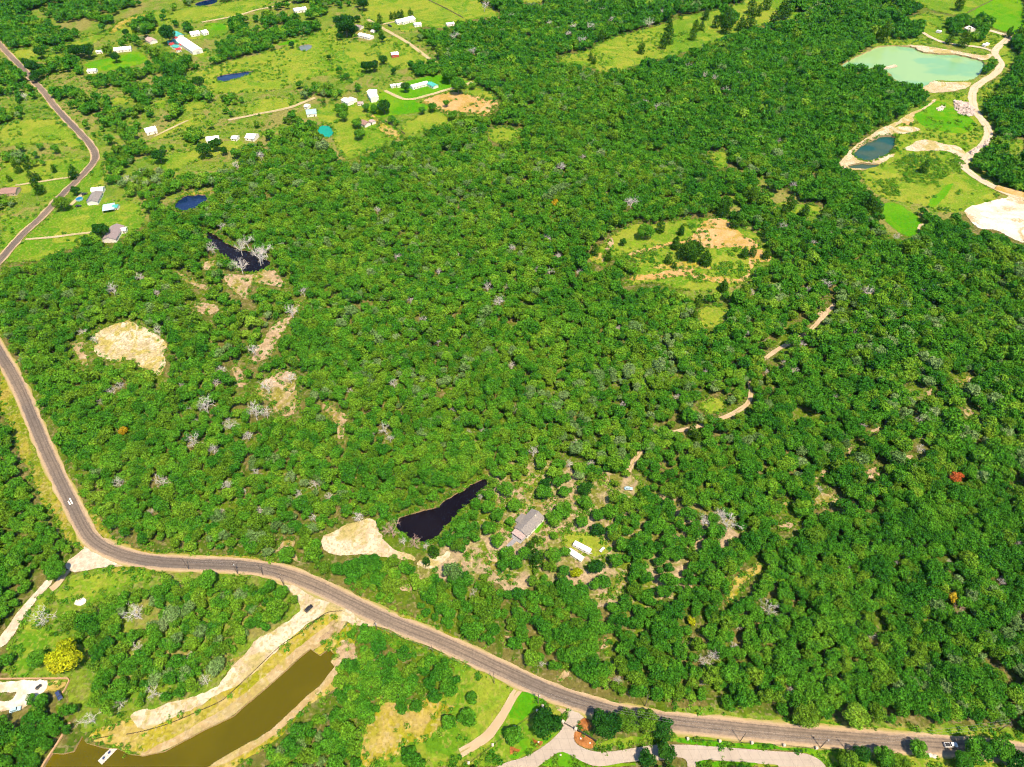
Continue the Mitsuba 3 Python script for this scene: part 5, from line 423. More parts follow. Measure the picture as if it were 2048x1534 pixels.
HOUSES=[
('house', 'grey metal roofed white house with porch in the sandy yard', 'house', np.float64(9.6), np.float64(209.9), -129.6, 15.0, 8.6, 3.0, 'greymetal', 'white', 'porch'),
('mobile_home', 'white travel trailer parked on the grass by the grey roofed house', 'trailer', np.float64(37.3), np.float64(195.0), -31.9, 10.1, 2.9, 2.7, 'white', 'white', 'trailer'),
('shed', 'long low pale green shed roof beside the white travel trailer', 'shed', np.float64(33.5), np.float64(190.4), -37.7, 8.6, 2.6, 2.3, 'palegreen', 'white', 'flat'),
('house_001', 'grey roofed house with round pool beside the west road', 'house', np.float64(-377.1), np.float64(555.1), -80.8, 17.7, 9.0, 2.8, 'greymetal', 'white', ''),
('garage', 'white roofed garage above the house with round pool', 'garage', np.float64(-380.6), np.float64(569.8), 7.5, 10.3, 7.0, 3.0, 'white', 'white', ''),
('carport', 'dark blue carport along the house with round pool', 'carport', np.float64(-381.4), np.float64(556.3), -84.7, 14.5, 3.2, 2.5, 'navy', 'none', 'carport'),
('carport_001', 'pale blue canopy on the lawn by the wood edge', 'canopy', np.float64(-357.8), np.float64(538.8), -70.2, 11.9, 10.0, 2.6, 'paleblue', 'none', 'carport'),
('shed_001', 'small teal roofed shed at the wood edge near the west road', 'shed', np.float64(-352.3), np.float64(540.6), 0.0, 4.3, 5.0, 2.4, 'teal', 'white', ''),
('house_002', 'mauve grey roofed house beside the tall tree on the west road', 'house', np.float64(-336.2), np.float64(496.7), -86.5, 21.0, 11.0, 3.0, 'greyroof', 'white', ''),
('shed_002', 'white shed behind the mauve grey roofed house', 'shed', np.float64(-331.1), np.float64(502.9), 7.3, 6.0, 6.0, 2.6, 'white', 'white', ''),
('house_003', 'brown roofed house at the left edge of the picture', 'house', np.float64(-460.0), np.float64(567.4), 5.3, 13.5, 11.0, 2.8, 'brownroof', 'tan', ''),
('bungalow', 'long white bungalow on the green lawn at upper left', 'house', np.float64(-502.3), np.float64(928.2), 17.4, 20.5, 10.0, 3.0, 'white', 'white', ''),
('shed_003', 'small white shed left of the long bungalow', 'shed', np.float64(-529.3), np.float64(920.5), 19.5, 7.3, 6.0, 2.5, 'white', 'white', ''),
('barn', 'long white metal barn of the red and teal farm', 'barn', np.float64(-420.2), np.float64(938.4), -49.1, 56.3, 13.0, 4.5, 'white', 'white', ''),
('shed_004', 'teal roofed shed at the top of the red and teal farm', 'shed', np.float64(-450.8), np.float64(982.7), -46.0, 18.6, 9.0, 3.0, 'teal', 'white', ''),
('shed_005', 'teal roofed shed against the long white barn', 'shed', np.float64(-439.3), np.float64(954.5), -41.6, 17.4, 8.0, 3.0, 'teal', 'white', ''),
('shed_006', 'pale teal roofed shed at the lower left of the farm', 'shed', np.float64(-435.4), np.float64(935.6), -33.9, 11.1, 7.0, 3.0, 'teal', 'white', ''),
('shed_007', 'small teal roofed lean shed at the left of the farm', 'shed', np.float64(-450.2), np.float64(953.2), 13.3, 5.5, 6.0, 3.0, 'teal', 'white', ''),
('shed_008', 'red roofed shed at the top of the farm', 'shed', np.float64(-447.6), np.float64(966.8), -25.6, 6.0, 7.0, 3.0, 'red', 'white', ''),
('shed_009', 'red roofed shed on the left of the farm', 'shed', np.float64(-444.9), np.float64(945.0), 29.4, 5.1, 7.0, 3.0, 'red', 'white', ''),
('shed_010', 'red roofed shed beside the long white barn', 'shed', np.float64(-431.5), np.float64(943.7), 29.3, 5.1, 7.0, 3.0, 'red', 'white', ''),
('shed_011', 'lowest red roofed shed of the farm', 'shed', np.float64(-429.9), np.float64(926.4), 24.7, 5.8, 7.0, 3.0, 'red', 'white', ''),
('house_004', 'white house above the red and teal farm', 'house', np.float64(-428.6), np.float64(986.7), 27.8, 11.6, 11.0, 3.0, 'white', 'white', ''),
('house_005', 'white house with dark door right of the farm', 'house', np.float64(-417.3), np.float64(990.7), 46.1, 7.5, 11.0, 3.0, 'white', 'white', ''),
('house_006', 'pale pink roofed house left of the farm', 'house', np.float64(-477.9), np.float64(960.3), -45.1, 16.4, 10.0, 2.8, 'pinkroof', 'white', ''),
('shed_012', 'small white roof in the trees below the farm lawn', 'shed', np.float64(-510.4), np.float64(856.2), 6.5, 9.6, 8.0, 2.8, 'white', 'white', ''),
('barn_001', 'long white building among trees at the top', 'barn', np.float64(-308.6), np.float64(1086.4), 26.5, 17.5, 12.0, 3.5, 'white', 'white', ''),
('barn_002', 'long white barn with cedars behind it on the far meadow', 'barn', np.float64(-148.2), np.float64(1040.2), 41.5, 21.3, 13.0, 4.0, 'white', 'white', ''),
('house_007', 'white house at the left end of the far barn', 'house', np.float64(-159.2), np.float64(1034.3), 26.2, 7.0, 11.0, 3.0, 'white', 'white', ''),
('shed_013', 'white shed below the far barn', 'shed', np.float64(-131.5), np.float64(1023.5), 18.1, 9.8, 9.0, 3.2, 'white', 'white', ''),
('shed_014', 'low white shed at the edge of the far woods', 'shed', np.float64(-86.3), np.float64(1026.7), 20.2, 10.6, 7.0, 2.6, 'white', 'white', ''),
('mobile_home_001', 'long white home among trees left of the farm lane', 'house', np.float64(-196.2), np.float64(977.1), -32.4, 21.2, 9.0, 3.0, 'white', 'white', ''),
('house_008', 'grey roofed house beside the big dark tree by the farm lane', 'house', np.float64(-210.6), np.float64(1012.7), -20.5, 8.6, 10.0, 2.8, 'greyroof', 'white', ''),
('shed_015', 'tiny white shed left of the farm lane', 'shed', np.float64(-189.3), np.float64(996.6), -20.6, 4.2, 6.0, 2.5, 'white', 'white', ''),
('barn_003', 'small red barn with white roof alone on the meadow', 'barn', np.float64(-149.1), np.float64(909.3), 16.7, 8.9, 10.0, 3.6, 'white', 'redwall', ''),
('mobile_home_002', 'long white mobile home on the vivid lawn', 'house', np.float64(-108.6), np.float64(812.0), 35.6, 21.2, 7.5, 3.0, 'white', 'white', ''),
('shed_016', 'teal roofed open shed on the vivid lawn', 'shed', np.float64(-93.0), np.float64(811.8), -48.8, 12.9, 7.0, 3.0, 'teal', 'white', ''),
('shed_017', 'small white shed at the hedge left of the mobile home', 'shed', np.float64(-139.3), np.float64(810.7), 22.2, 5.7, 6.0, 2.6, 'white', 'white', ''),
('shed_018', 'second small white shed at the hedge left of the mobile home', 'shed', np.float64(-131.6), np.float64(812.8), 25.0, 7.2, 6.0, 2.8, 'white', 'white', ''),
('house_009', 'tall white house with side wings on the vivid lawn', 'house', np.float64(-157.7), np.float64(777.9), -69.2, 20.7, 9.0, 5.2, 'white', 'white', ''),
('house_010', 'white roofed wing of the tall house on the vivid lawn', 'house', np.float64(-159.8), np.float64(792.2), 6.5, 9.2, 6.0, 3.6, 'white', 'white', ''),
('shed_019', 'white roofed shed in the trees left of the tall house', 'shed', np.float64(-184.7), np.float64(765.5), -45.1, 13.1, 8.0, 3.2, 'white', 'white', ''),
('shed_020', 'narrow white shed beside the white roofed shed', 'shed', np.float64(-179.9), np.float64(770.5), -40.9, 8.9, 6.0, 2.8, 'white', 'white', ''),
('shed_021', 'pale shed below the tall white house', 'shed', np.float64(-169.3), np.float64(761.2), 0.0, 5.7, 6.0, 2.6, 'pinkroof', 'white', ''),
('house_011', 'small brown roofed house with pale porch in the lower meadow', 'house', np.float64(-157.1), np.float64(709.8), -41.0, 11.1, 8.0, 2.8, 'brownroof', 'white', ''),
('shed_022', 'pale shed right of the small brown roofed house', 'shed', np.float64(-149.3), np.float64(713.9), -47.9, 5.7, 5.0, 2.6, 'pinkroof', 'white', ''),
('house_012', 'blue grey roofed house by the teal pond', 'house', np.float64(-218.8), np.float64(735.9), 13.9, 10.4, 12.0, 3.4, 'blueroof', 'white', ''),
('shed_023', 'small white shed behind the blue grey roofed house', 'shed', np.float64(-227.0), np.float64(752.8), -17.7, 4.3, 7.0, 3.0, 'white', 'white', ''),
('house_013', 'white house at the end of the pale lane', 'house', np.float64(-378.1), np.float64(692.5), 32.4, 10.7, 12.0, 3.2, 'white', 'white', ''),
('house_014', 'white roofed house in the trees above the mown meadow', 'house', np.float64(-306.9), np.float64(672.6), 16.1, 11.9, 10.0, 3.0, 'white', 'white', ''),
('shed_024', 'small white shed in the tree line above the mown meadow', 'shed', np.float64(-284.9), np.float64(675.7), -10.8, 5.9, 7.0, 2.6, 'white', 'white', ''),
('house_015', 'white house at the right end of the mown meadow', 'house', np.float64(-268.0), np.float64(677.6), -13.0, 9.9, 11.0, 3.0, 'white', 'white', ''),
('house_016', 'white house among the trees of the quarry yard', 'house', np.float64(626.7), np.float64(1003.3), -86.8, 9.3, 11.0, 3.2, 'white', 'white', ''),
('mobile_home_003', 'white trailer parked in the quarry yard', 'trailer', np.float64(620.4), np.float64(945.8), 32.8, 11.2, 4.0, 3.0, 'white', 'white', 'trailer'),
('mobile_home_004', 'white trailer on the grass above the quarry pond', 'trailer', np.float64(581.0), np.float64(995.7), -43.3, 6.5, 4.0, 3.0, 'white', 'white', 'trailer')]
CARS=[
('suv', 'black suv parked on the white sand track', 'car', np.float64(-101.0), np.float64(160.8), 53.9, 4.4, 'black'),
('pickup_truck', 'white and pale blue pickup truck on the asphalt road at lower right', 'truck', np.float64(189.5), np.float64(98.1), 0.0, 5.6, 'white'),
('car', 'small white car parked right of the travel trailer', 'car', np.float64(47.9), np.float64(194.1), 45.8, 3.4, 'white'),
('car_001', 'dark car parked on the pad beside the house with round pool', 'car', np.float64(-391.1), np.float64(564.4), 42.5, 4.8, 'black'),
('car_002', 'dark car parked above the grey roof by the white garage', 'car', np.float64(-379.8), np.float64(573.5), 15.4, 5.5, 'black'),
('car_003', 'dark car on the lawn in front of the house with round pool', 'car', np.float64(-387.4), np.float64(543.3), 14.0, 4.8, 'black'),
('car_004', 'dark blue car parked under the tree by the tan retaining wall', 'car', np.float64(-205.5), np.float64(118.9), -45.5, 4.8, 'blue'),
('car_005', 'pale blue car at the foot of the white driveway', 'car', np.float64(-222.1), np.float64(112.8), 17.7, 4.6, 'paleblue'),
('car_006', 'small dark vehicle standing on the white driveway', 'car', np.float64(-216.6), np.float64(122.6), 58.8, 2.6, 'black'),
('car_007', 'pale blue car parked in the woods right of the house yard', 'car', np.float64(66.7), np.float64(233.9), -5.1, 4.6, 'paleblue'),
('suv_001', 'dark suv parked by the far barn', 'car', np.float64(-169.6), np.float64(1021.5), -47.6, 8.0, 'black')]
POLES=[[(np.float64(-168.2), np.float64(182.9)), (np.float64(-141.7), np.float64(180.0)), (np.float64(-128.6), np.float64(179.5)), (np.float64(-115.9), np.float64(172.7)), (np.float64(-65.0), np.float64(148.7)), (np.float64(-37.1), np.float64(137.0)), (np.float64(-8.2), np.float64(124.6)), (np.float64(11.8), np.float64(115.5))], [(np.float64(59.8), np.float64(114.5))], [(np.float64(99.0), np.float64(99.7)), (np.float64(133.1), np.float64(97.3)), (np.float64(144.1), np.float64(95.8)), (np.float64(213.5), np.float64(104.0))]]
PILLARS=[[(np.float64(76.4), np.float64(100.6)), (np.float64(90.1), np.float64(99.6)), (np.float64(103.9), np.float64(98.9)), (np.float64(117.5), np.float64(97.9)), (np.float64(131.1), np.float64(96.8)), (np.float64(144.4), np.float64(95.4))], [(np.float64(13.8), np.float64(114.2)), (np.float64(11.2), np.float64(112.2)), (np.float64(1.2), np.float64(105.4)), (np.float64(1.3), np.float64(105.0)), (np.float64(-8.3), np.float64(98.1)), (np.float64(-18.4), np.float64(91.0))]]
MARKS={"dock":[(np.float64(-171.3), np.float64(98.8)), (np.float64(-176.0), np.float64(91.6))],
"gate":[(np.float64(22.9), np.float64(107.1)), (np.float64(27.5), np.float64(104.6))],
"gatewall":[(np.float64(28.6), np.float64(104.3)), (np.float64(36.7), np.float64(99.7))],
"silt":[(np.float64(-84.3), np.float64(159.8)), (np.float64(-87.4), np.float64(159.8)), (np.float64(-92.4), np.float64(159.0)), (np.float64(-96.8), np.float64(154.8)), (np.float64(-101.9), np.float64(149.4)), (np.float64(-107.1), np.float64(145.2)), (np.float64(-110.7), np.float64(142.7)), (np.float64(-122.3), np.float64(127.4)), (np.float64(-129.3), np.float64(118.9)), (np.float64(-131.0), np.float64(116.7)), (np.float64(-141.0), np.float64(111.9)), (np.float64(-150.8), np.float64(107.2)), (np.float64(-161.0), np.float64(104.0)), (np.float64(-168.7), np.float64(102.6))],
"silt2":[(np.float64(-174.6), np.float64(102.2)), (np.float64(-181.4), np.float64(100.8))],
"retain":[(np.float64(-237.6), np.float64(126.6)), (np.float64(-223.4), np.float64(126.7)), (np.float64(-205.5), np.float64(126.8)), (np.float64(-204.2), np.float64(125.8)), (np.float64(-204.3), np.float64(122.1)), (np.float64(-204.8), np.float64(120.2))],
"seawall":[(np.float64(-195.6), np.float64(107.5)), (np.float64(-196.9), np.float64(100.6)), (np.float64(-198.3), np.float64(94.8)), (np.float64(-199.2), np.float64(91.3)), (np.float64(-199.5), np.float64(88.8))],
"pool":[(np.float64(-392.1), np.float64(555.7))],
"paint":[(np.float64(-250.8), np.float64(227.7)), (np.float64(-247.1), np.float64(223.6)), (np.float64(-250.7), np.float64(225.8)), (np.float64(-248.3), np.float64(223.1))],
"lamps":[(np.float64(29.9), np.float64(100.9)), (np.float64(33.8), np.float64(99.1)), (np.float64(11.5), np.float64(99.5)), (np.float64(20.8), np.float64(94.4))],
"spit":[(np.float64(452.4), np.float64(874.3)), (np.float64(462.0), np.float64(877.1)), (np.float64(472.5), np.float64(882.1)), (np.float64(479.2), np.float64(885.5))],
"rubble":[(np.float64(497.2), np.float64(769.6)), (np.float64(506.1), np.float64(771.7)), (np.float64(512.2), np.float64(765.5)), (np.float64(512.1), np.float64(753.6)), (np.float64(506.7), np.float64(735.5)), (np.float64(498.4), np.float64(731.7)), (np.float64(489.3), np.float64(735.5)), (np.float64(490.9), np.float64(750.9))],
"rubble2":[(np.float64(470.5), np.float64(750.9)), (np.float64(479.5), np.float64(757.5)), (np.float64(482.2), np.float64(756.2)), (np.float64(475.9), np.float64(747.0)), (np.float64(471.0), np.float64(745.7))],
"rubble3":[(np.float64(455.3), np.float64(644.9)), (np.float64(468.4), np.float64(655.6)), (np.float64(481.8), np.float64(666.6)), (np.float64(493.5), np.float64(677.8)), (np.float64(493.3), np.float64(673.3)), (np.float64(472.3), np.float64(651.3)), (np.float64(456.2), np.float64(638.6))],
"berm":[(np.float64(449.5), np.float64(577.7)), (np.float64(455.1), np.float64(572.3)), (np.float64(461.9), np.float64(567.8)), (np.float64(469.2), np.float64(562.4))],
"stone":[(np.float64(179.2), np.float64(94.3)), (np.float64(181.0), np.float64(93.9))],
"sign":[(np.float64(19.7), np.float64(217.9))],
"truckroof":[(np.float64(190.1), np.float64(98.6))],
"woodfence":[(np.float64(-137.1), np.float64(719.3)), (np.float64(-124.3), np.float64(704.7)), (np.float64(-111.4), np.float64(686.6))],
"fieldfence":[(np.float64(-130.8), np.float64(1144.5)), (np.float64(-99.0), np.float64(1102.5)), (np.float64(-69.6), np.float64(1056.6))],
"fieldfence2":[(np.float64(725.0), np.float64(1137.7)), (np.float64(689.2), np.float64(1106.5)), (np.float64(660.1), np.float64(1079.6))]}
# view: height 320.0, pitch 45.0
KEEP_CLEAR=[([(-380.1,527.2),(-382.4,527.7),(-384.3,529.0),(-392.8,541.0),(-393.1,544.4),(-392.3,546.5),(-389.6,548.7),(-387.1,549.1),(-395.9,561.2),(-396.9,564.4),(-395.9,567.7),(-394.3,569.3),(-391.6,570.2),(-390.5,572.8),(-388.7,574.4),(-385.8,575.2),(-383.3,578.7),(-379.8,579.7),(-376.4,578.7),(-374.3,576.3),(-371.9,575.3),(-364.4,564.6),(-363.6,562.4),(-363.8,560.1),(-366.0,557.0),(-364.7,550.1),(-362.4,551.5),(-359.5,551.9),(-356.7,551.2),(-354.3,549.5),(-351.8,545.6),(-348.2,545.2),(-346.6,544.1),(-340.0,534.0),(-339.6,532.1),(-341.0,528.6),(-343.2,527.4),(-342.7,524.5),(-343.4,521.6),(-345.2,519.3),(-347.7,517.8),(-350.6,517.3),(-353.4,518.0),(-355.8,519.8),(-362.9,530.7),(-364.0,533.8),(-366.1,531.7),(-368.6,530.8),(-371.4,530.9),(-374.3,532.5),(-376.0,529.0),(-377.9,527.7)],[]),
([(-458.8,549.9),(-461.9,550.2),(-464.6,551.7),(-471.8,560.6),(-473.8,563.0),(-474.7,566.0),(-474.3,569.1),(-472.8,571.9),(-470.4,573.8),(-467.4,574.7),(-454.0,576.0),(-450.9,575.6),(-448.1,574.1),(-439.0,562.8),(-438.1,559.9),(-438.4,556.8),(-439.9,554.0),(-442.3,552.0),(-445.3,551.2)],[]),
([(-378.5,670.5),(-381.6,671.9),(-383.9,674.3),(-389.8,685.1),(-391.0,688.2),(-390.9,691.5),(-389.5,694.5),(-387.1,696.8),(-378.1,702.6),(-375.0,703.8),(-371.7,703.7),(-368.6,702.4),(-366.4,700.0),(-360.4,689.1),(-359.2,686.0),(-359.3,682.7),(-360.7,679.7),(-363.1,677.4),(-372.1,671.6),(-375.2,670.4)],[]),
([(-506.4,835.8),(-509.0,836.0),(-511.2,837.2),(-512.9,839.1),(-513.6,841.5),(-515.5,843.6),(-516.3,846.0),(-518.2,848.0),(-518.9,850.4),(-520.8,852.5),(-521.6,854.9),(-521.4,857.4),(-520.2,859.7),(-518.3,861.3),(-506.4,863.2),(-503.9,863.0),(-501.6,861.8),(-500.0,859.9),(-499.2,857.5),(-497.3,855.4),(-496.5,853.0),(-494.6,851.0),(-493.9,848.6),(-492.0,846.5),(-491.2,844.1),(-491.4,841.6),(-492.6,839.3),(-494.5,837.7)],[]),
([(-524.7,899.4),(-526.8,900.0),(-528.5,901.3),(-529.9,905.0),(-532.3,907.9),(-532.6,909.8),(-535.1,912.7),(-535.4,914.6),(-537.9,917.5),(-538.2,919.6),(-537.6,921.7),(-536.4,923.4),(-527.7,926.9),(-525.5,927.2),(-523.5,926.7),(-521.7,925.4),(-520.4,921.7),(-517.9,918.8),(-517.6,916.9),(-515.1,914.0),(-514.9,912.1),(-512.4,909.2),(-512.1,907.1),(-512.6,905.0),(-513.9,903.3),(-522.6,899.7)],[]),
([(-425.6,904.7),(-427.9,905.0),(-429.9,906.3),(-431.3,908.2),(-431.8,910.9),(-433.6,913.0),(-434.0,915.7),(-436.0,918.8),(-438.2,920.8),(-439.1,923.1),(-441.8,923.2),(-443.8,924.2),(-445.4,926.0),(-446.0,929.1),(-447.7,930.9),(-448.3,932.8),(-450.4,934.5),(-451.3,938.2),(-452.7,939.5),(-453.7,943.1),(-455.0,944.4),(-456.0,948.1),(-458.3,951.3),(-458.4,953.5),(-457.6,955.5),(-456.2,957.1),(-451.9,958.5),(-453.6,961.1),(-453.9,963.5),(-455.9,966.1),(-455.9,970.1),(-457.2,973.8),(-459.1,976.6),(-459.5,978.9),(-461.4,981.7),(-461.9,984.0),(-463.8,986.8),(-464.3,989.5),(-463.7,992.1),(-462.1,994.4),(-459.8,995.9),(-457.2,996.4),(-454.5,995.8),(-452.2,994.2),(-441.7,983.3),(-441.4,986.3),(-439.9,989.1),(-437.5,991.1),(-427.3,996.4),(-424.3,997.3),(-422.2,997.1),(-417.9,1000.8),(-414.8,1001.4),(-411.7,1000.9),(-409.1,999.2),(-407.3,996.6),(-404.5,988.5),(-400.8,981.1),(-400.1,978.1),(-400.7,975.0),(-402.4,972.4),(-407.6,967.0),(-410.1,965.2),(-413.2,964.5),(-416.4,965.1),(-423.3,961.5),(-427.7,960.7),(-395.0,923.0),(-386.7,905.3),(-386.2,901.8),(-387.2,898.4),(-389.3,895.7),(-392.4,893.9),(-395.9,893.5),(-399.2,894.4),(-402.0,896.6),(-414.9,911.4),(-416.1,909.0),(-418.0,907.7)],[]),
([(-504.9,903.2),(-507.7,904.0),(-510.0,905.8),(-511.4,908.4),(-511.6,909.8),(-512.6,910.7),(-514.2,914.6),(-516.7,918.1),(-516.8,919.5),(-519.3,922.9),(-519.6,925.8),(-518.8,928.6),(-516.9,930.9),(-514.4,932.3),(-494.8,938.4),(-491.9,938.8),(-489.1,937.9),(-486.8,936.1),(-485.3,932.1),(-482.8,928.7),(-482.6,927.3),(-480.2,923.9),(-480.0,922.4),(-477.6,919.0),(-477.3,916.1),(-478.1,913.3),(-479.9,911.0),(-482.5,909.6),(-502.0,903.5)],[]),
([(-470.0,934.2),(-481.5,945.8),(-483.2,948.2),(-483.6,950.4),(-485.7,953.2),(-486.1,955.4),(-488.1,958.2),(-488.6,960.4),(-490.6,963.2),(-491.2,966.1),(-490.6,969.0),(-489.0,971.4),(-486.6,973.0),(-483.7,973.6),(-480.8,973.0),(-478.4,971.4),(-466.8,959.8),(-465.2,957.3),(-464.8,955.2),(-462.7,952.3),(-462.3,950.2),(-460.2,947.3),(-459.8,945.2),(-457.7,942.3),(-457.2,939.5),(-457.7,936.6),(-459.4,934.2),(-461.8,932.5),(-464.7,932.0),(-467.5,932.6)],[]),
([(-218.0,105.0),(-220.2,105.4),(-225.3,108.1),(-227.4,110.7),(-227.9,112.8),(-227.4,115.0),(-226.2,116.9),(-224.3,118.1),(-222.1,118.6),(-219.9,118.1),(-214.8,115.5),(-212.7,112.9),(-212.3,109.6),(-213.2,107.5),(-214.8,106.0)],[]),
([(-201.6,110.8),(-203.9,111.3),(-208.7,114.0),(-210.6,116.1),(-214.3,116.0),(-219.2,118.7),(-221.1,121.7),(-220.4,125.2),(-218.4,126.9),(-215.7,127.1),(-209.1,123.4),(-206.6,124.6),(-204.3,124.6),(-198.4,121.5),(-196.2,118.9),(-195.9,115.5),(-196.8,113.4),(-198.4,111.8)],[]),
([(-335.6,472.5),(-342.8,482.7),(-343.6,485.8),(-344.8,506.7),(-344.4,509.8),(-342.8,512.5),(-340.3,514.4),(-337.3,515.2),(-334.2,514.8),(-331.5,513.2),(-328.3,508.7),(-324.8,507.6),(-318.2,498.1),(-317.5,496.1),(-317.6,494.0),(-318.6,492.0),(-320.2,490.6),(-323.0,489.9),(-322.3,479.0),(-322.8,475.9),(-324.3,473.2),(-326.8,471.3),(-329.8,470.5),(-332.9,470.9)],[]),
([(-308.7,653.0),(-311.5,653.9),(-313.7,655.8),(-319.9,668.9),(-320.1,671.8),(-319.2,674.6),(-317.3,676.8),(-314.7,678.2),(-303.3,681.5),(-300.4,681.7),(-297.6,680.8),(-295.3,679.0),(-293.7,675.5),(-293.7,677.4),(-292.9,679.5),(-291.2,681.2),(-289.1,682.1),(-286.7,682.1),(-280.5,680.9),(-279.4,683.4),(-277.1,685.5),(-274.2,686.6),(-271.1,686.5),(-261.4,684.3),(-258.6,683.0),(-256.4,680.7),(-251.1,667.2),(-251.2,664.1),(-252.5,661.3),(-254.8,659.1),(-257.7,658.0),(-260.8,658.1),(-272.5,661.3),(-274.2,659.6),(-276.3,658.7),(-278.7,658.7),(-286.7,660.7),(-289.0,663.9),(-289.8,660.1),(-291.7,657.9),(-294.3,656.6),(-305.8,653.2)],[]),
([(-224.8,715.9),(-227.2,718.1),(-228.7,721.1),(-232.1,732.6),(-232.2,735.9),(-230.9,739.3),(-235.0,752.9),(-234.7,755.2),(-233.6,757.3),(-231.7,758.8),(-229.5,759.4),(-227.2,759.1),(-221.1,756.7),(-219.6,754.9),(-216.7,745.2),(-212.4,745.6),(-209.3,744.4),(-206.9,742.2),(-202.0,727.7),(-201.9,724.4),(-203.0,721.3),(-205.2,718.8),(-208.2,717.4),(-218.4,714.9),(-221.7,714.8)],[]),
([(-171.6,744.2),(-172.4,744.7),(-174.7,742.9),(-177.2,742.4),(-179.7,742.9),(-181.8,744.3),(-191.1,753.6),(-192.5,755.7),(-195.4,767.7),(-195.8,770.2),(-195.4,772.6),(-193.9,774.7),(-191.8,776.2),(-187.8,776.3),(-185.7,778.4),(-183.6,779.0),(-181.5,778.7),(-172.9,771.8),(-171.6,770.1),(-171.1,766.7),(-164.3,766.2),(-162.4,764.9),(-167.3,778.6),(-168.8,788.6),(-169.8,791.0),(-169.6,793.2),(-168.6,795.1),(-167.0,796.4),(-165.0,797.1),(-153.7,798.0),(-151.8,797.0),(-150.4,795.4),(-149.0,789.2),(-149.1,787.5),(-148.1,785.1),(-148.3,783.4),(-147.3,780.9),(-147.5,778.8),(-149.5,776.0),(-147.5,770.7),(-145.1,758.6),(-144.6,755.9),(-145.2,753.2),(-146.8,751.0),(-149.1,749.6),(-151.8,749.1),(-154.5,749.7),(-156.7,751.3),(-158.1,753.6),(-161.0,761.0),(-158.3,749.3),(-158.7,747.2),(-159.9,745.4),(-161.7,744.2),(-163.8,743.8)],[]),
([(-205.8,961.6),(-207.8,963.5),(-208.9,966.0),(-208.9,968.8),(-210.9,976.1),(-211.0,979.0),(-212.0,981.2),(-212.0,984.0),(-211.0,986.5),(-207.9,989.1),(-214.0,991.3),(-216.5,992.9),(-218.2,995.3),(-218.6,999.6),(-220.0,1003.4),(-219.7,1004.9),(-221.1,1008.7),(-220.8,1010.2),(-222.2,1013.9),(-221.7,1016.8),(-220.2,1019.3),(-217.8,1021.0),(-214.9,1021.7),(-212.0,1021.2),(-204.0,1018.2),(-201.5,1016.7),(-199.8,1014.3),(-199.4,1010.0),(-198.7,1009.0),(-198.3,1004.7),(-196.5,998.5),(-195.3,1001.1),(-193.5,1002.4),(-191.4,1002.9),(-185.4,1001.0),(-183.6,999.9),(-182.4,998.2),(-181.9,996.1),(-182.2,994.1),(-180.9,990.9),(-181.2,988.9),(-179.9,985.7),(-180.2,983.7),(-178.9,980.5),(-179.3,978.4),(-181.7,975.6),(-180.4,972.9),(-180.4,970.1),(-179.4,967.8),(-179.3,965.0),(-178.3,962.8),(-177.3,954.9),(-178.2,952.4),(-180.1,950.4),(-182.6,949.3),(-185.3,949.2),(-187.9,950.2)],[]),
([(-166.4,994.7),(-170.6,996.0),(-173.4,999.4),(-174.0,1002.3),(-173.7,1004.3),(-174.9,1007.2),(-174.7,1010.7),(-176.0,1013.6),(-175.8,1017.1),(-177.0,1020.0),(-176.6,1024.4),(-173.8,1027.8),(-169.4,1029.0),(-170.4,1032.2),(-169.9,1035.3),(-168.4,1038.0),(-165.9,1039.9),(-158.2,1043.4),(-146.2,1054.0),(-143.1,1055.8),(-139.7,1056.2),(-136.3,1055.3),(-133.5,1053.2),(-131.7,1050.2),(-131.5,1045.7),(-129.1,1031.7),(-126.3,1032.0),(-123.7,1031.3),(-121.5,1029.6),(-120.2,1027.2),(-120.2,1023.2),(-119.5,1021.9),(-119.5,1017.8),(-118.8,1016.5),(-118.8,1012.5),(-117.8,1008.5),(-118.5,1005.9),(-120.2,1003.7),(-122.6,1002.4),(-132.0,999.3),(-134.7,999.0),(-137.3,999.7),(-139.4,1001.4),(-140.8,1003.8),(-140.7,1007.8),(-141.5,1009.1),(-141.4,1013.2),(-142.2,1015.2),(-147.9,1010.2),(-150.9,1008.4),(-154.4,1007.9),(-158.0,1009.0),(-159.9,1008.7),(-160.2,1006.6),(-158.8,1002.3),(-159.4,999.4),(-162.2,996.0)],[]),
([(-314.3,1057.5),(-317.2,1059.1),(-319.2,1061.7),(-319.9,1066.2),(-320.8,1067.4),(-321.5,1071.9),(-322.4,1073.1),(-323.1,1077.6),(-324.9,1081.9),(-324.5,1085.2),(-322.8,1088.1),(-320.2,1090.1),(-304.5,1097.9),(-301.3,1098.8),(-298.0,1098.4),(-295.1,1096.7),(-293.1,1094.1),(-292.4,1089.6),(-291.5,1088.5),(-290.8,1084.0),(-289.9,1082.8),(-289.2,1078.3),(-287.4,1073.9),(-287.8,1070.6),(-289.5,1067.8),(-292.1,1065.7),(-307.8,1057.9),(-311.0,1057.1)],[]),
([(181.5,91.9),(180.2,93.9),(179.8,97.5),(180.7,99.8),(182.5,101.5),(187.1,103.9),(189.5,104.4),(193.0,103.4),(194.7,101.6),(195.7,99.4),(195.7,96.9),(194.7,94.7),(193.0,92.9),(188.4,90.5),(186.0,90.0),(183.6,90.5)],[]),
([(-99.2,152.2),(-101.3,152.6),(-103.1,153.8),(-106.6,159.7),(-106.6,161.9),(-105.7,163.9),(-104.2,165.5),(-102.1,166.3),(-100.0,166.3),(-97.1,164.8),(-93.6,158.9),(-94.0,155.7),(-95.2,153.8),(-97.0,152.6)],[]),
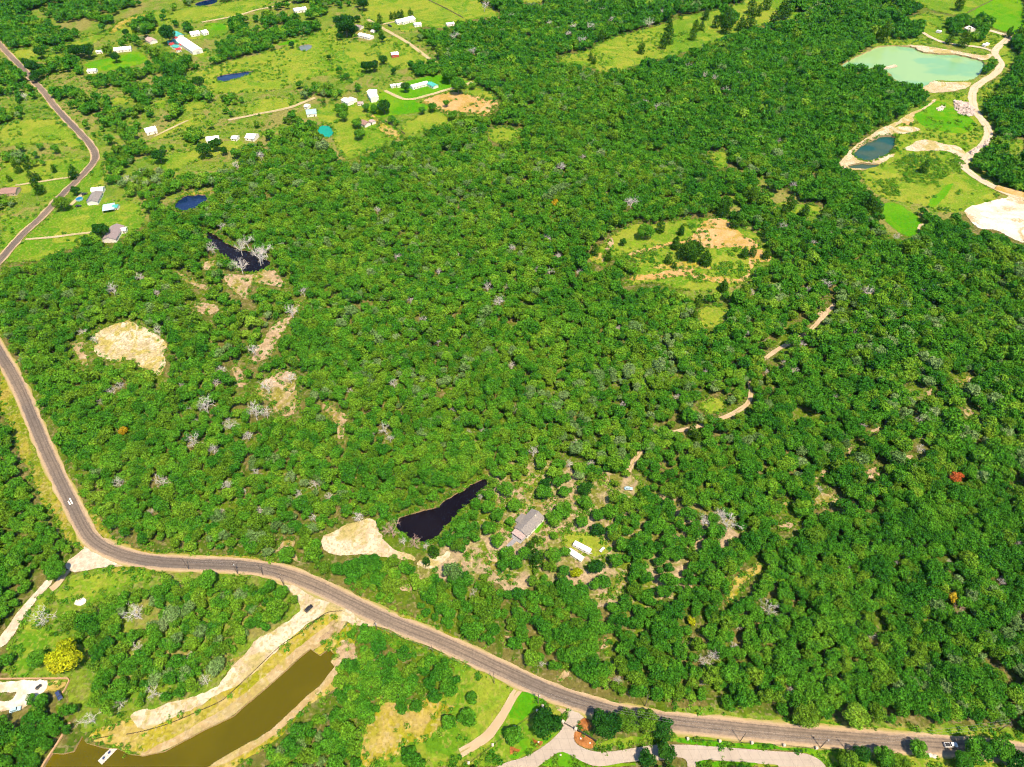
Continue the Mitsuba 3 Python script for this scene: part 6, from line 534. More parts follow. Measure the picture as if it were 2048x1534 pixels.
([(26.3,188.1),(25.8,189.5),(26.4,194.0),(27.1,195.3),(28.9,196.5),(29.7,199.7),(32.2,201.5),(35.1,201.0),(43.2,195.9),(44.3,197.7),(46.0,198.8),(49.9,198.8),(52.1,196.9),(52.9,195.1),(52.0,189.4),(50.6,186.8),(48.0,185.5),(46.0,185.5),(43.8,186.6),(41.9,185.4),(40.2,185.4),(39.3,182.5),(36.8,181.0),(34.0,181.8)],[]),
([(-2.0,201.3),(-1.6,206.1),(-0.4,208.5),(9.2,220.1),(11.3,221.7),(13.8,222.5),(16.4,222.2),(18.8,221.0),(20.5,218.9),(21.2,216.4),(20.8,210.5),(19.5,208.1),(9.9,196.5),(7.9,194.8),(5.3,194.1),(2.7,194.4),(0.4,195.6),(-1.3,197.7)],[]),
([(65.4,223.8),(63.2,224.2),(60.6,226.3),(59.8,228.4),(59.8,230.6),(61.4,236.1),(62.6,238.0),(64.5,239.2),(67.8,239.5),(69.8,238.7),(71.4,237.1),(72.3,235.0),(72.3,232.8),(70.2,226.3),(67.6,224.2)],[]),
([(-154.7,690.2),(-163.1,697.5),(-164.7,699.5),(-167.8,713.0),(-167.5,715.5),(-166.2,717.7),(-164.2,719.3),(-161.8,720.0),(-159.2,719.6),(-155.9,717.4),(-154.6,719.7),(-151.0,721.0),(-147.5,719.4),(-142.7,713.5),(-142.6,710.9),(-140.1,700.4),(-141.7,697.0),(-144.1,695.9),(-144.3,693.0),(-145.6,690.8),(-147.6,689.3),(-150.0,688.6),(-152.5,688.9)],[]),
([(-141.9,791.9),(-143.7,793.1),(-144.9,794.9),(-145.8,802.5),(-146.7,805.4),(-146.5,806.7),(-147.5,809.7),(-147.0,811.8),(-145.8,813.5),(-144.0,814.7),(-138.7,816.9),(-135.5,817.1),(-130.7,819.3),(-128.6,819.8),(-126.5,819.5),(-124.7,818.4),(-123.4,816.6),(-122.4,809.3),(-103.6,823.2),(-101.4,824.2),(-98.9,824.3),(-96.7,823.4),(-92.7,820.6),(-83.1,808.8),(-82.1,797.0),(-81.3,793.8),(-81.9,791.6),(-83.3,789.7),(-85.4,788.5),(-87.7,788.2),(-90.0,788.8),(-98.3,797.7),(-111.8,788.1),(-114.1,787.1),(-116.5,787.0),(-118.8,787.8),(-120.6,789.5),(-121.6,791.7),(-122.2,798.0),(-130.5,793.6),(-134.1,793.3),(-139.8,791.5)],[]),
([(-154.5,887.2),(-156.8,889.1),(-158.2,891.7),(-158.3,895.1),(-158.9,896.4),(-159.0,899.9),(-159.7,901.1),(-160.8,908.8),(-159.9,911.6),(-158.1,913.8),(-155.5,915.2),(-146.9,917.8),(-144.0,918.0),(-141.2,917.2),(-139.0,915.3),(-137.6,912.7),(-137.5,909.3),(-136.8,908.0),(-136.7,904.5),(-136.1,903.3),(-135.0,895.6),(-135.9,892.8),(-137.7,890.6),(-140.3,889.2),(-148.8,886.6),(-151.7,886.4)],[]),
([(602.3,925.5),(601.6,928.9),(602.3,930.5),(604.9,932.6),(605.6,935.5),(608.1,937.5),(608.8,940.4),(611.3,942.4),(612.0,945.3),(622.7,952.6),(626.1,953.2),(627.7,952.5),(629.5,949.6),(629.5,947.8),(628.8,946.2),(626.3,944.2),(625.6,941.3),(623.1,939.3),(622.4,936.4),(619.8,934.4),(619.1,931.5),(606.8,923.5),(605.1,923.6)],[]),
([(572.7,973.8),(565.4,980.6),(565.3,984.0),(566.3,985.5),(568.3,986.6),(568.4,989.2),(569.3,990.7),(571.3,991.8),(571.4,994.4),(572.3,995.9),(574.3,997.0),(574.4,999.6),(575.4,1001.1),(578.5,1002.5),(581.7,1001.2),(586.4,996.8),(587.8,993.7),(586.6,990.4),(584.6,989.3),(584.5,986.7),(583.6,985.3),(581.6,984.1),(581.5,981.6),(580.6,980.1),(578.6,978.9),(578.5,976.4),(577.5,974.9),(576.1,973.9)],[]),
([(609.2,982.5),(608.6,991.8),(609.1,994.9),(610.7,997.5),(612.1,998.7),(613.9,1002.8),(615.4,1003.9),(617.2,1008.0),(618.7,1009.1),(620.5,1013.2),(622.9,1015.1),(626.0,1015.9),(629.1,1015.4),(631.8,1013.9),(633.6,1011.4),(634.4,1008.3),(634.9,999.1),(634.5,996.0),(632.9,993.3),(631.4,992.2),(629.7,988.1),(628.2,987.0),(626.4,982.9),(624.9,981.8),(623.1,977.6),(620.6,975.8),(617.6,975.0),(614.5,975.4),(611.8,977.0),(609.9,979.5)],[]),
([(-92.4,1003.3),(-94.3,1004.7),(-95.5,1006.7),(-95.9,1009.0),(-95.4,1011.1),(-96.3,1014.4),(-95.8,1016.5),(-96.8,1019.7),(-96.3,1021.8),(-97.2,1025.1),(-96.7,1027.3),(-95.3,1029.2),(-93.3,1030.5),(-83.4,1034.1),(-81.1,1034.5),(-78.8,1034.0),(-76.9,1032.6),(-75.7,1030.6),(-75.3,1028.3),(-75.8,1026.2),(-74.9,1022.9),(-75.4,1020.8),(-74.4,1017.6),(-74.9,1015.5),(-74.0,1012.2),(-74.5,1010.0),(-75.9,1008.1),(-77.9,1006.8),(-87.8,1003.2),(-90.1,1002.8)],[])]

# ---------------------------------------------------------------- helpers
RNG = np.random.default_rng(7)
used = {}


def key_of(name):
    n = used.get(name, 0)
    used[name] = n + 1
    return name if n == 0 else f'{name}_{n:03d}'


def put(name, mesh, mat, parent=None, smooth=False, label=None, **kw):
    k = key_of(f'{parent}__{name}' if parent else name)
    scene[k] = ply(mesh, mat, smooth=smooth, **kw)
    if label:
        labels[k] = {'label': label}
    return k


def tag(k, label, category, group=None, kind=None):
    labels[k] = {'label': label, 'category': category}
    if group:
        labels[k]['group'] = group
    if kind:
        labels[k]['kind'] = kind


def struct(k):
    labels[k] = {'kind': 'structure'}


def M(*meshes):
    return trimesh.util.concatenate([m for m in meshes])


def box(x0, x1, y0, y1, z0, z1):
    m = trimesh.creation.box((abs(x1 - x0), abs(y1 - y0), abs(z1 - z0)))
    m.apply_translation(((x0 + x1) / 2, (y0 + y1) / 2, (z0 + z1) / 2))
    return m


def hull(pts):
    return trimesh.convex.convex_hull(np.asarray(pts, float))


def tube(p, r, sides=6, caps=True):
    p = np.asarray(p, float)
    r = np.broadcast_to(r, (len(p),))
    t = np.gradient(p, axis=0)
    t /= np.linalg.norm(t, axis=1, keepdims=True) + 1e-12
    a = np.cross(t, np.where(np.abs(t[:, 2:]) < .9, [0, 0, 1.], [1., 0, 0]))
    a /= np.linalg.norm(a, axis=1, keepdims=True) + 1e-12
    b = np.cross(t, a)
    ang = np.arange(sides) * 2 * np.pi / sides
    v = (p[:, None] + r[:, None, None] * (np.cos(ang)[None, :, None] * a[:, None] + np.sin(ang)[None, :, None] * b[:, None])).reshape(-1, 3)
    i, j = np.meshgrid(np.arange(len(p) - 1), np.arange(sides), indexing='ij')
    q = np.stack([i * sides + j, i * sides + (j + 1) % sides, (i + 1) * sides + (j + 1) % sides, (i + 1) * sides + j], -1).reshape(-1, 4)
    f = np.vstack([q[:, [0, 1, 2]], q[:, [0, 2, 3]]])
    if caps:
        f = np.vstack([f, [[0, k + 1, k] for k in range(1, sides - 1)], [[len(v) - sides, len(v) - sides + k, len(v) - sides + k + 1] for k in range(1, sides - 1)]])
    return trimesh.Trimesh(v, f, process=False)


def posed(mesh, x, y, z=0.0, deg=0.0, s=1.0):
    c, n = math.cos(math.radians(deg)), math.sin(math.radians(deg))
    m = mesh.copy()
    v = np.asarray(m.vertices) * s
    m.vertices = np.stack([v[:, 0] * c - v[:, 1] * n + x, v[:, 0] * n + v[:, 1] * c + y, v[:, 2] + z], 1)
    return m


# ---------------------------------------------------------------- materials
def two(d):
    return {'type': 'twosided', 'bsdf': d}


def diffuse(name, fn):
    scene[name] = two({'type': 'diffuse', 'reflectance': proc(fn)})


def plain(name, rgb, rough=0.5, var=0.08, scale=1.0, metallic=0.0):
    rgb = tuple(rgb)
    scene[name] = two({'type': 'principled', 'base_color': proc(lambda p, n, uv: mi.Color3f(rgb) * (1 - var + 2 * var * fbm(p.x * scale, p.y * scale, p.z * scale))),
                       'roughness': rough, 'metallic': metallic, 'specular': 0.4})


def cover(name, a, b, c, d, f1, f2, lo=.42, hi=.58, fine=.35):
    """Ground cover: colours a and b in patches of 1/f1 m, c in patches of 1/f2 m, flecks of d."""
    def fn(p, n, uv):
        w = 6 * fbm(p.x * .05, p.y * .05)
        col = mix(a, b, smoothstep(lo - .08, hi + .08, fbm(p.x * f1 + w, p.y * f1, octaves=4)))
        col = mix(col, c, smoothstep(lo + .05, hi + .1, fbm(p.x * f2 + 31, p.y * f2 - w, octaves=4)))
        col = mix(col, d, smoothstep(.6, .8, noise(p.x * .9, p.y * .9)) * .5)
        col = col * (1 - fine + 2 * fine * fbm(p.x * .8 + 7, p.y * .8, octaves=3))
        return col * (1 - .55 * fine * smoothstep(.62, .72, noise(p.x * 1.7, p.y * 1.7)))
    diffuse(name, fn)


cover('forest_floor', (.060, .110, .010), (.13, .125, .035), (.085, .145, .010), (.24, .20, .11), .09, .03)
cover('pasture_grass', (.095, .190, .014), (.145, .215, .020), (.20, .20, .055), (.22, .21, .09), .10, .04)
cover('tan_bank', (.35, .26, .12), (.39, .31, .17), (.30, .26, .06), (.42, .36, .24), .10, .06, fine=.2)
cover('yard_soil', (.15, .17, .030), (.34, .27, .17), (.115, .17, .016), (.40, .33, .22), .12, .07)
cover('cream_grass', (.42, .35, .20), (.50, .45, .33), (.36, .31, .10), (.27, .25, .05), .12, .22, fine=.36)
cover('meadow_grass', (.140, .240, .016), (.21, .265, .026), (.085, .205, .010), (.26, .255, .06), .07, .022, fine=.25)
cover('lawn_grass', (.060, .235, .005), (.085, .26, .008), (.13, .26, .010), (.12, .22, .01), .05, .02, fine=.16)
cover('verge_grass', (.19, .215, .018), (.28, .235, .045), (.12, .18, .010), (.34, .29, .12), .16, .05)
cover('straw_grass', (.30, .265, .030), (.36, .285, .09), (.215, .225, .014), (.40, .33, .16), .13, .05, fine=.28)
cover('dirt_cover', (.32, .235, .135), (.38, .295, .19), (.21, .20, .040), (.42, .35, .25), .12, .075, fine=.32)
cover('white_sand', (.54, .47, .37), (.66, .61, .53), (.42, .33, .20), (.70, .66, .60), .10, .05, fine=.15)
cover('sand_patchy', (.44, .36, .24), (.54, .47, .36), (.38, .32, .14), (.28, .26, .06), .09, .10, fine=.22)
cover('gravel_cover', (.47, .40, .31), (.56, .48, .38), (.40, .31, .20), (.60, .54, .46), .15, .06, fine=.2)
cover('mulch', (.30, .115, .030), (.25, .09, .025), (.34, .15, .05), (.20, .08, .03), .5, .2)
cover('orange_dirt', (.42, .265, .095), (.46, .32, .15), (.35, .25, .06), (.45, .34, .20), .06, .03, fine=.14)


def concrete_fn(p, n, uv):
    j = smoothstep(.0, .05, dr.minimum(dr.abs((p.x + .3 * p.y) / 4.2 - dr.round((p.x + .3 * p.y) / 4.2)), dr.abs(p.y / 4.2 - dr.round(p.y / 4.2))))
    return mix((.345, .30, .255), (.41, .365, .315), fbm(p.x * .15, p.y * .15)) * (.82 + .18 * j) * (.93 + .14 * fbm(p.x * 1.2, p.y * 1.2))


diffuse('concrete', concrete_fn)


def asphalt_fn(p, n, uv):
    s, t = uv.x, uv.y       # metres across (0 in the middle) and along
    w = .35 * (fbm(t * .06, 3.1) - .5)
    track = smoothstep(.75, .05, dr.abs(dr.abs(s + w) - 1.05)) + .9 * smoothstep(.4, .0, dr.abs(s - 2.35 + 2 * w)) + .5 * smoothstep(.35, .0, dr.abs(s + w * 3))
    base = mix((.185, .150, .118), (.25, .20, .155), fbm(p.x * .2, p.y * .2))
    base = mix(base, (.12, .108, .10), smoothstep(.45, .7, fbm(t * .012, 9.0)) * .7)
    col = mix(base, (.075, .062, .058), dr.clip(track, 0, 1) * (.1 + .75 * fbm(s * 3, t * .09)))
    return mix(col, (.34, .26, .18), smoothstep(2.6, 3.4, dr.abs(s) + .8 * (fbm(t * .25, s) - .5))) * (.85 + .3 * noise(p.x * 1.5, p.y * 1.5))


diffuse('asphalt', asphalt_fn)


def ruts(a, b, grass, half):
    def fn(p, n, uv):
        s = dr.abs(uv.x + .6 * (fbm(uv.y * .05, 2.0) - .5))
        col = mix(a, b, fbm(p.x * .25, p.y * .25))
        col = mix(col, grass, smoothstep(.45, .1, s) * smoothstep(.4, .6, fbm(uv.y * .1, 5.0)) * .7)
        return mix(col, grass, smoothstep(half * .75, half * 1.05, s + .8 * (fbm(p.x * .5, p.y * .5) - .5)) * .8)
    return fn


diffuse('shoulder', ruts((.36, .275, .17), (.43, .34, .22), (.25, .25, .04), 5.2))
diffuse('sandroad', ruts((.44, .36, .25), (.53, .46, .35), (.32, .29, .08), 4.8))
diffuse('lane', ruts((.36, .31, .17), (.44, .38, .24), (.24, .28, .03), 2.8))
diffuse('dirtroad', ruts((.38, .29, .18), (.46, .37, .25), (.22, .21, .04), 2.6))
diffuse('dryroad', ruts((.40, .36, .14), (.42, .36, .20), (.22, .24, .03), 1.8))


def water(name, a, b, rough=.06, spec=.5):
    def fn(p, n, uv):
        return mix(a, b, smoothstep(.35, .65, fbm(p.x * .03 + .3 * noise(p.x * .1, p.y * .1), p.y * .05)))
    scene[name] = {'type': 'principled', 'base_color': proc(fn), 'roughness': rough, 'specular': spec}


water('canal_water', (.080, .070, .0022), (.095, .082, .003), .15, .2)
water('dark_water', (.005, .0035, .006), (.008, .006, .009), .05, .18)
water('blue_water', (.004, .014, .060), (.007, .022, .085), .05, .4)
water('teal_water', (.004, .22, .15), (.006, .26, .19), .1, .3)
water('grey_water', (.12, .15, .13), (.16, .19, .17), .1, .4)
water('quarry_water', (.150, .325, .165), (.215, .36, .155), .2, .2)
water('pit_water', (.008, .060, .050), (.040, .075, .045), .1, .2)
plain('bank_soil', (.36, .26, .13), .9, .25, .4)


def leaf(name, dark, mid, light, scale=1.0):
    def fn(p, n, uv):
        t = fbm(p.x * .035, p.y * .035, octaves=2) * .5 + .5 * noise(p.x * .16 + 5, p.y * .16)
        col = mix(mix(dark, mid, smoothstep(.25, .55, t)), light, smoothstep(.52, .85, t))
        return col * (.42 + 1.16 * cell_rand(p.x * 1.5, p.y * 1.5, p.z * 1.5)) * (scale * 1.2)
    scene[name] = {'type': 'principledthin', 'base_color': proc(fn), 'roughness': .8, 'spec_trans': 0.0, 'diff_trans': .25}


leaf('leaf_green', (.038, .148, .012), (.063, .198, .014), (.102, .238, .018))
leaf('leaf_deep', (.026, .122, .011), (.042, .162, .012), (.066, .198, .014))
leaf('leaf_olive', (.062, .152, .012), (.090, .190, .014), (.126, .224, .018))
leaf('leaf_lime', (.082, .205, .014), (.115, .248, .018), (.162, .285, .026))
leaf('leaf_grey', (.085, .170, .045), (.120, .215, .065), (.17, .25, .10))
leaf('leaf_dark', (.012, .062, .008), (.020, .085, .010), (.034, .11, .012))
leaf('leaf_cedar', (.018, .070, .008), (.032, .095, .008), (.055, .125, .010))
leaf('leaf_yellow', (.22, .28, .008), (.31, .35, .012), (.39, .39, .016))
leaf('leaf_amber', (.30, .22, .012), (.38, .29, .016), (.42, .34, .03))
leaf('leaf_red', (.34, .085, .025), (.42, .12, .035), (.45, .16, .05))
plain('bark', (.13, .10, .07), .9, .3, 2.0)
plain('dead_wood', (.55, .53, .50), .8, .25, 1.2)
plain('pink_wood', (.44, .30, .26), .8, .25, 1.2)

ROOF = {'white': (.78, .77, .76), 'greymetal': (.215, .20, .19), 'greyroof': (.235, .195, .20), 'brownroof': (.27, .17, .14), 'teal': (.06, .36, .33),
        'paleteal': (.3, .5, .45), 'red': (.50, .045, .04), 'navy': (.02, .06, .13), 'paleblue': (.36, .48, .55), 'palegreen': (.58, .68, .60), 'pinkroof': (.37, .29, .28), 'blueroof': (.28, .42, .50)}
for k, c in ROOF.items():
    plain('roof_' + k, c, .55, .10, .6)
for k, c in {'white': (.76, .74, .70), 'tan': (.45, .36, .27), 'redwall': (.42, .07, .05)}.items():
    plain('wall_' + k, c, .7, .06, .8)
plain('trim', (.70, .69, .66), .6)
plain('glass', (.03, .04, .05), .12, .02)
plain('door_paint', (.20, .13, .10), .6)
plain('black_iron', (.025, .025, .027), .5)
plain('pole_wood', (.13, .10, .08), .9, .2, 3)
plain('metal_grey', (.42, .43, .44), .4)
plain('wire', (.30, .30, .30), .5)
plain('stone', (.52, .46, .38), .85, .25, 3)
plain('boulder_rock', (.56, .52, .46), .9, .2, 1.5)
plain('rubble', (.48, .40, .36), .9, .3, .4)
plain('wood_plank', (.56, .52, .47), .8, .2, 2.5)
plain('silt_cloth', (.035, .03, .02), .9)
plain('tan_wall', (.42, .27, .16), .9, .25, .7)
plain('pool_water', (.02, .16, .32), .08)
plain('pool_liner', (.22, .42, .60), .5)
plain('deck_grey', (.25, .26, .29), .7)
for k, c in {'black': (.018, .018, .02), 'white': (.74, .76, .78), 'blue': (.03, .05, .14), 'paleblue': (.34, .52, .62)}.items():
    scene['paint_' + k] = two({'type': 'principled', 'base_color': {'type': 'rgb', 'value': list(c)}, 'roughness': .25, 'specular': .5, 'clearcoat': .6})
plain('rubber', (.02, .02, .02), .8)
plain('lamp_glass', (.8, .78, .7), .2)
plain('tail_red', (.4, .02, .02), .3)

# ---------------------------------------------------------------- ground, water, fields, roads


def chaikin(c, n=1):
    c = np.asarray(c, float)
    for _ in range(n):
        d = np.roll(c, -1, 0)
        c = np.stack([.75 * c + .25 * d, .25 * c + .75 * d], 1).reshape(-1, 2)
    return c


def ragged(c, amp, smooth=1):
    """The outline with rounded corners and an uneven edge."""
    c = chaikin(c, smooth)
    if amp > 0:
        far = np.hypot(*c.mean(0))
        step = 1.2 if far < 350 else 2.2 if far < 700 else 4.0
        c = np.array(LineString(np.vstack([c, c[:1]])).segmentize(step).coords)[:-1]
        q = np.stack([c[:, 0], c[:, 1], c[:, 0] * 0], 1)
        a = amp * (1 if far < 500 else 1.6)
        d = np.stack([meshkit.fbm(q * .35, 2, 1) + .9 * meshkit.fbm(q * .08, 2, 2), meshkit.fbm(q * .35, 2, 3) + .9 * meshkit.fbm(q * .08, 2, 4)], 1) - .95
        c = c + 2 * a * d
    g = Polygon(c)
    return g if g.is_valid else g.buffer(0)


def pieces(g):
    return [q for q in getattr(g, 'geoms', [g]) if q.geom_type == 'Polygon' and q.area > 1.5]


def sheet(poly, z):
    v, f = trimesh.creation.triangulate_polygon(poly, engine='earcut')
    m = trimesh.Trimesh(np.column_stack([v, np.full(len(v), z)]), f, process=False)
    if m.face_normals[:, 2].sum() < 0:
        m.invert()
    return m


WATER_LOOK = {'canal': ('canal_water', .15, 0, -1.0), 'oxbow': ('dark_water', 1.0, 1, -.7), 'bluepond': ('blue_water', .8, 1, -.6), 'meadowpond': ('blue_water', .6, 1, -.5), 'toppond': ('blue_water', .6, 1, -.5),
              'tealpond': ('teal_water', .4, 1, -.5), 'greypond': ('grey_water', .5, 1, -.5), 'mainpond': ('dark_water', 1.0, 1, -.8), 'quarry': ('quarry_water', 1.2, 1, -1.5), 'pit': ('pit_water', .8, 1, -1.5), 'pit2': ('pit_water', .8, 1, -1.2)}
ponds = {k: ragged(WATER[k], a, s) for k, (m, a, s, z) in WATER_LOOK.items()}
wet = unary_union(list(ponds.values()))
FAR = Polygon([(-6000, -1500), (6000, -1500), (6000, 9000), (-6000, 9000)])
near = Polygon([(-1500, -200), (1500, -200), (1500, 1600), (-1500, 1600)])
struct(put('ground', M(sheet(near.difference(wet), 0.0), sheet(FAR.difference(near), 0.0)), 'forest_floor'))
for k, (mat, a, s, z) in WATER_LOOK.items():
    name = 'canal' if k == 'canal' else 'pond'
    for q in pieces(ponds[k]):
        struct(put(name, sheet(q, z), mat))
        ring = np.array(q.exterior.coords)
        inner = np.array(q.buffer(-.01).exterior.coords)
        c = q.representative_point()
        n = len(ring)
        v = np.vstack([np.column_stack([ring, np.full(n, .02)]), np.column_stack([ring, np.full(n, z - .3)])])
        f = np.array([[i, i + 1, n + i + 1, n + i] for i in range(n - 1)])
        struct(put('bank', (v, f), 'bank_soil'))

CLASSES = [('yard', 'yard_ground', 'yard_soil', .06, 3.0), ('pasture', 'pasture', 'pasture_grass', .03, 2.0), ('verge', 'roadside_grass', 'verge_grass', .05, 1.0), ('meadow', 'meadow', 'meadow_grass', .10, 1.2), ('lawn', 'lawn', 'lawn_grass', .15, .7), ('dry', 'dry_grass', 'straw_grass', .20, 1.3),
           ('tanbank', 'canal_bank', 'tan_bank', .23, .5), ('dirt', 'bare_dirt', 'dirt_cover', .25, 1.7), ('sand', 'sand', 'white_sand', .30, .8), ('gravel', 'gravel', 'gravel_cover', .34, .35), ('mulch', 'mulch_bed', 'mulch', .37, .1), ('concrete', 'driveway', 'concrete', .40, 0)]
field = {}
for cls, name, mat, z, amp in CLASSES:
    g = unary_union([ragged(c, amp, 2 if cls == 'concrete' else 1) for c in AREAS[cls]]).difference(wet)
    field[cls] = g
    for q in pieces(g):
        m = mat
        if cls == 'sand' and q.centroid.y < 200:
            q = shapely.simplify(q.buffer(.7), .05)
        if cls == 'dirt' and (q.distance(shapely.Point(205, 520)) < 60 or q.centroid.y > 620):
            m = 'orange_dirt'
        if cls == 'dry' and q.centroid.x < -150 and q.centroid.y > 280 and q.centroid.y < 450:
            m = 'cream_grass'
        if cls == 'sand' and q.centroid.y > 450 and q.area < 9000 and not q.contains(shapely.Point(430, 540)):
            m = 'sand_patchy'
        if cls == 'sand' and q.centroid.y < 330 and q.centroid.x > -120:
            m = 'sand_patchy'
        struct(put(name, sheet(q, z), m))


def resample(pts, step):
    c = np.asarray(pts, float)
    for _ in range(3):
        d = np.stack([.75 * c[:-1] + .25 * c[1:], .25 * c[:-1] + .75 * c[1:]], 1).reshape(-1, 2)
        c = np.vstack([c[:1], d, c[-1:]])
    return np.array(LineString(c).segmentize(step).coords)


def ribbon(pts, w, z, seed, wob):
    c = resample(pts, 3.0)
    t = np.gradient(c, axis=0)
    t /= np.linalg.norm(t, axis=1, keepdims=True)
    nrm = np.stack([-t[:, 1], t[:, 0]], 1)
    s = np.concatenate([[0], np.cumsum(np.linalg.norm(np.diff(c, axis=0), axis=1))])
    q = np.stack([s * .12, s * 0, s * 0], 1)
    l = w / 2 * (1 + wob * (meshkit.fbm(q, 3, seed) - .5))
    r = w / 2 * (1 + wob * (meshkit.fbm(q, 3, seed + 9) - .5))
    cols = np.linspace(-1, 1, 5)
    off = np.where(cols[None] < 0, cols[None] * l[:, None], cols[None] * r[:, None])
    xy = c[:, None] + off[..., None] * nrm[:, None]
    v = np.concatenate([xy, np.full((*off.shape, 1), z)], -1).reshape(-1, 3)
    uv = np.stack([off, np.broadcast_to(s[:, None], off.shape)], -1).reshape(-1, 2)
    i, j = np.meshgrid(np.arange(len(c) - 1), np.arange(4), indexing='ij')
    q = np.stack([i * 5 + j + 1, i * 5 + j, (i + 1) * 5 + j, (i + 1) * 5 + j + 1], -1).reshape(-1, 4)
    m = trimesh.Trimesh(v, np.vstack([q[:, :3], q[:, [0, 2, 3]]]), process=False)
    if m.face_normals[:, 2].sum() < 0:
        m.invert()
    return m, uv


for k, (cls, w, pts) in ROADS.items():
    name = k.rstrip('0123456789').rstrip('_')
    if cls == 'asphalt':
        m, uv = ribbon(pts, 9.8 if k == 'road' else 8.2, .42, 3, .6)
        struct(put('road_shoulder', m, 'shoulder', uv=uv))
        m, uv = ribbon(pts, w + .8, .48, 5, .06)
        struct(put(name, m, 'asphalt', uv=uv))
    else:
        m, uv = ribbon(pts, w, .38 if cls != 'dryroad' else .33, 7, .6)
        struct(put(name, m, cls, uv=uv))

# ---------------------------------------------------------------- trees: prototypes


def leaf_cards(rng, lobes, n, size, up=.3, jit=.75, aspect=1.0):
    c, r = lobes[:, :3], lobes[:, 3]
    pts, nor = [], []
    total = 0
    w = r ** 2 / (r ** 2).sum()
    while total < n:
        k = rng.choice(len(r), 4 * n, p=w)
        d = rng.normal(size=(4 * n, 3))
        d[:, 2] += up
        d /= np.linalg.norm(d, axis=1, keepdims=True)
        p = c[k] + d * (r[k] * rng.uniform(.70, 1.18, 4 * n))[:, None]
        dist = np.linalg.norm(p[:, None] - c[None], axis=2) / r[None]
        ok = (dist > .69).all(1)
        pts.append(p[ok]); nor.append(d[ok]); total += ok.sum()
    p, d = np.vstack(pts)[:n], np.vstack(nor)[:n]
    d = d + jit * rng.normal(size=d.shape) * .75
    d /= np.linalg.norm(d, axis=1, keepdims=True)
    a = np.cross(d, rng.normal(size=d.shape))
    a /= np.linalg.norm(a, axis=1, keepdims=True)
    b = np.cross(d, a)
    ang = rng.uniform(0, 2 * np.pi, (n, 1)) + np.array([[0, 2.1, 4.2]]) + rng.uniform(-.5, .5, (n, 3))
    s = size * rng.uniform(.65, 1.35, (n, 3))
    v = p[:, None] + s[..., None] * (np.cos(ang)[..., None] * a[:, None] + aspect * np.sin(ang)[..., None] * b[:, None])
    return v.reshape(-1, 3), np.arange(3 * n).reshape(-1, 3)


def oak_lobes(rng, R, zc, k=11, squash=.72):
    L = []
    for i in range(k):
        d = rng.normal(size=3); d[2] = abs(d[2]) * 1.1 - .25
        d /= np.linalg.norm(d)
        q = rng.uniform(.45, .80) * R
        L.append([d[0] * q, d[1] * q, zc + d[2] * q * squash, R * rng.uniform(.20, .36)])
    L.append([0, 0, zc - .3, R * .5])
    return np.array(L)


def trunk_mesh(rng, zc, R, lobes, limbs=5):
    ms = [tube([[0, 0, -.3], [rng.normal() * .1, rng.normal() * .1, zc * .5], [rng.normal() * .3, rng.normal() * .3, zc]], [.26, .2, .1], 6, False)]
    for l in lobes[:limbs]:
        ms.append(tube([[0, 0, zc * .45], [l[0] * .5, l[1] * .5, zc * .75], l[:3]], [.13, .09, .04], 4, False))
    return M(*ms)


D0 = 7.6       # crown diameter of a prototype


def oak_group(name, leafmat, seed, n, size, trunk=True, k=11, squash=.72):
    rng = np.random.default_rng(seed)
    R, zc = D0 / 2, 4.6
    lobes = oak_lobes(rng, R, zc, k, squash)
    g = {'type': 'shapegroup'}
    if trunk:
        g['trunk'] = ply(trunk_mesh(rng, zc, R, lobes), 'bark')
    g['crown'] = ply(leaf_cards(rng, lobes, n, size), leafmat)
    scene[name] = g


def cedar_group(name, leafmat, seed, n, size):
    rng = np.random.default_rng(seed)
    L = []
    for z in np.linspace(.8, 8.6, 9):
        r = 2.6 * (1 - ((z - 2.6) / 7.2) ** 2 * .9) * .62 if z > 2.6 else 1.5
        for a in rng.uniform(0, 6.28, 3 if z < 7 else 1):
            q = max(r * .75, .05) if z < 7 else .1
            L.append([q * math.cos(a), q * math.sin(a), z, max(r * .85, .5)])
    scene[name] = {'type': 'shapegroup', 'trunk': ply(tube([[0, 0, -.3], [0, 0, 8]], [.2, .05], 5, False), 'bark'),
                   'crown': ply(leaf_cards(rng, np.array(L), n, size, .2, .6), leafmat)}


def dead_group(name, mat, seed):
    rng = np.random.default_rng(seed)
    zt = 3.0
    lean = rng.normal(size=2) * .5
    top = np.array([lean[0], lean[1], zt])
    tr = tube([[0, 0, -.3], [lean[0] * .4, lean[1] * .4, zt * .5], top], [.24, .20, .15], 6, False)
    out = []

    def grow(p, d, L, r, lvl):
        q = p + d * L * .5 + rng.normal(size=3) * L * .06
        e = q + (d + rng.normal(size=3) * .18) * L * .5
        out.append(tube([p, q, e], [r, r * .8, r * .55], 4 if lvl < 2 else 3, False))
        if lvl < 4:
            for _ in range(3 if lvl < 3 else 2):
                nd = d + rng.normal(size=3) * .62
                nd[2] = nd[2] * .8 + .12
                nd /= np.linalg.norm(nd)
                st = q if rng.random() < .4 else e
                grow(st, nd, L * rng.uniform(.55, .8), r * .66, lvl + 1)
    for a in np.arange(5) * 1.26 + rng.uniform(0, 1.2):
        d = np.array([math.cos(a) * .8, math.sin(a) * .8, rng.uniform(.5, 1.1)])
        d /= np.linalg.norm(d)
        grow(top - [0, 0, rng.uniform(0, .9)], d, rng.uniform(1.7, 2.6), .10, 0)
    grow(top, np.array([0, 0, 1.0]), 2.0, .10, 0)
    scene[name] = {'type': 'shapegroup', 'trunk': ply(tr, mat), 'branches': ply(M(*out), mat)}


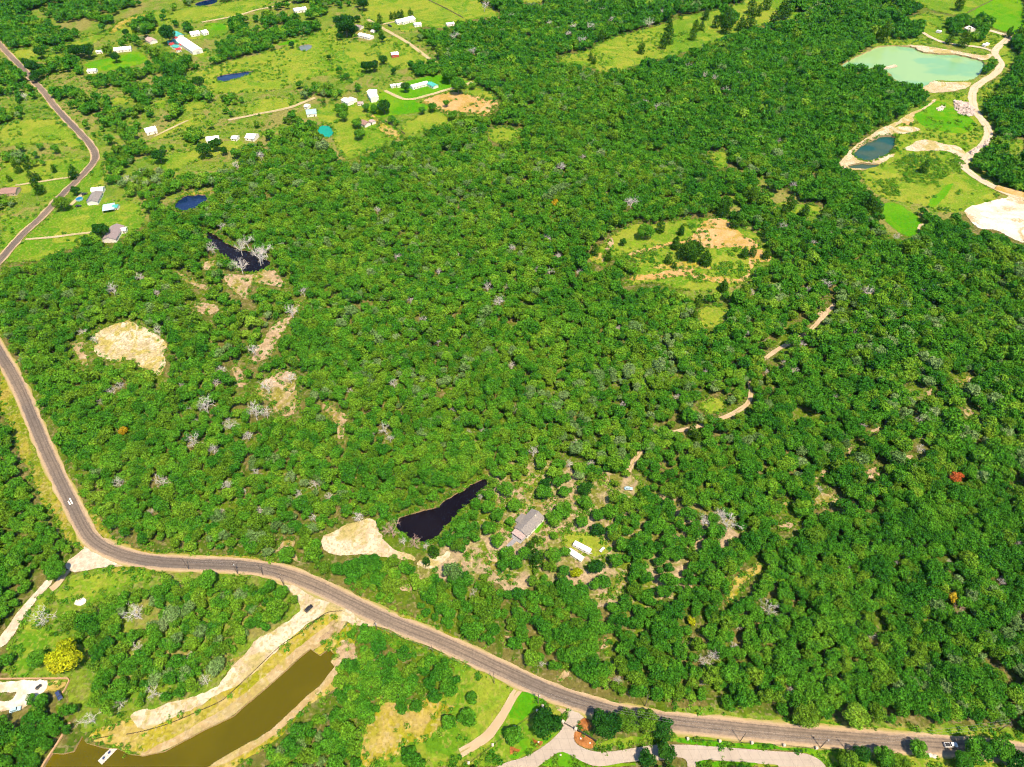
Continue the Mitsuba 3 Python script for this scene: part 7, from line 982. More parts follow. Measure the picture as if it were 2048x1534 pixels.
def shrub_group(name, leafmat, seed, n, size):
    rng = np.random.default_rng(seed)
    L = np.array([[rng.normal() * .55, rng.normal() * .55, rng.uniform(.35, .8), rng.uniform(.5, .85)] for _ in range(6)])
    scene[name] = {'type': 'shapegroup', 'foliage': ply(leaf_cards(rng, L, n, size), leafmat)}


TONES = ['green', 'deep', 'olive', 'lime', 'grey']
LODS = [(1300, .35), (500, .56), (190, .94)]
for ti, t in enumerate(TONES):
    for v in range(3):
        for li, (n, s) in enumerate(LODS):
            oak_group(f'oak_{t}_{v}_{li}', 'leaf_' + t, 100 + 10 * ti + v, n, s, trunk=li < 2, k=15 + v * 4, squash=[.62, .8, .95][v])
for t in ('dark', 'yellow', 'amber', 'red'):
    for v in range(2):
        oak_group(f'solo_{t}_{v}', 'leaf_' + t, 300 + v, 3000, .27, k=24)
for t, s in (('green', 'green'), ('olive', 'olive'), ('pale', 'lime')):
    for v in range(2):
        oak_group(f'solo_{t}_{v}', 'leaf_' + s, 320 + v, 3000, .27, k=24)
for v in range(3):
    cedar_group(f'cedar_{v}', 'leaf_cedar', 400 + v, 1100, .30)
for v in range(6):
    dead_group(f'dead_{v}', 'dead_wood', 500 + v)
for v in range(3):
    dead_group(f'pinkdead_{v}', 'pink_wood', 520 + v)
for v in range(2):
    shrub_group(f'shrub_{v}', 'leaf_deep', 540 + v, 260, .2)
    shrub_group(f'brush_olive_{v}', 'leaf_olive', 560 + v, 64, .38)
    shrub_group(f'brush_lime_{v}', 'leaf_lime', 570 + v, 64, .38)
    shrub_group(f'brush_green_{v}', 'leaf_green', 580 + v, 64, .38)


def inst(key, group, x, y, sx, sz, deg):
    scene[key] = {'type': 'instance', 'to_world': T().translate([float(x), float(y), 0.0]).rotate([0, 0, 1], float(deg)).scale([float(sx), float(sx), float(sz)]), 'g': {'type': 'ref', 'id': group}}


# ---------------------------------------------------------------- trees traced one by one
ORD = 'first second third fourth fifth sixth seventh eighth ninth tenth eleventh twelfth thirteenth fourteenth fifteenth sixteenth seventeenth eighteenth nineteenth twentieth twenty-first twenty-second twenty-third twenty-fourth twenty-fifth twenty-sixth twenty-seventh twenty-eighth twenty-ninth thirtieth'.split()
ORD += [f'{i}th' for i in range(31, 99)]


def zone(x, y):
    if y < 60 + .0 * x or (x < -60 and y < 175 and x * .2 + y < 165):
        return 'south of the county road'
    if x > 88 + .52 * (y - 130):
        return 'right of the straight fence cut'
    if y > 520:
        return 'of the far forest'
    if x > 20 and y > 330:
        return 'near the dirt clearing and eastern track'
    if x > -60 and y < 240:
        return 'around the sandy house yard'
    if x < -70 and y < 300:
        return 'inside the county road bend'
    if x < -110:
        return 'of the western woods by the pale clearings'
    return 'in the middle of the dense forest'


solo = []
CATS = {'oak': ('oak_tree', 'tree'), 'cedar': ('cedar_tree', 'tree'), 'dead': ('dead_tree', 'dead tree'), 'pinkdead': ('dead_tree', 'dead tree'), 'shrub': ('shrub', 'shrub')}
for kind, tone, label, group, pts in SINGLES:
    for x, y, d in pts:
        name, cat = CATS[kind]
        k = key_of(name)
        v = int(RNG.integers(0, 6))
        deg = RNG.uniform(0, 360)
        if kind == 'oak':
            t = {'': 'green', 'orange': 'red'}.get(tone, tone)
            inst(k, f'solo_{t}_{v % 2}', x, y, d / D0, d / D0 * .95 + .05, deg)
        elif kind == 'cedar':
            inst(k, f'cedar_{v % 3}', x, y, d / 4.6, max(d / 5.2, .5), deg)
        elif kind == 'shrub':
            inst(k, f'shrub_{v % 2}', x, y, d / 2.2, d / 2.2, deg)
        else:
            inst(k, f'{kind}_{v % (6 if kind == "dead" else 3)}', x, y, d / 8.2, d / 8.2 + .05, deg)
        rank = sorted(range(len(pts)), key=lambda j: pts[j][0] / (pts[j][1] + EYE[2])).index(pts.index((x, y, d)))
        tag(k, label + (f', {ORD[rank]} from the left' if len(pts) > 1 else ''), cat, group or None)
        solo.append((x, y, d / 2))
seen = {}
for x, y, d in sorted(DEAD, key=lambda t: t[0] / (t[1] + EYE[2])):
    k = key_of('dead_tree')
    zn = zone(x, y)
    seen[zn] = seen.get(zn, -1) + 1
    inst(k, f'dead_{int(RNG.integers(0, 6))}', x, y, d / 8.2, d / 8.2 + .12, RNG.uniform(0, 360))
    tag(k, f'bare grey dead tree {zn}, {ORD[seen[zn]]} from the left', 'dead tree', 'dead trees in the forest')
    solo.append((x, y, d / 2 * .7))

# ---------------------------------------------------------------- the forest
op = unary_union([Polygon(o, h) for o, h in OPEN])
groves = unary_union([Polygon(o, h) for o, h in GROVES])
thin = unary_union([Polygon(o, h) for o, h in THIN])
op_wide = op.buffer(2.6)
clear = unary_union([Polygon(o, h) for o, h in KEEP_CLEAR])
shapely.prepare(clear)


def in_view(x, y, mx=60, my=40):
    zc = (y + EYE[2]) * math.sqrt(.5)
    yc = (EYE[2] - y) * math.sqrt(.5)
    u, v = 1365 * x / zc, 1365 * yc / zc
    return (np.abs(u) < 1024 + mx * 4) & (v < 767 + my * 5)


cand = []
yy = -40.0
row = 0
while yy < 1420:
    step = np.interp(yy, [100, 350, 800, 1400], [4.25, 4.4, 5.3, 6.8])
    half = 1040 / 1365 * (yy + EYE[2]) * .7072 + 60
    xs = np.arange(-half, half, step) + (row % 2) * step / 2
    cand.append(np.column_stack([xs, np.full(len(xs), yy), np.full(len(xs), step)]))
    yy += step * .88
    row += 1
cand = np.vstack(cand)
cand[:, :2] += RNG.uniform(-.42, .42, (len(cand), 2)) * cand[:, 2:3]
X, Y = cand[:, 0], cand[:, 1]
ok = in_view(X, Y)
cand = cand[ok]; X, Y = cand[:, 0], cand[:, 1]
shapely.prepare(op_wide); shapely.prepare(groves); shapely.prepare(thin)
open_here = shapely.contains_xy(op_wide, X, Y)
grove_here = shapely.contains_xy(groves, X, Y)
keep = ~open_here | grove_here
thin_here = shapely.contains_xy(thin, X, Y)
q = np.column_stack([X, Y, X * 0])
gap = meshkit.fbm(q * .045, 3, 21)
keep &= ~(thin_here & (RNG.random(len(X)) < .18 + 1.1 * (gap - .47)))
keep &= ~(shapely.contains_xy(unary_union([Polygon(o, h) for o, h in RURAL]), X, Y) & (meshkit.fbm(q * .028, 3, 23) + .25 * (RNG.random(len(X)) - .5) < .50))
yard = unary_union([Polygon(c) for c in AREAS['yard']])
shapely.prepare(yard)
keep &= ~(shapely.contains_xy(yard, X, Y) & (RNG.random(len(X)) < .22))
keep &= gap > .22
keep &= RNG.random(len(X)) > .05
keep &= ~shapely.contains_xy(clear, X, Y)
from scipy.spatial import cKDTree
st = np.array(solo)
dist, idx = cKDTree(st[:, :2]).query(cand[:, :2])
keep &= dist > st[idx, 2] + 1.6
hard = unary_union([field['concrete'], field['mulch'], wet, field['sand']]).buffer(1.5)
shapely.prepare(hard)
keep &= ~shapely.contains_xy(hard, X, Y)
for k, (cls, w, pts) in ROADS.items():
    if cls == 'asphalt':
        g = LineString(resample(pts, 4)).buffer(w / 2 + 4.0)
        shapely.prepare(g)
        keep &= ~shapely.contains_xy(g, X, Y)
cand = cand[keep]; X, Y = cand[:, 0], cand[:, 1]
q = np.column_stack([X, Y, X * 0])
east = np.clip((X - .05 * Y - 20) / 160, 0, 1)
patch = meshkit.fbm(q * .02, 3, 31)
u = RNG.random(len(X)) + (patch - .5) * .7
far = np.hypot(X, Y)
tone = np.where(u < .46 - .20 * east, 0, np.where(u < .57 + .20 * east, 1, np.where(u < .78 + .12 * east, 2, np.where(u < .99, 3, 4))))
tone = np.where((far > 850) & (RNG.random(len(X)) < .55), 1, tone)
tone = np.where(shapely.contains_xy(groves, X, Y) & (Y < 230) & (RNG.random(len(X)) < .6), 1, tone)
D = RNG.uniform(5.0, 9.0, len(X)) * cand[:, 2] / 5.0 * np.where(RNG.random(len(X)) < .12, 1.4, 1) * (1 + .12 * east)
dd = np.hypot(far, EYE[2])
lod = np.where(dd < 480, 0, np.where(dd < 760, 1, 2))
zc = (Y + EYE[2]) * math.sqrt(.5); yc = (EYE[2] - Y) * math.sqrt(.5)
pu, pv = 1365 * X / zc, 1365 * yc / zc
inside = (np.abs(pu) < 1010) & (np.abs(pv) < 755)
order = np.argsort(np.where(inside, zc / D, 1e9))
WORDS = ['mid green', 'deep green', 'olive green', 'light yellow green', 'pale grey green']
single = set(order[:185].tolist())
n_stuff = 0
for i in range(len(X)):
    g = f'oak_{TONES[tone[i]]}_{int(RNG.integers(0, 3))}_{lod[i]}'
    s = D[i] / D0
    sz = s * RNG.uniform(.85, 1.2)
    if i in single:
        k = key_of('oak_tree')
        zn = zone(X[i], Y[i])
        tag(k, f'{WORDS[tone[i]]} oak crown among the near trees {zn}', 'tree', f'{WORDS[tone[i]]} near oaks {zn}')
    else:
        n_stuff += 1
        k = f'forest__{n_stuff:05d}'
    inst(k, g, X[i], Y[i], s, sz, RNG.uniform(0, 360))
labels['forest'] = {'label': 'dense green oak forest covering the land as one mass of crowns', 'category': 'forest', 'kind': 'stuff'}

# undergrowth: low brush in the thin woods, along edges and on the rough meadows
nb = 20000
bx = RNG.uniform(-700, 700, nb * 3); by = np.sqrt(RNG.uniform(100 ** 2, 1000 ** 2, nb * 3))
okb = in_view(bx, by, 5, 5)
bx, by = bx[okb][:nb], by[okb][:nb]
mead = field['meadow'].buffer(-1.5); shapely.prepare(mead)
in_m = shapely.contains_xy(mead, bx, by)
in_o = shapely.contains_xy(op, bx, by)
in_t = shapely.contains_xy(thin, bx, by)
qb = np.column_stack([bx, by, bx * 0])
rough = meshkit.fbm(qb * .03, 3, 51)
bare = unary_union([field['concrete'], field['sand'], field['lawn'], field['mulch'], field['gravel'], wet] + [LineString(resample(p, 4)).buffer(w / 2 + 1.2) for c, w, p in ROADS.values()])
shapely.prepare(bare)
kb = (~in_o | (in_m & (rough > .56)) | in_t) & ~shapely.contains_xy(bare, bx, by)
bx, by = bx[kb], by[kb]
for i in range(len(bx)):
    s = RNG.uniform(.5, 1.5)
    inst(f'undergrowth__{i + 1:05d}', f'brush_{("olive", "lime", "green", "green")[int(RNG.integers(0, 4))]}_{int(RNG.integers(0, 2))}', bx[i], by[i], s, s * RNG.uniform(.7, 1.1), RNG.uniform(0, 360))
nu = len(bx)
road_zone = unary_union([LineString(resample(p, 4)).buffer(w / 2 + (2.2 if c == 'asphalt' else .2)) for c, w, p in ROADS.values()] + [field['concrete'], field['tanbank'], field['gravel'], field['sand'].buffer(1.0), wet, clear.buffer(-1)])
shapely.prepare(road_zone)
for cls, sp, off in (('dirt', 3.6, 2.2), ('dry', 5.0, 1.6), ('meadow', 4.5, 1.8), ('verge', 5.0, 1.2)):
    for poly in pieces(field[cls]):
        for ringc in [poly.exterior, *poly.interiors]:
            c = np.array(ringc.segmentize(sp).coords)[::1]
            c = c[RNG.random(len(c)) < .75]
            c = c + RNG.normal(size=c.shape) * off
            c = c[in_view(c[:, 0], c[:, 1], 0, 0) & ~shapely.contains_xy(road_zone, c[:, 0], c[:, 1])]
            for x, y in c:
                nu += 1
                s = RNG.uniform(.35, 1.25) * (1 if y < 600 else 1.4)
                inst(f'undergrowth__{nu:05d}', f'brush_{("olive", "lime", "green", "green", "olive")[int(RNG.integers(0, 5))]}_{int(RNG.integers(0, 2))}', x, y, s, s * RNG.uniform(.7, 1.1), RNG.uniform(0, 360))
for pk in ('oxbow', 'bluepond', 'mainpond', 'meadowpond', 'tealpond', 'pit'):
    for poly in pieces(ponds[pk]):
        c = np.array(poly.buffer(.9).exterior.segmentize(1.6).coords)
        c = c[RNG.random(len(c)) < .6] + RNG.normal(size=(1, 2)) * 0
        c = c + RNG.normal(size=c.shape) * .7
        for x, y in c[in_view(c[:, 0], c[:, 1], 0, 0)]:
            nu += 1
            s = RNG.uniform(.4, 1.0)
            inst(f'undergrowth__{nu:05d}', f'brush_{("olive", "lime", "green")[int(RNG.integers(0, 3))]}_{int(RNG.integers(0, 2))}', x, y, s, s, RNG.uniform(0, 360))
# scruffy bushes inside the bare patches and over the old quarry
quarry = unary_union([Polygon(c) for c in AREAS['pasture'][-1:]])
for cls, dens in (('dirt', .007), ('dry', .004), ('meadow', .012), ('verge', .02)):
    g = field[cls]
    if cls == 'meadow':
        g = g.intersection(quarry)
    shapely.prepare(g)
    x0, y0, x1, y1 = g.bounds
    m = int((x1 - x0) * (y1 - y0) * dens)
    qx, qy = RNG.uniform(x0, x1, m), RNG.uniform(y0, y1, m)
    okq = shapely.contains_xy(g, qx, qy) & ~shapely.contains_xy(road_zone, qx, qy) & in_view(qx, qy, 0, 0)
    qx, qy = qx[okq], qy[okq]
    f = meshkit.fbm(np.column_stack([qx * .06, qy * .06, qx * 0]), 3, 81)
    for x, y in zip(qx[f > .47], qy[f > .47]):
        nu += 1
        s = RNG.uniform(.3, .9) * (1 if y < 500 else 2.2)
        inst(f'undergrowth__{nu:05d}', f'brush_{("olive", "lime", "green", "olive")[int(RNG.integers(0, 4))]}_{int(RNG.integers(0, 2))}', x, y, s, s * RNG.uniform(.6, 1.0), RNG.uniform(0, 360))
for o, h in BRUSH:
    g = Polygon(o, h).buffer(0)
    x0, y0, x1, y1 = g.bounds
    m = int((x1 - x0) * (y1 - y0) * .16)
    qx, qy = RNG.uniform(x0, x1, m), RNG.uniform(y0, y1, m)
    for x, y in zip(qx, qy):
        if g.contains(shapely.Point(x, y)):
            nu += 1
            s = RNG.uniform(.8, 1.7)
            inst(f'undergrowth__{nu:05d}', f'brush_{("olive", "green", "green", "olive", "lime")[int(RNG.integers(0, 5))]}_{int(RNG.integers(0, 2))}', x, y, s, s * RNG.uniform(.6, .9), RNG.uniform(0, 360))
labels['undergrowth'] = {'label': 'low green brush growing between the trees and on rough meadow', 'category': 'brush', 'kind': 'stuff'}

# ---------------------------------------------------------------- buildings


def gable(L, W, z, rise, over=.35, th=.12):
    """Two roof slopes with thickness, ridge along x."""
    a, b = L / 2 + over, W / 2 + over
    zo = z - over * rise / (W / 2)
    sec = [(-b, zo), (0, z + rise), (b, zo), (b, zo + th), (0, z + rise + th), (-b, zo + th)]
    v = np.array([[x, y, h] for x in (-a, a) for y, h in sec])
    f = [[0, 1, 4, 5], [1, 2, 3, 4], [11, 10, 7, 6], [10, 9, 8, 7]]
    for i in range(6):
        j = (i + 1) % 6
        f.append([i, i + 6, j + 6, j])
    m = trimesh.Trimesh(v, np.vstack([[q[0], q[1], q[2]] for q in f] + [[q[0], q[2], q[3]] for q in f]), process=False)
    trimesh.repair.fix_normals(m)
    return m


def walls(L, W, h, rise):
    a, b = L / 2, W / 2
    v = [[x, y, z] for x in (-a, a) for y, z in ((-b, -.2), (b, -.2), (b, h), (0, h + rise), (-b, h))]
    return hull(v)


def building(spec):
    key, label, cat, x, y, deg, L, W, h, rc, wc, style = spec
    name = key.rstrip('0123456789').rstrip('_')
    t = key_of(name)
    tag(t, label, cat)
    P = lambda m: posed(m, x, y, 0.02, deg)
    roof = 'roof_' + rc
    if style == 'carport':
        put('roof', P(box(-L / 2, L / 2, -W / 2, W / 2, h, h + .12)), roof, t)
        for sx in (-1, 1):
            for sy in (-1, 1):
                put('post', P(box(sx * (L / 2 - .3) - .06, sx * (L / 2 - .3) + .06, sy * (W / 2 - .3) - .06, sy * (W / 2 - .3) + .06, 0, h)), 'metal_grey', t)
        return
    if style == 'trailer':
        body = trimesh.creation.extrude_polygon(Polygon([(-L / 2, .5), (L / 2 - .6, .5), (L / 2, 1.1), (L / 2, h - .5), (L / 2 - .5, h), (-L / 2 + .2, h), (-L / 2, h - .3)]), W, engine='earcut')
        body.apply_transform(np.array([[1, 0, 0, 0], [0, 0, -1, W / 2], [0, 1, 0, 0], [0, 0, 0, 1.]]))
        put('body', P(body), 'roof_' + rc, t)
        for i in range(3):
            put('window', P(box(-L / 2 + 1.2 + i * L / 3.6, -L / 2 + 2.1 + i * L / 3.6, -W / 2 - .02, W / 2 + .02, 1.5, 2.1)), 'glass', t)
        put('front_window', P(box(L / 2 - .04, L / 2 + .03, -W / 2 + .3, W / 2 - .3, 1.3, h - .6)), 'glass', t)
        put('air_conditioner', P(box(-.5, .5, -.35, .35, h, h + .25)), 'trim', t)
        for sy in (-1, 1):
            w = trimesh.creation.cylinder(.38, .25, sections=12)
            w.apply_transform(trimesh.transformations.rotation_matrix(math.pi / 2, [1, 0, 0]))
            w.apply_translation([-L * .12, sy * (W / 2 - .1), .38])
            put('wheel', P(w), 'rubber', t)
        put('tongue', P(hull([[L / 2 - .3, -.6, .45], [L / 2 - .3, .6, .45], [L / 2 + 1.2, 0, .45], [L / 2 - .3, -.6, .6], [L / 2 - .3, .6, .6], [L / 2 + 1.2, 0, .6]])), 'metal_grey', t)
        return
    rise = W * (.09 if style == 'flat' else .16 if name in ('mobile_home', 'barn', 'shed') else .2)
    put('wall', P(walls(L, W, h, rise - .02)), 'wall_' + wc, t)
    r = put('roof', P(gable(L, W, h, rise)), roof, t)
    put('ridge_cap', P(box(-L / 2 - .3, L / 2 + .3, -.16, .16, h + rise + .06, h + rise + .17)), roof, r)
    nw = max(2, int(L / 4))
    for s in (-1, 1):
        for i in range(nw):
            c = -L / 2 + (i + .5) * L / nw
            if s == -1 and i == nw // 2:
                put('door', P(box(c - .5, c + .5, -W / 2 - .05, -W / 2 + .02, 0, 2.1)), 'door_paint', t)
            else:
                f = put('window', P(box(c - .62, c + .62, s * W / 2 - .05, s * W / 2 + .05, 1.0, 2.1)), 'trim', t)
                put('pane', P(box(c - .52, c + .52, s * W / 2 - .07, s * W / 2 + .07, 1.08, 2.02)), 'glass', f)
    if name == 'house':
        put('vent', P(trimesh.creation.cylinder(.15, .8, sections=8, transform=trimesh.transformations.translation_matrix([L * .2, W * .2, h + rise * .6 + .4]))), 'metal_grey', r)
    if name == 'barn':
        put('barn_door', P(box(L / 2 - .02, L / 2 + .06, -1.8, 1.8, 0, 3.2)), 'metal_grey', t)
    if style == 'porch':
        put('annex_wall', P(box(-L * .12, L * .25, -W / 2 - 2.6, -W / 2 - .01, -.1, 2.4)), 'wall_' + wc, t)
        put('annex_roof', P(hull([[-L * .14, -W / 2 - 3, 2.45], [L * .27, -W / 2 - 3, 2.45], [-L * .14, -W / 2, 3.0], [L * .27, -W / 2, 3.0], [-L * .14, -W / 2 - 3, 2.55], [L * .27, -W / 2 - 3, 2.55], [-L * .14, -W / 2, 3.12], [L * .27, -W / 2, 3.12]])), roof, t)
        e = L / 2 + 3.6
        put('porch_roof', P(hull([[L / 2 + .36, -W * .42, 2.75], [L / 2 + .36, W * .42, 2.75], [e, -W * .42, 2.4], [e, W * .42, 2.4], [L / 2 + .36, -W * .42, 2.88], [L / 2 + .36, W * .42, 2.88], [e, -W * .42, 2.53], [e, W * .42, 2.53]])), 'roof_pinkroof', t)
        for sy in (-1, 0, 1):
            put('porch_post', P(box(e - .25, e - .12, sy * W * .38 - .07, sy * W * .38 + .07, 0, 2.42)), 'trim', t)
        dk = put('deck', P(box(L / 2 + .05, e + 1.2, -W * .42, W * .42, .05, .45)), 'deck_grey', t)
        for i in range(6):
            put('plank', P(box(e + 1.25 + i * .95, e + 1.25 + i * .95 + .9, -1.3 - .08 * i, 1.1 - .08 * i, .36 - i * .05, .43 - i * .05)), 'deck_grey', dk)
        put('chimney', P(box(-L * .3, -L * .3 + .7, .4, 1.1, h + .5, h + rise + .9)), 'stone', r)


for s in HOUSES:
    building(s)

# ---------------------------------------------------------------- vehicles


def vehicle(spec):
    key, label, cat, x, y, deg, L, col = spec
    name = key.rstrip('0123456789').rstrip('_')
    t = key_of(name)
    tag(t, label, cat)
    W, zo = min(1.9, L * .42), .55
    P = lambda m: posed(m, x, y, zo, deg)
    paint = 'paint_' + col
    hh = {'suv': 1.75, 'van': 2.1, 'pickup_truck': 1.8}.get(name, 1.45)
    b = .12

    def loft(x0, x1, w, z0, z1, inset):
        return hull([[xx, yy, z] for xx in (x0, x1) for yy in (-w + b, w - b) for z in (z0, z1 - b)] + [[xx + (b if xx == x0 else -b), yy, z] for xx in (x0, x1) for yy in (-w, w) for z in (z0 + b, z1 - b)] + [[xx + (b if xx == x0 else -b) * 1.2, yy, z1] for xx in (x0, x1) for yy in (-w + b * 1.4, w - b * 1.4)])
    w = W / 2
    put('body', P(loft(-L / 2, L / 2, w, .3, .92 if name != 'pickup_truck' else 1.0, 0)), paint, t, smooth=30)
    if name == 'pickup_truck':
        c0, c1 = -.05 * L, .28 * L
    elif name in ('suv', 'van'):
        c0, c1 = -.47 * L, .24 * L
    else:
        c0, c1 = -.36 * L, .20 * L
    z0, z1, tp = .93, hh, .16 * L / 4.6
    cab = hull([[c0, -w + .08, z0], [c0, w - .08, z0], [c1, -w + .08, z0], [c1, w - .08, z0], [c0 + tp * .7, -w + .25, z1], [c0 + tp * .7, w - .25, z1], [c1 - tp * 2.6, -w + .25, z1], [c1 - tp * 2.6, w - .25, z1]])
    put('cab', P(cab), paint, t, smooth=20)

    def glass(pts, nm):
        pts = np.array(pts, float)
        n = np.cross(pts[1] - pts[0], pts[2] - pts[0]); n /= np.linalg.norm(n)
        if np.dot(n, pts.mean(0) - cab.centroid) < 0:
            n = -n
        put(nm, P(hull(np.vstack([pts + n * .015, pts - n * .03]))), 'glass', t)
    zi, zj = z0 + .08, z1 - .1
    fr = lambda z: (z - z0) / (z1 - z0)
    fx = lambda z: c1 - tp * 2.6 * fr(z)
    rx = lambda z: c0 + tp * .7 * fr(z)
    sy = lambda z: (w - .08) - .17 * fr(z)
    glass([[fx(zi), -sy(zi) + .1, zi], [fx(zi), sy(zi) - .1, zi], [fx(zj), sy(zj) - .1, zj], [fx(zj), -sy(zj) + .1, zj]], 'windshield')
    glass([[rx(zi), -sy(zi) + .1, zi], [rx(zi), sy(zi) - .1, zi], [rx(zj), sy(zj) - .1, zj], [rx(zj), -sy(zj) + .1, zj]], 'rear_window')
    for s in (-1, 1):
        glass([[rx(zi) + .12, s * sy(zi), zi], [fx(zi) - .15, s * sy(zi), zi], [fx(zj) - .12, s * sy(zj), zj], [rx(zj) + .1, s * sy(zj), zj]], 'side_window')
    if name == 'pickup_truck':
        put('bed', P(box(-L / 2 + .12, -.07 * L, -w + .14, w - .14, 1.0, 1.02)), 'black_iron', t)
        for s in (-1, 1):
            put('bed_side', P(box(-L / 2 + .03, -.06 * L, s * (w - .02) - .1 * (s > 0), s * (w - .02) + .1 * (s < 0), 1.0, 1.28)), paint, t)
        put('tailgate', P(box(-L / 2 + .01, -L / 2 + .1, -w + .1, w - .1, 1.0, 1.28)), paint, t)
    for sx in (-.31, .31):
        for s in (-1, 1):
            wh = trimesh.creation.cylinder(.34, .22, sections=14)
            wh.apply_transform(trimesh.transformations.rotation_matrix(math.pi / 2, [1, 0, 0]))
            wh.apply_translation([sx * L, s * (w - .06), .32])
            wk = put('wheel', P(wh), 'rubber', t)
            rm = trimesh.creation.cylinder(.2, .24, sections=10)
            rm.apply_transform(trimesh.transformations.rotation_matrix(math.pi / 2, [1, 0, 0]))
            rm.apply_translation([sx * L, s * (w - .06), .32])
            put('rim', P(rm), 'metal_grey', wk)
    for s in (-1, 1):
        put('headlight', P(box(L / 2 - .06, L / 2 + .02, s * (w - .32) - .18, s * (w - .32) + .18, .6, .78)), 'lamp_glass', t)
        put('taillight', P(box(-L / 2 - .02, -L / 2 + .06, s * (w - .25) - .12, s * (w - .25) + .12, .62, .82)), 'tail_red', t)


for s in CARS:
    vehicle(s)

# ---------------------------------------------------------------- utility poles and wires
pole_names = [['first', 'second', 'third', 'fourth', 'fifth', 'sixth', 'seventh', 'eighth'], [''], ['left', 'middle', 'right', '']]
flat = [p for run in POLES for p in run]
runs = [POLES[0], POLES[2]]
tops = {}
plabels = ['utility pole at the left end of the road bend line', 'second utility pole below the road bend', 'third utility pole below the road bend', 'utility pole at the corner of the white sand track', 'utility pole at the head of the canal beside the road',
           'utility pole on the verge above the lower field', 'utility pole on the verge where the farm trail leaves the road', 'utility pole left of the driveway mouth', 'utility pole across the road from the driveway',
           'utility pole standing inside the stone pillar fence', 'utility pole at the right end of the stone pillar fence', 'utility pole by the trees right of the pillar fence', 'utility pole at the forest edge at lower right']
for i, (x, y) in enumerate(flat):
    t = key_of('utility_pole')
    tag(t, plabels[i], 'utility pole')
    hgt = 11.5
    near_run = flat[max(0, i - 1)], flat[min(len(flat) - 1, i + 1)]
    a = math.degrees(math.atan2(near_run[1][1] - near_run[0][1], near_run[1][0] - near_run[0][0])) + 90
    P = lambda m: posed(m, x, y, 0, a)
    put('pole', P(tube([[0, 0, -.5], [0, 0, 6], [0, 0, hgt]], [.20, .17, .13], 8)), 'pole_wood', t)
    arm = put('crossarm', P(box(-1.2, 1.2, .14, .26, hgt - .75, hgt - .6)), 'pole_wood', t)
    for o in (-1.05, 0, 1.05):
        put('insulator', P(trimesh.creation.cylinder(.06, .22, sections=8, transform=trimesh.transformations.translation_matrix([o, .2, hgt - .48]))), 'stone', arm)
    if i % 3 == 1:
        put('transformer', P(trimesh.creation.cylinder(.26, .9, sections=12, transform=trimesh.transformations.translation_matrix([0, -.42, hgt - 1.7]))), 'metal_grey', t)
    c, s = math.cos(math.radians(a)), math.sin(math.radians(a))
    tops[(x, y)] = [np.array([x + o * c - .2 * s, y + o * s + .2 * c, hgt - .37]) for o in (-1.05, 0, 1.05)]
pairs = list(zip(POLES[0][:-1], POLES[0][1:])) + [(POLES[0][-1], POLES[2][0])] + list(zip(POLES[2][:-1], POLES[2][1:]))
for n_, (a, b) in enumerate(pairs):
    t = key_of('power_line')
    tag(t, f'thin power line wires of the {ORD[n_]} span from the left along the road', 'wire', 'power lines along the road')
    for p, q in zip(tops[a], tops[b]):
        s = np.linspace(0, 1, 9)[:, None]
        c = p * (1 - s) + q * s
        c[:, 2] -= 4 * .9 * (s * (1 - s))[:, 0]
        put('wire', tube(c, .022, 4, False), 'wire', t)

# ---------------------------------------------------------------- pillar fence, gate, walls


def on(p, q, f):
    return np.array(p) * (1 - f) + np.array(q) * f


def fence_between(p, q, parent, z1=1.35, mat='black_iron'):
    p, q = np.array(p), np.array(q)
    L = np.linalg.norm(q - p)
    a = math.degrees(math.atan2(q[1] - p[1], q[0] - p[0]))
    bars = [box(.3, L - .3, -.025, .025, z, z + .06) for z in (.25, z1 - .1)]
    bars += [box(u - .015, u + .015, -.015, .015, .1, z1) for u in np.arange(.5, L - .3, .28)]
    k = put('panel', posed(M(*bars), p[0], p[1], 0, a), mat, parent)
    labels[k] = {'kind': 'stuff'}


for run, lab in zip(PILLARS, ('pale stone pillar fence with black iron panels beside the concrete drive', 'pale stone pillar fence running down through the lower field to the driveway')):
    t = key_of('pillar_fence')
    tag(t, lab, 'fence')
    for x, y in run:
        pl = put('pillar', posed(box(-.42, .42, -.42, .42, -.2, 1.75), x, y), 'stone', t)
        put('cap', posed(hull([[-.55, -.55, 1.75], [.55, -.55, 1.75], [.55, .55, 1.75], [-.55, .55, 1.75], [-.5, -.5, 1.9], [.5, -.5, 1.9], [.5, .5, 1.9], [-.5, .5, 1.9], [0, 0, 2.1]]), x, y), 'stone', pl)
    for p, q in zip(run[:-1], run[1:]):
        fence_between(p, q, t)

g0, g1 = MARKS['gate']
t = key_of('gate')
tag(t, 'dark double gate with pale pillars across the driveway mouth', 'gate')
a = math.degrees(math.atan2(g1[1] - g0[1], g1[0] - g0[0]))
L = math.hypot(g1[0] - g0[0], g1[1] - g0[1])
for u in (-.5, L + .5):
    put('pillar', posed(box(u - .55, u + .55, -.55, .55, -.2, 2.3), g0[0], g0[1], .4, a), 'stone', t)
for i in range(2):
    u0, u1 = i * L / 2 + .05, (i + 1) * L / 2 - .05
    lf = put('leaf', posed(M(box(u0, u1, -.04, .04, .2, .3), box(u0, u1, -.04, .04, 1.6, 1.72), box(u0, u0 + .1, -.04, .04, .1, 1.8), box(u1 - .1, u1, -.04, .04, .1, 1.8)), g0[0], g0[1], .4, a), 'black_iron', t)
    k = put('bar', posed(M(*[box(u - .025, u + .025, -.02, .02, .3, 1.6) for u in np.arange(u0 + .2, u1 - .1, .16)]), g0[0], g0[1], .4, a), 'black_iron', lf)
    labels[k] = {'kind': 'stuff'}


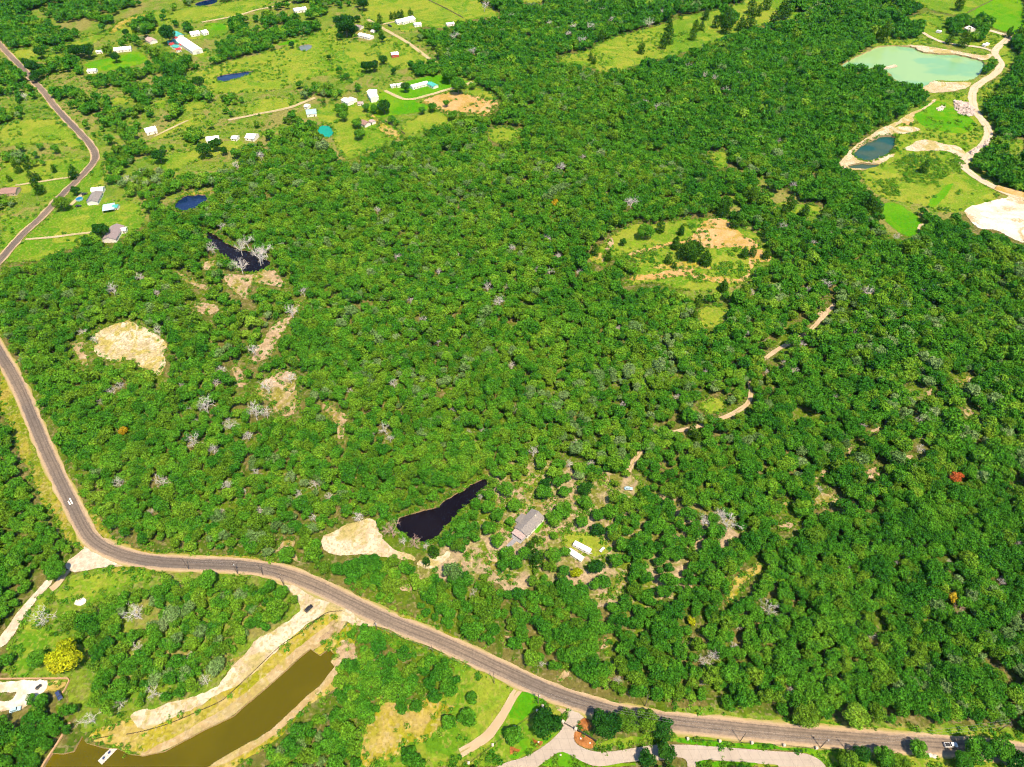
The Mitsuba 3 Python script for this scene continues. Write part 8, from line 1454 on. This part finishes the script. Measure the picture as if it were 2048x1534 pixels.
def low_wall(name, pts, h, th, mat, label, cat, z=0.0, post=None):
    t = key_of(name)
    tag(t, label, cat)
    for p, q in zip(pts[:-1], pts[1:]):
        p, q = np.array(p), np.array(q)
        L = np.linalg.norm(q - p)
        a = math.degrees(math.atan2(q[1] - p[1], q[0] - p[0]))
        put('section', posed(box(-.02, L - .03, -th / 2, th / 2, z, h), p[0], p[1], 0, a), mat, t)
        if post:
            put('post', posed(box(-.06, .06, -.06, .06, 0, h + .25), p[0], p[1]), post, t)
    return t


low_wall('entrance_wall', MARKS['gatewall'], 1.6, .35, 'black_iron', 'low dark entrance wall beside the orange mulch bed', 'wall')
low_wall('silt_fence', resample(MARKS['silt'], 9), .7, .08, 'silt_cloth', 'long low dark silt fence following the sand track along the canal', 'fence', 0, 'pole_wood')
low_wall('silt_fence', MARKS['silt2'], .7, .08, 'silt_cloth', 'short low dark silt fence above the floating dock', 'fence', 0, 'pole_wood')
low_wall('retaining_wall', MARKS['retain'], .9, .5, 'tan_wall', 'brown retaining wall along the upper edge of the white driveway', 'wall', -.1)
low_wall('seawall', MARKS['seawall'], .6, .8, 'tan_wall', 'tan seawall on the left shore of the canal mouth', 'wall', -1.4)
low_wall('wooden_fence', resample(MARKS['woodfence'], 12), 1.6, .15, 'bark', 'dark wooden fence between the two far meadows by the brown house', 'fence', 0, 'bark')
low_wall('field_fence', resample(MARKS['fieldfence'], 40), 1.2, .4, 'bark', 'long dark field fence across the far meadow at the top', 'fence', 0, 'bark')
low_wall('field_fence', resample(MARKS['fieldfence2'], 40), 1.2, .5, 'bark', 'dark field fence beside the vivid green field at top right', 'fence', 0, 'bark')

# ---------------------------------------------------------------- floating dock with chairs
(dx0, dy0), (dx1, dy1) = MARKS['dock']
a = math.degrees(math.atan2(dy1 - dy0, dx1 - dx0))
L = math.hypot(dx1 - dx0, dy1 - dy0)
t = key_of('floating_dock')
tag(t, 'narrow pale floating dock reaching into the olive canal', 'dock')
wl = -1.0
n = 30
for i in range(n):
    put('plank', posed(box(i * L / n + .01, (i + 1) * L / n - .02, -1.25, 1.25, wl + .42, wl + .50), dx0, dy0, 0, a), 'wood_plank', t)
for s in (-1, 1):
    put('edge_beam', posed(box(0, L, s * 1.31 - .05, s * 1.31 + .05, wl + .2, wl + .52), dx0, dy0, 0, a), 'wood_plank', t)
for i in range(5):
    put('float', posed(box(.4 + i * L / 5, .4 + i * L / 5 + L / 7, -1.0, 1.0, wl - .15, wl + .41), dx0, dy0, 0, a), 'black_iron', t)
for i, (u, lab) in enumerate(((L - 2.0, 'dark chair at the outer end of the floating dock'), (L - 4.6, 'dark chair further up the floating dock'))):
    c = key_of('dock_chair')
    tag(c, lab, 'chair')
    z = wl + .5
    put('seat', posed(box(u - .45, u + .45, -.45, .45, z + .4, z + .48), dx0, dy0, 0, a), 'paint_blue', c)
    put('backrest', posed(box(u - .5, u - .42, -.45, .45, z + .48, z + 1.05), dx0, dy0, 0, a), 'paint_blue', c)
    for sx in (-.4, .36):
        for sy in (-.42, .36):
            put('leg', posed(box(u + sx, u + sx + .06, sy, sy + .06, z, z + .4), dx0, dy0, 0, a), 'black_iron', c)

# worn white paint on the county road
pm = MARKS['paint']
for p, q in ((pm[0], pm[1]), (pm[2], pm[3])):
    g = LineString([p, q]).buffer(.32, cap_style='flat')
    struct(put('road_marking', sheet(g, .53), 'trim'))

# round pool
px_, py_ = MARKS['pool'][0]
t = key_of('swimming_pool')
tag(t, 'round blue above ground pool beside the grey roofed west house', 'pool')
rim = trimesh.creation.annulus(2.75, 3.0, 1.3, sections=36)
put('wall', posed(rim, px_, py_, .75), 'pool_liner', t)
put('water', posed(trimesh.creation.cylinder(2.75, .1, sections=36), px_, py_, 1.15), 'pool_water', t)

# pale boulders in the mulch, landscape stones
for i, ((x, y), lab) in enumerate(zip(MARKS['lamps'], ('pale boulder in the upper part of the orange mulch bed', 'pale boulder in the lower part of the orange mulch bed', 'pale boulder in the mulch left of the driveway', 'pale boulder on the green island lawn'))):
    r = trimesh.creation.icosphere(2, .45)
    v = np.asarray(r.vertices)
    r.vertices = v * (.7 + .6 * meshkit.fbm(v * 2 + i, 2, 60)[:, None]) * [1, .9, .75]
    k = put('boulder', posed(r, x, y, .5), 'boulder_rock', smooth=True)
    tag(k, lab, 'boulder')
for i, ((x, y), lab) in enumerate(zip(MARKS['stone'], ('left pale rock on the lawn below the road', 'right pale rock on the lawn below the road'))):
    r = trimesh.creation.icosphere(2, 1.0)
    v = np.asarray(r.vertices)
    r.vertices = v * (.7 + .6 * meshkit.fbm(v * 1.5 + i, 2, 61)[:, None]) * [1.2, .9, .6]
    k = put('boulder', posed(r, x, y, .3), 'boulder_rock', smooth=True)
    tag(k, lab, 'boulder')

# ---------------------------------------------------------------- quarry rubble and berm


def rubble(pts, n, smin, smax, label, mat='rubble'):
    g = Polygon(pts)
    rng = np.random.default_rng(int(abs(pts[0][0] * 10)))
    x0, y0, x1, y1 = g.bounds
    ms = []
    while len(ms) < n:
        x, y = rng.uniform(x0, x1), rng.uniform(y0, y1)
        if not g.contains(shapely.Point(x, y)):
            continue
        s = rng.uniform(smin, smax)
        d = g.exterior.distance(shapely.Point(x, y))
        pt = rng.normal(size=(9, 3)) * [s, s * rng.uniform(.5, 1), s * .6]
        ms.append(posed(hull(pt), x, y, .3 + min(d * .15, 1.2), rng.uniform(0, 360)))
    k = put('rubble_pile', M(*ms), mat)
    tag(k, label, 'rubble', kind='stuff')


rubble(MARKS['rubble'], 260, .6, 1.6, 'grey pink rubble heap beside the bend of the haul road')
rubble(MARKS['rubble2'], 60, .5, 1.2, 'small white debris heap on the quarry meadow', 'stone')
rubble(MARKS['rubble3'], 120, .5, 1.3, 'grey rubble along the haul road below the quarry meadow')
berm = np.array(MARKS['berm'])
c = resample(berm, 3)
prof = np.array([[-5, -.1], [-2.5, 1.6], [0, 2.4], [2.5, 1.6], [5, -.1]])
tg = np.gradient(c, axis=0); tg /= np.linalg.norm(tg, axis=1, keepdims=True)
nm = np.stack([-tg[:, 1], tg[:, 0]], 1)
hh = .8 + .4 * meshkit.fbm(np.column_stack([c * .1, c[:, 0] * 0]), 3, 70)
end = np.minimum(1, np.minimum(np.arange(len(c)), np.arange(len(c))[::-1]) / 3)
v = np.concatenate([c[:, None] + prof[None, :, :1] * nm[:, None], (prof[None, :, 1] * (hh * end)[:, None])[..., None] + .3], -1).reshape(-1, 3)
i, j = np.meshgrid(np.arange(len(c) - 1), np.arange(4), indexing='ij')
qd = np.stack([i * 5 + j + 1, i * 5 + j, (i + 1) * 5 + j, (i + 1) * 5 + j + 1], -1).reshape(-1, 4)
struct(put('earth_berm', (v, qd), 'orange_dirt', smooth=True))
sp = ragged(MARKS['spit'] + [(p[0] + 1, p[1] - 7) for p in MARKS['spit'][::-1]], .6, 1)
struct(put('gravel_spit', M(*[sheet(q, -1.2) for q in pieces(sp)]), 'gravel_cover'))
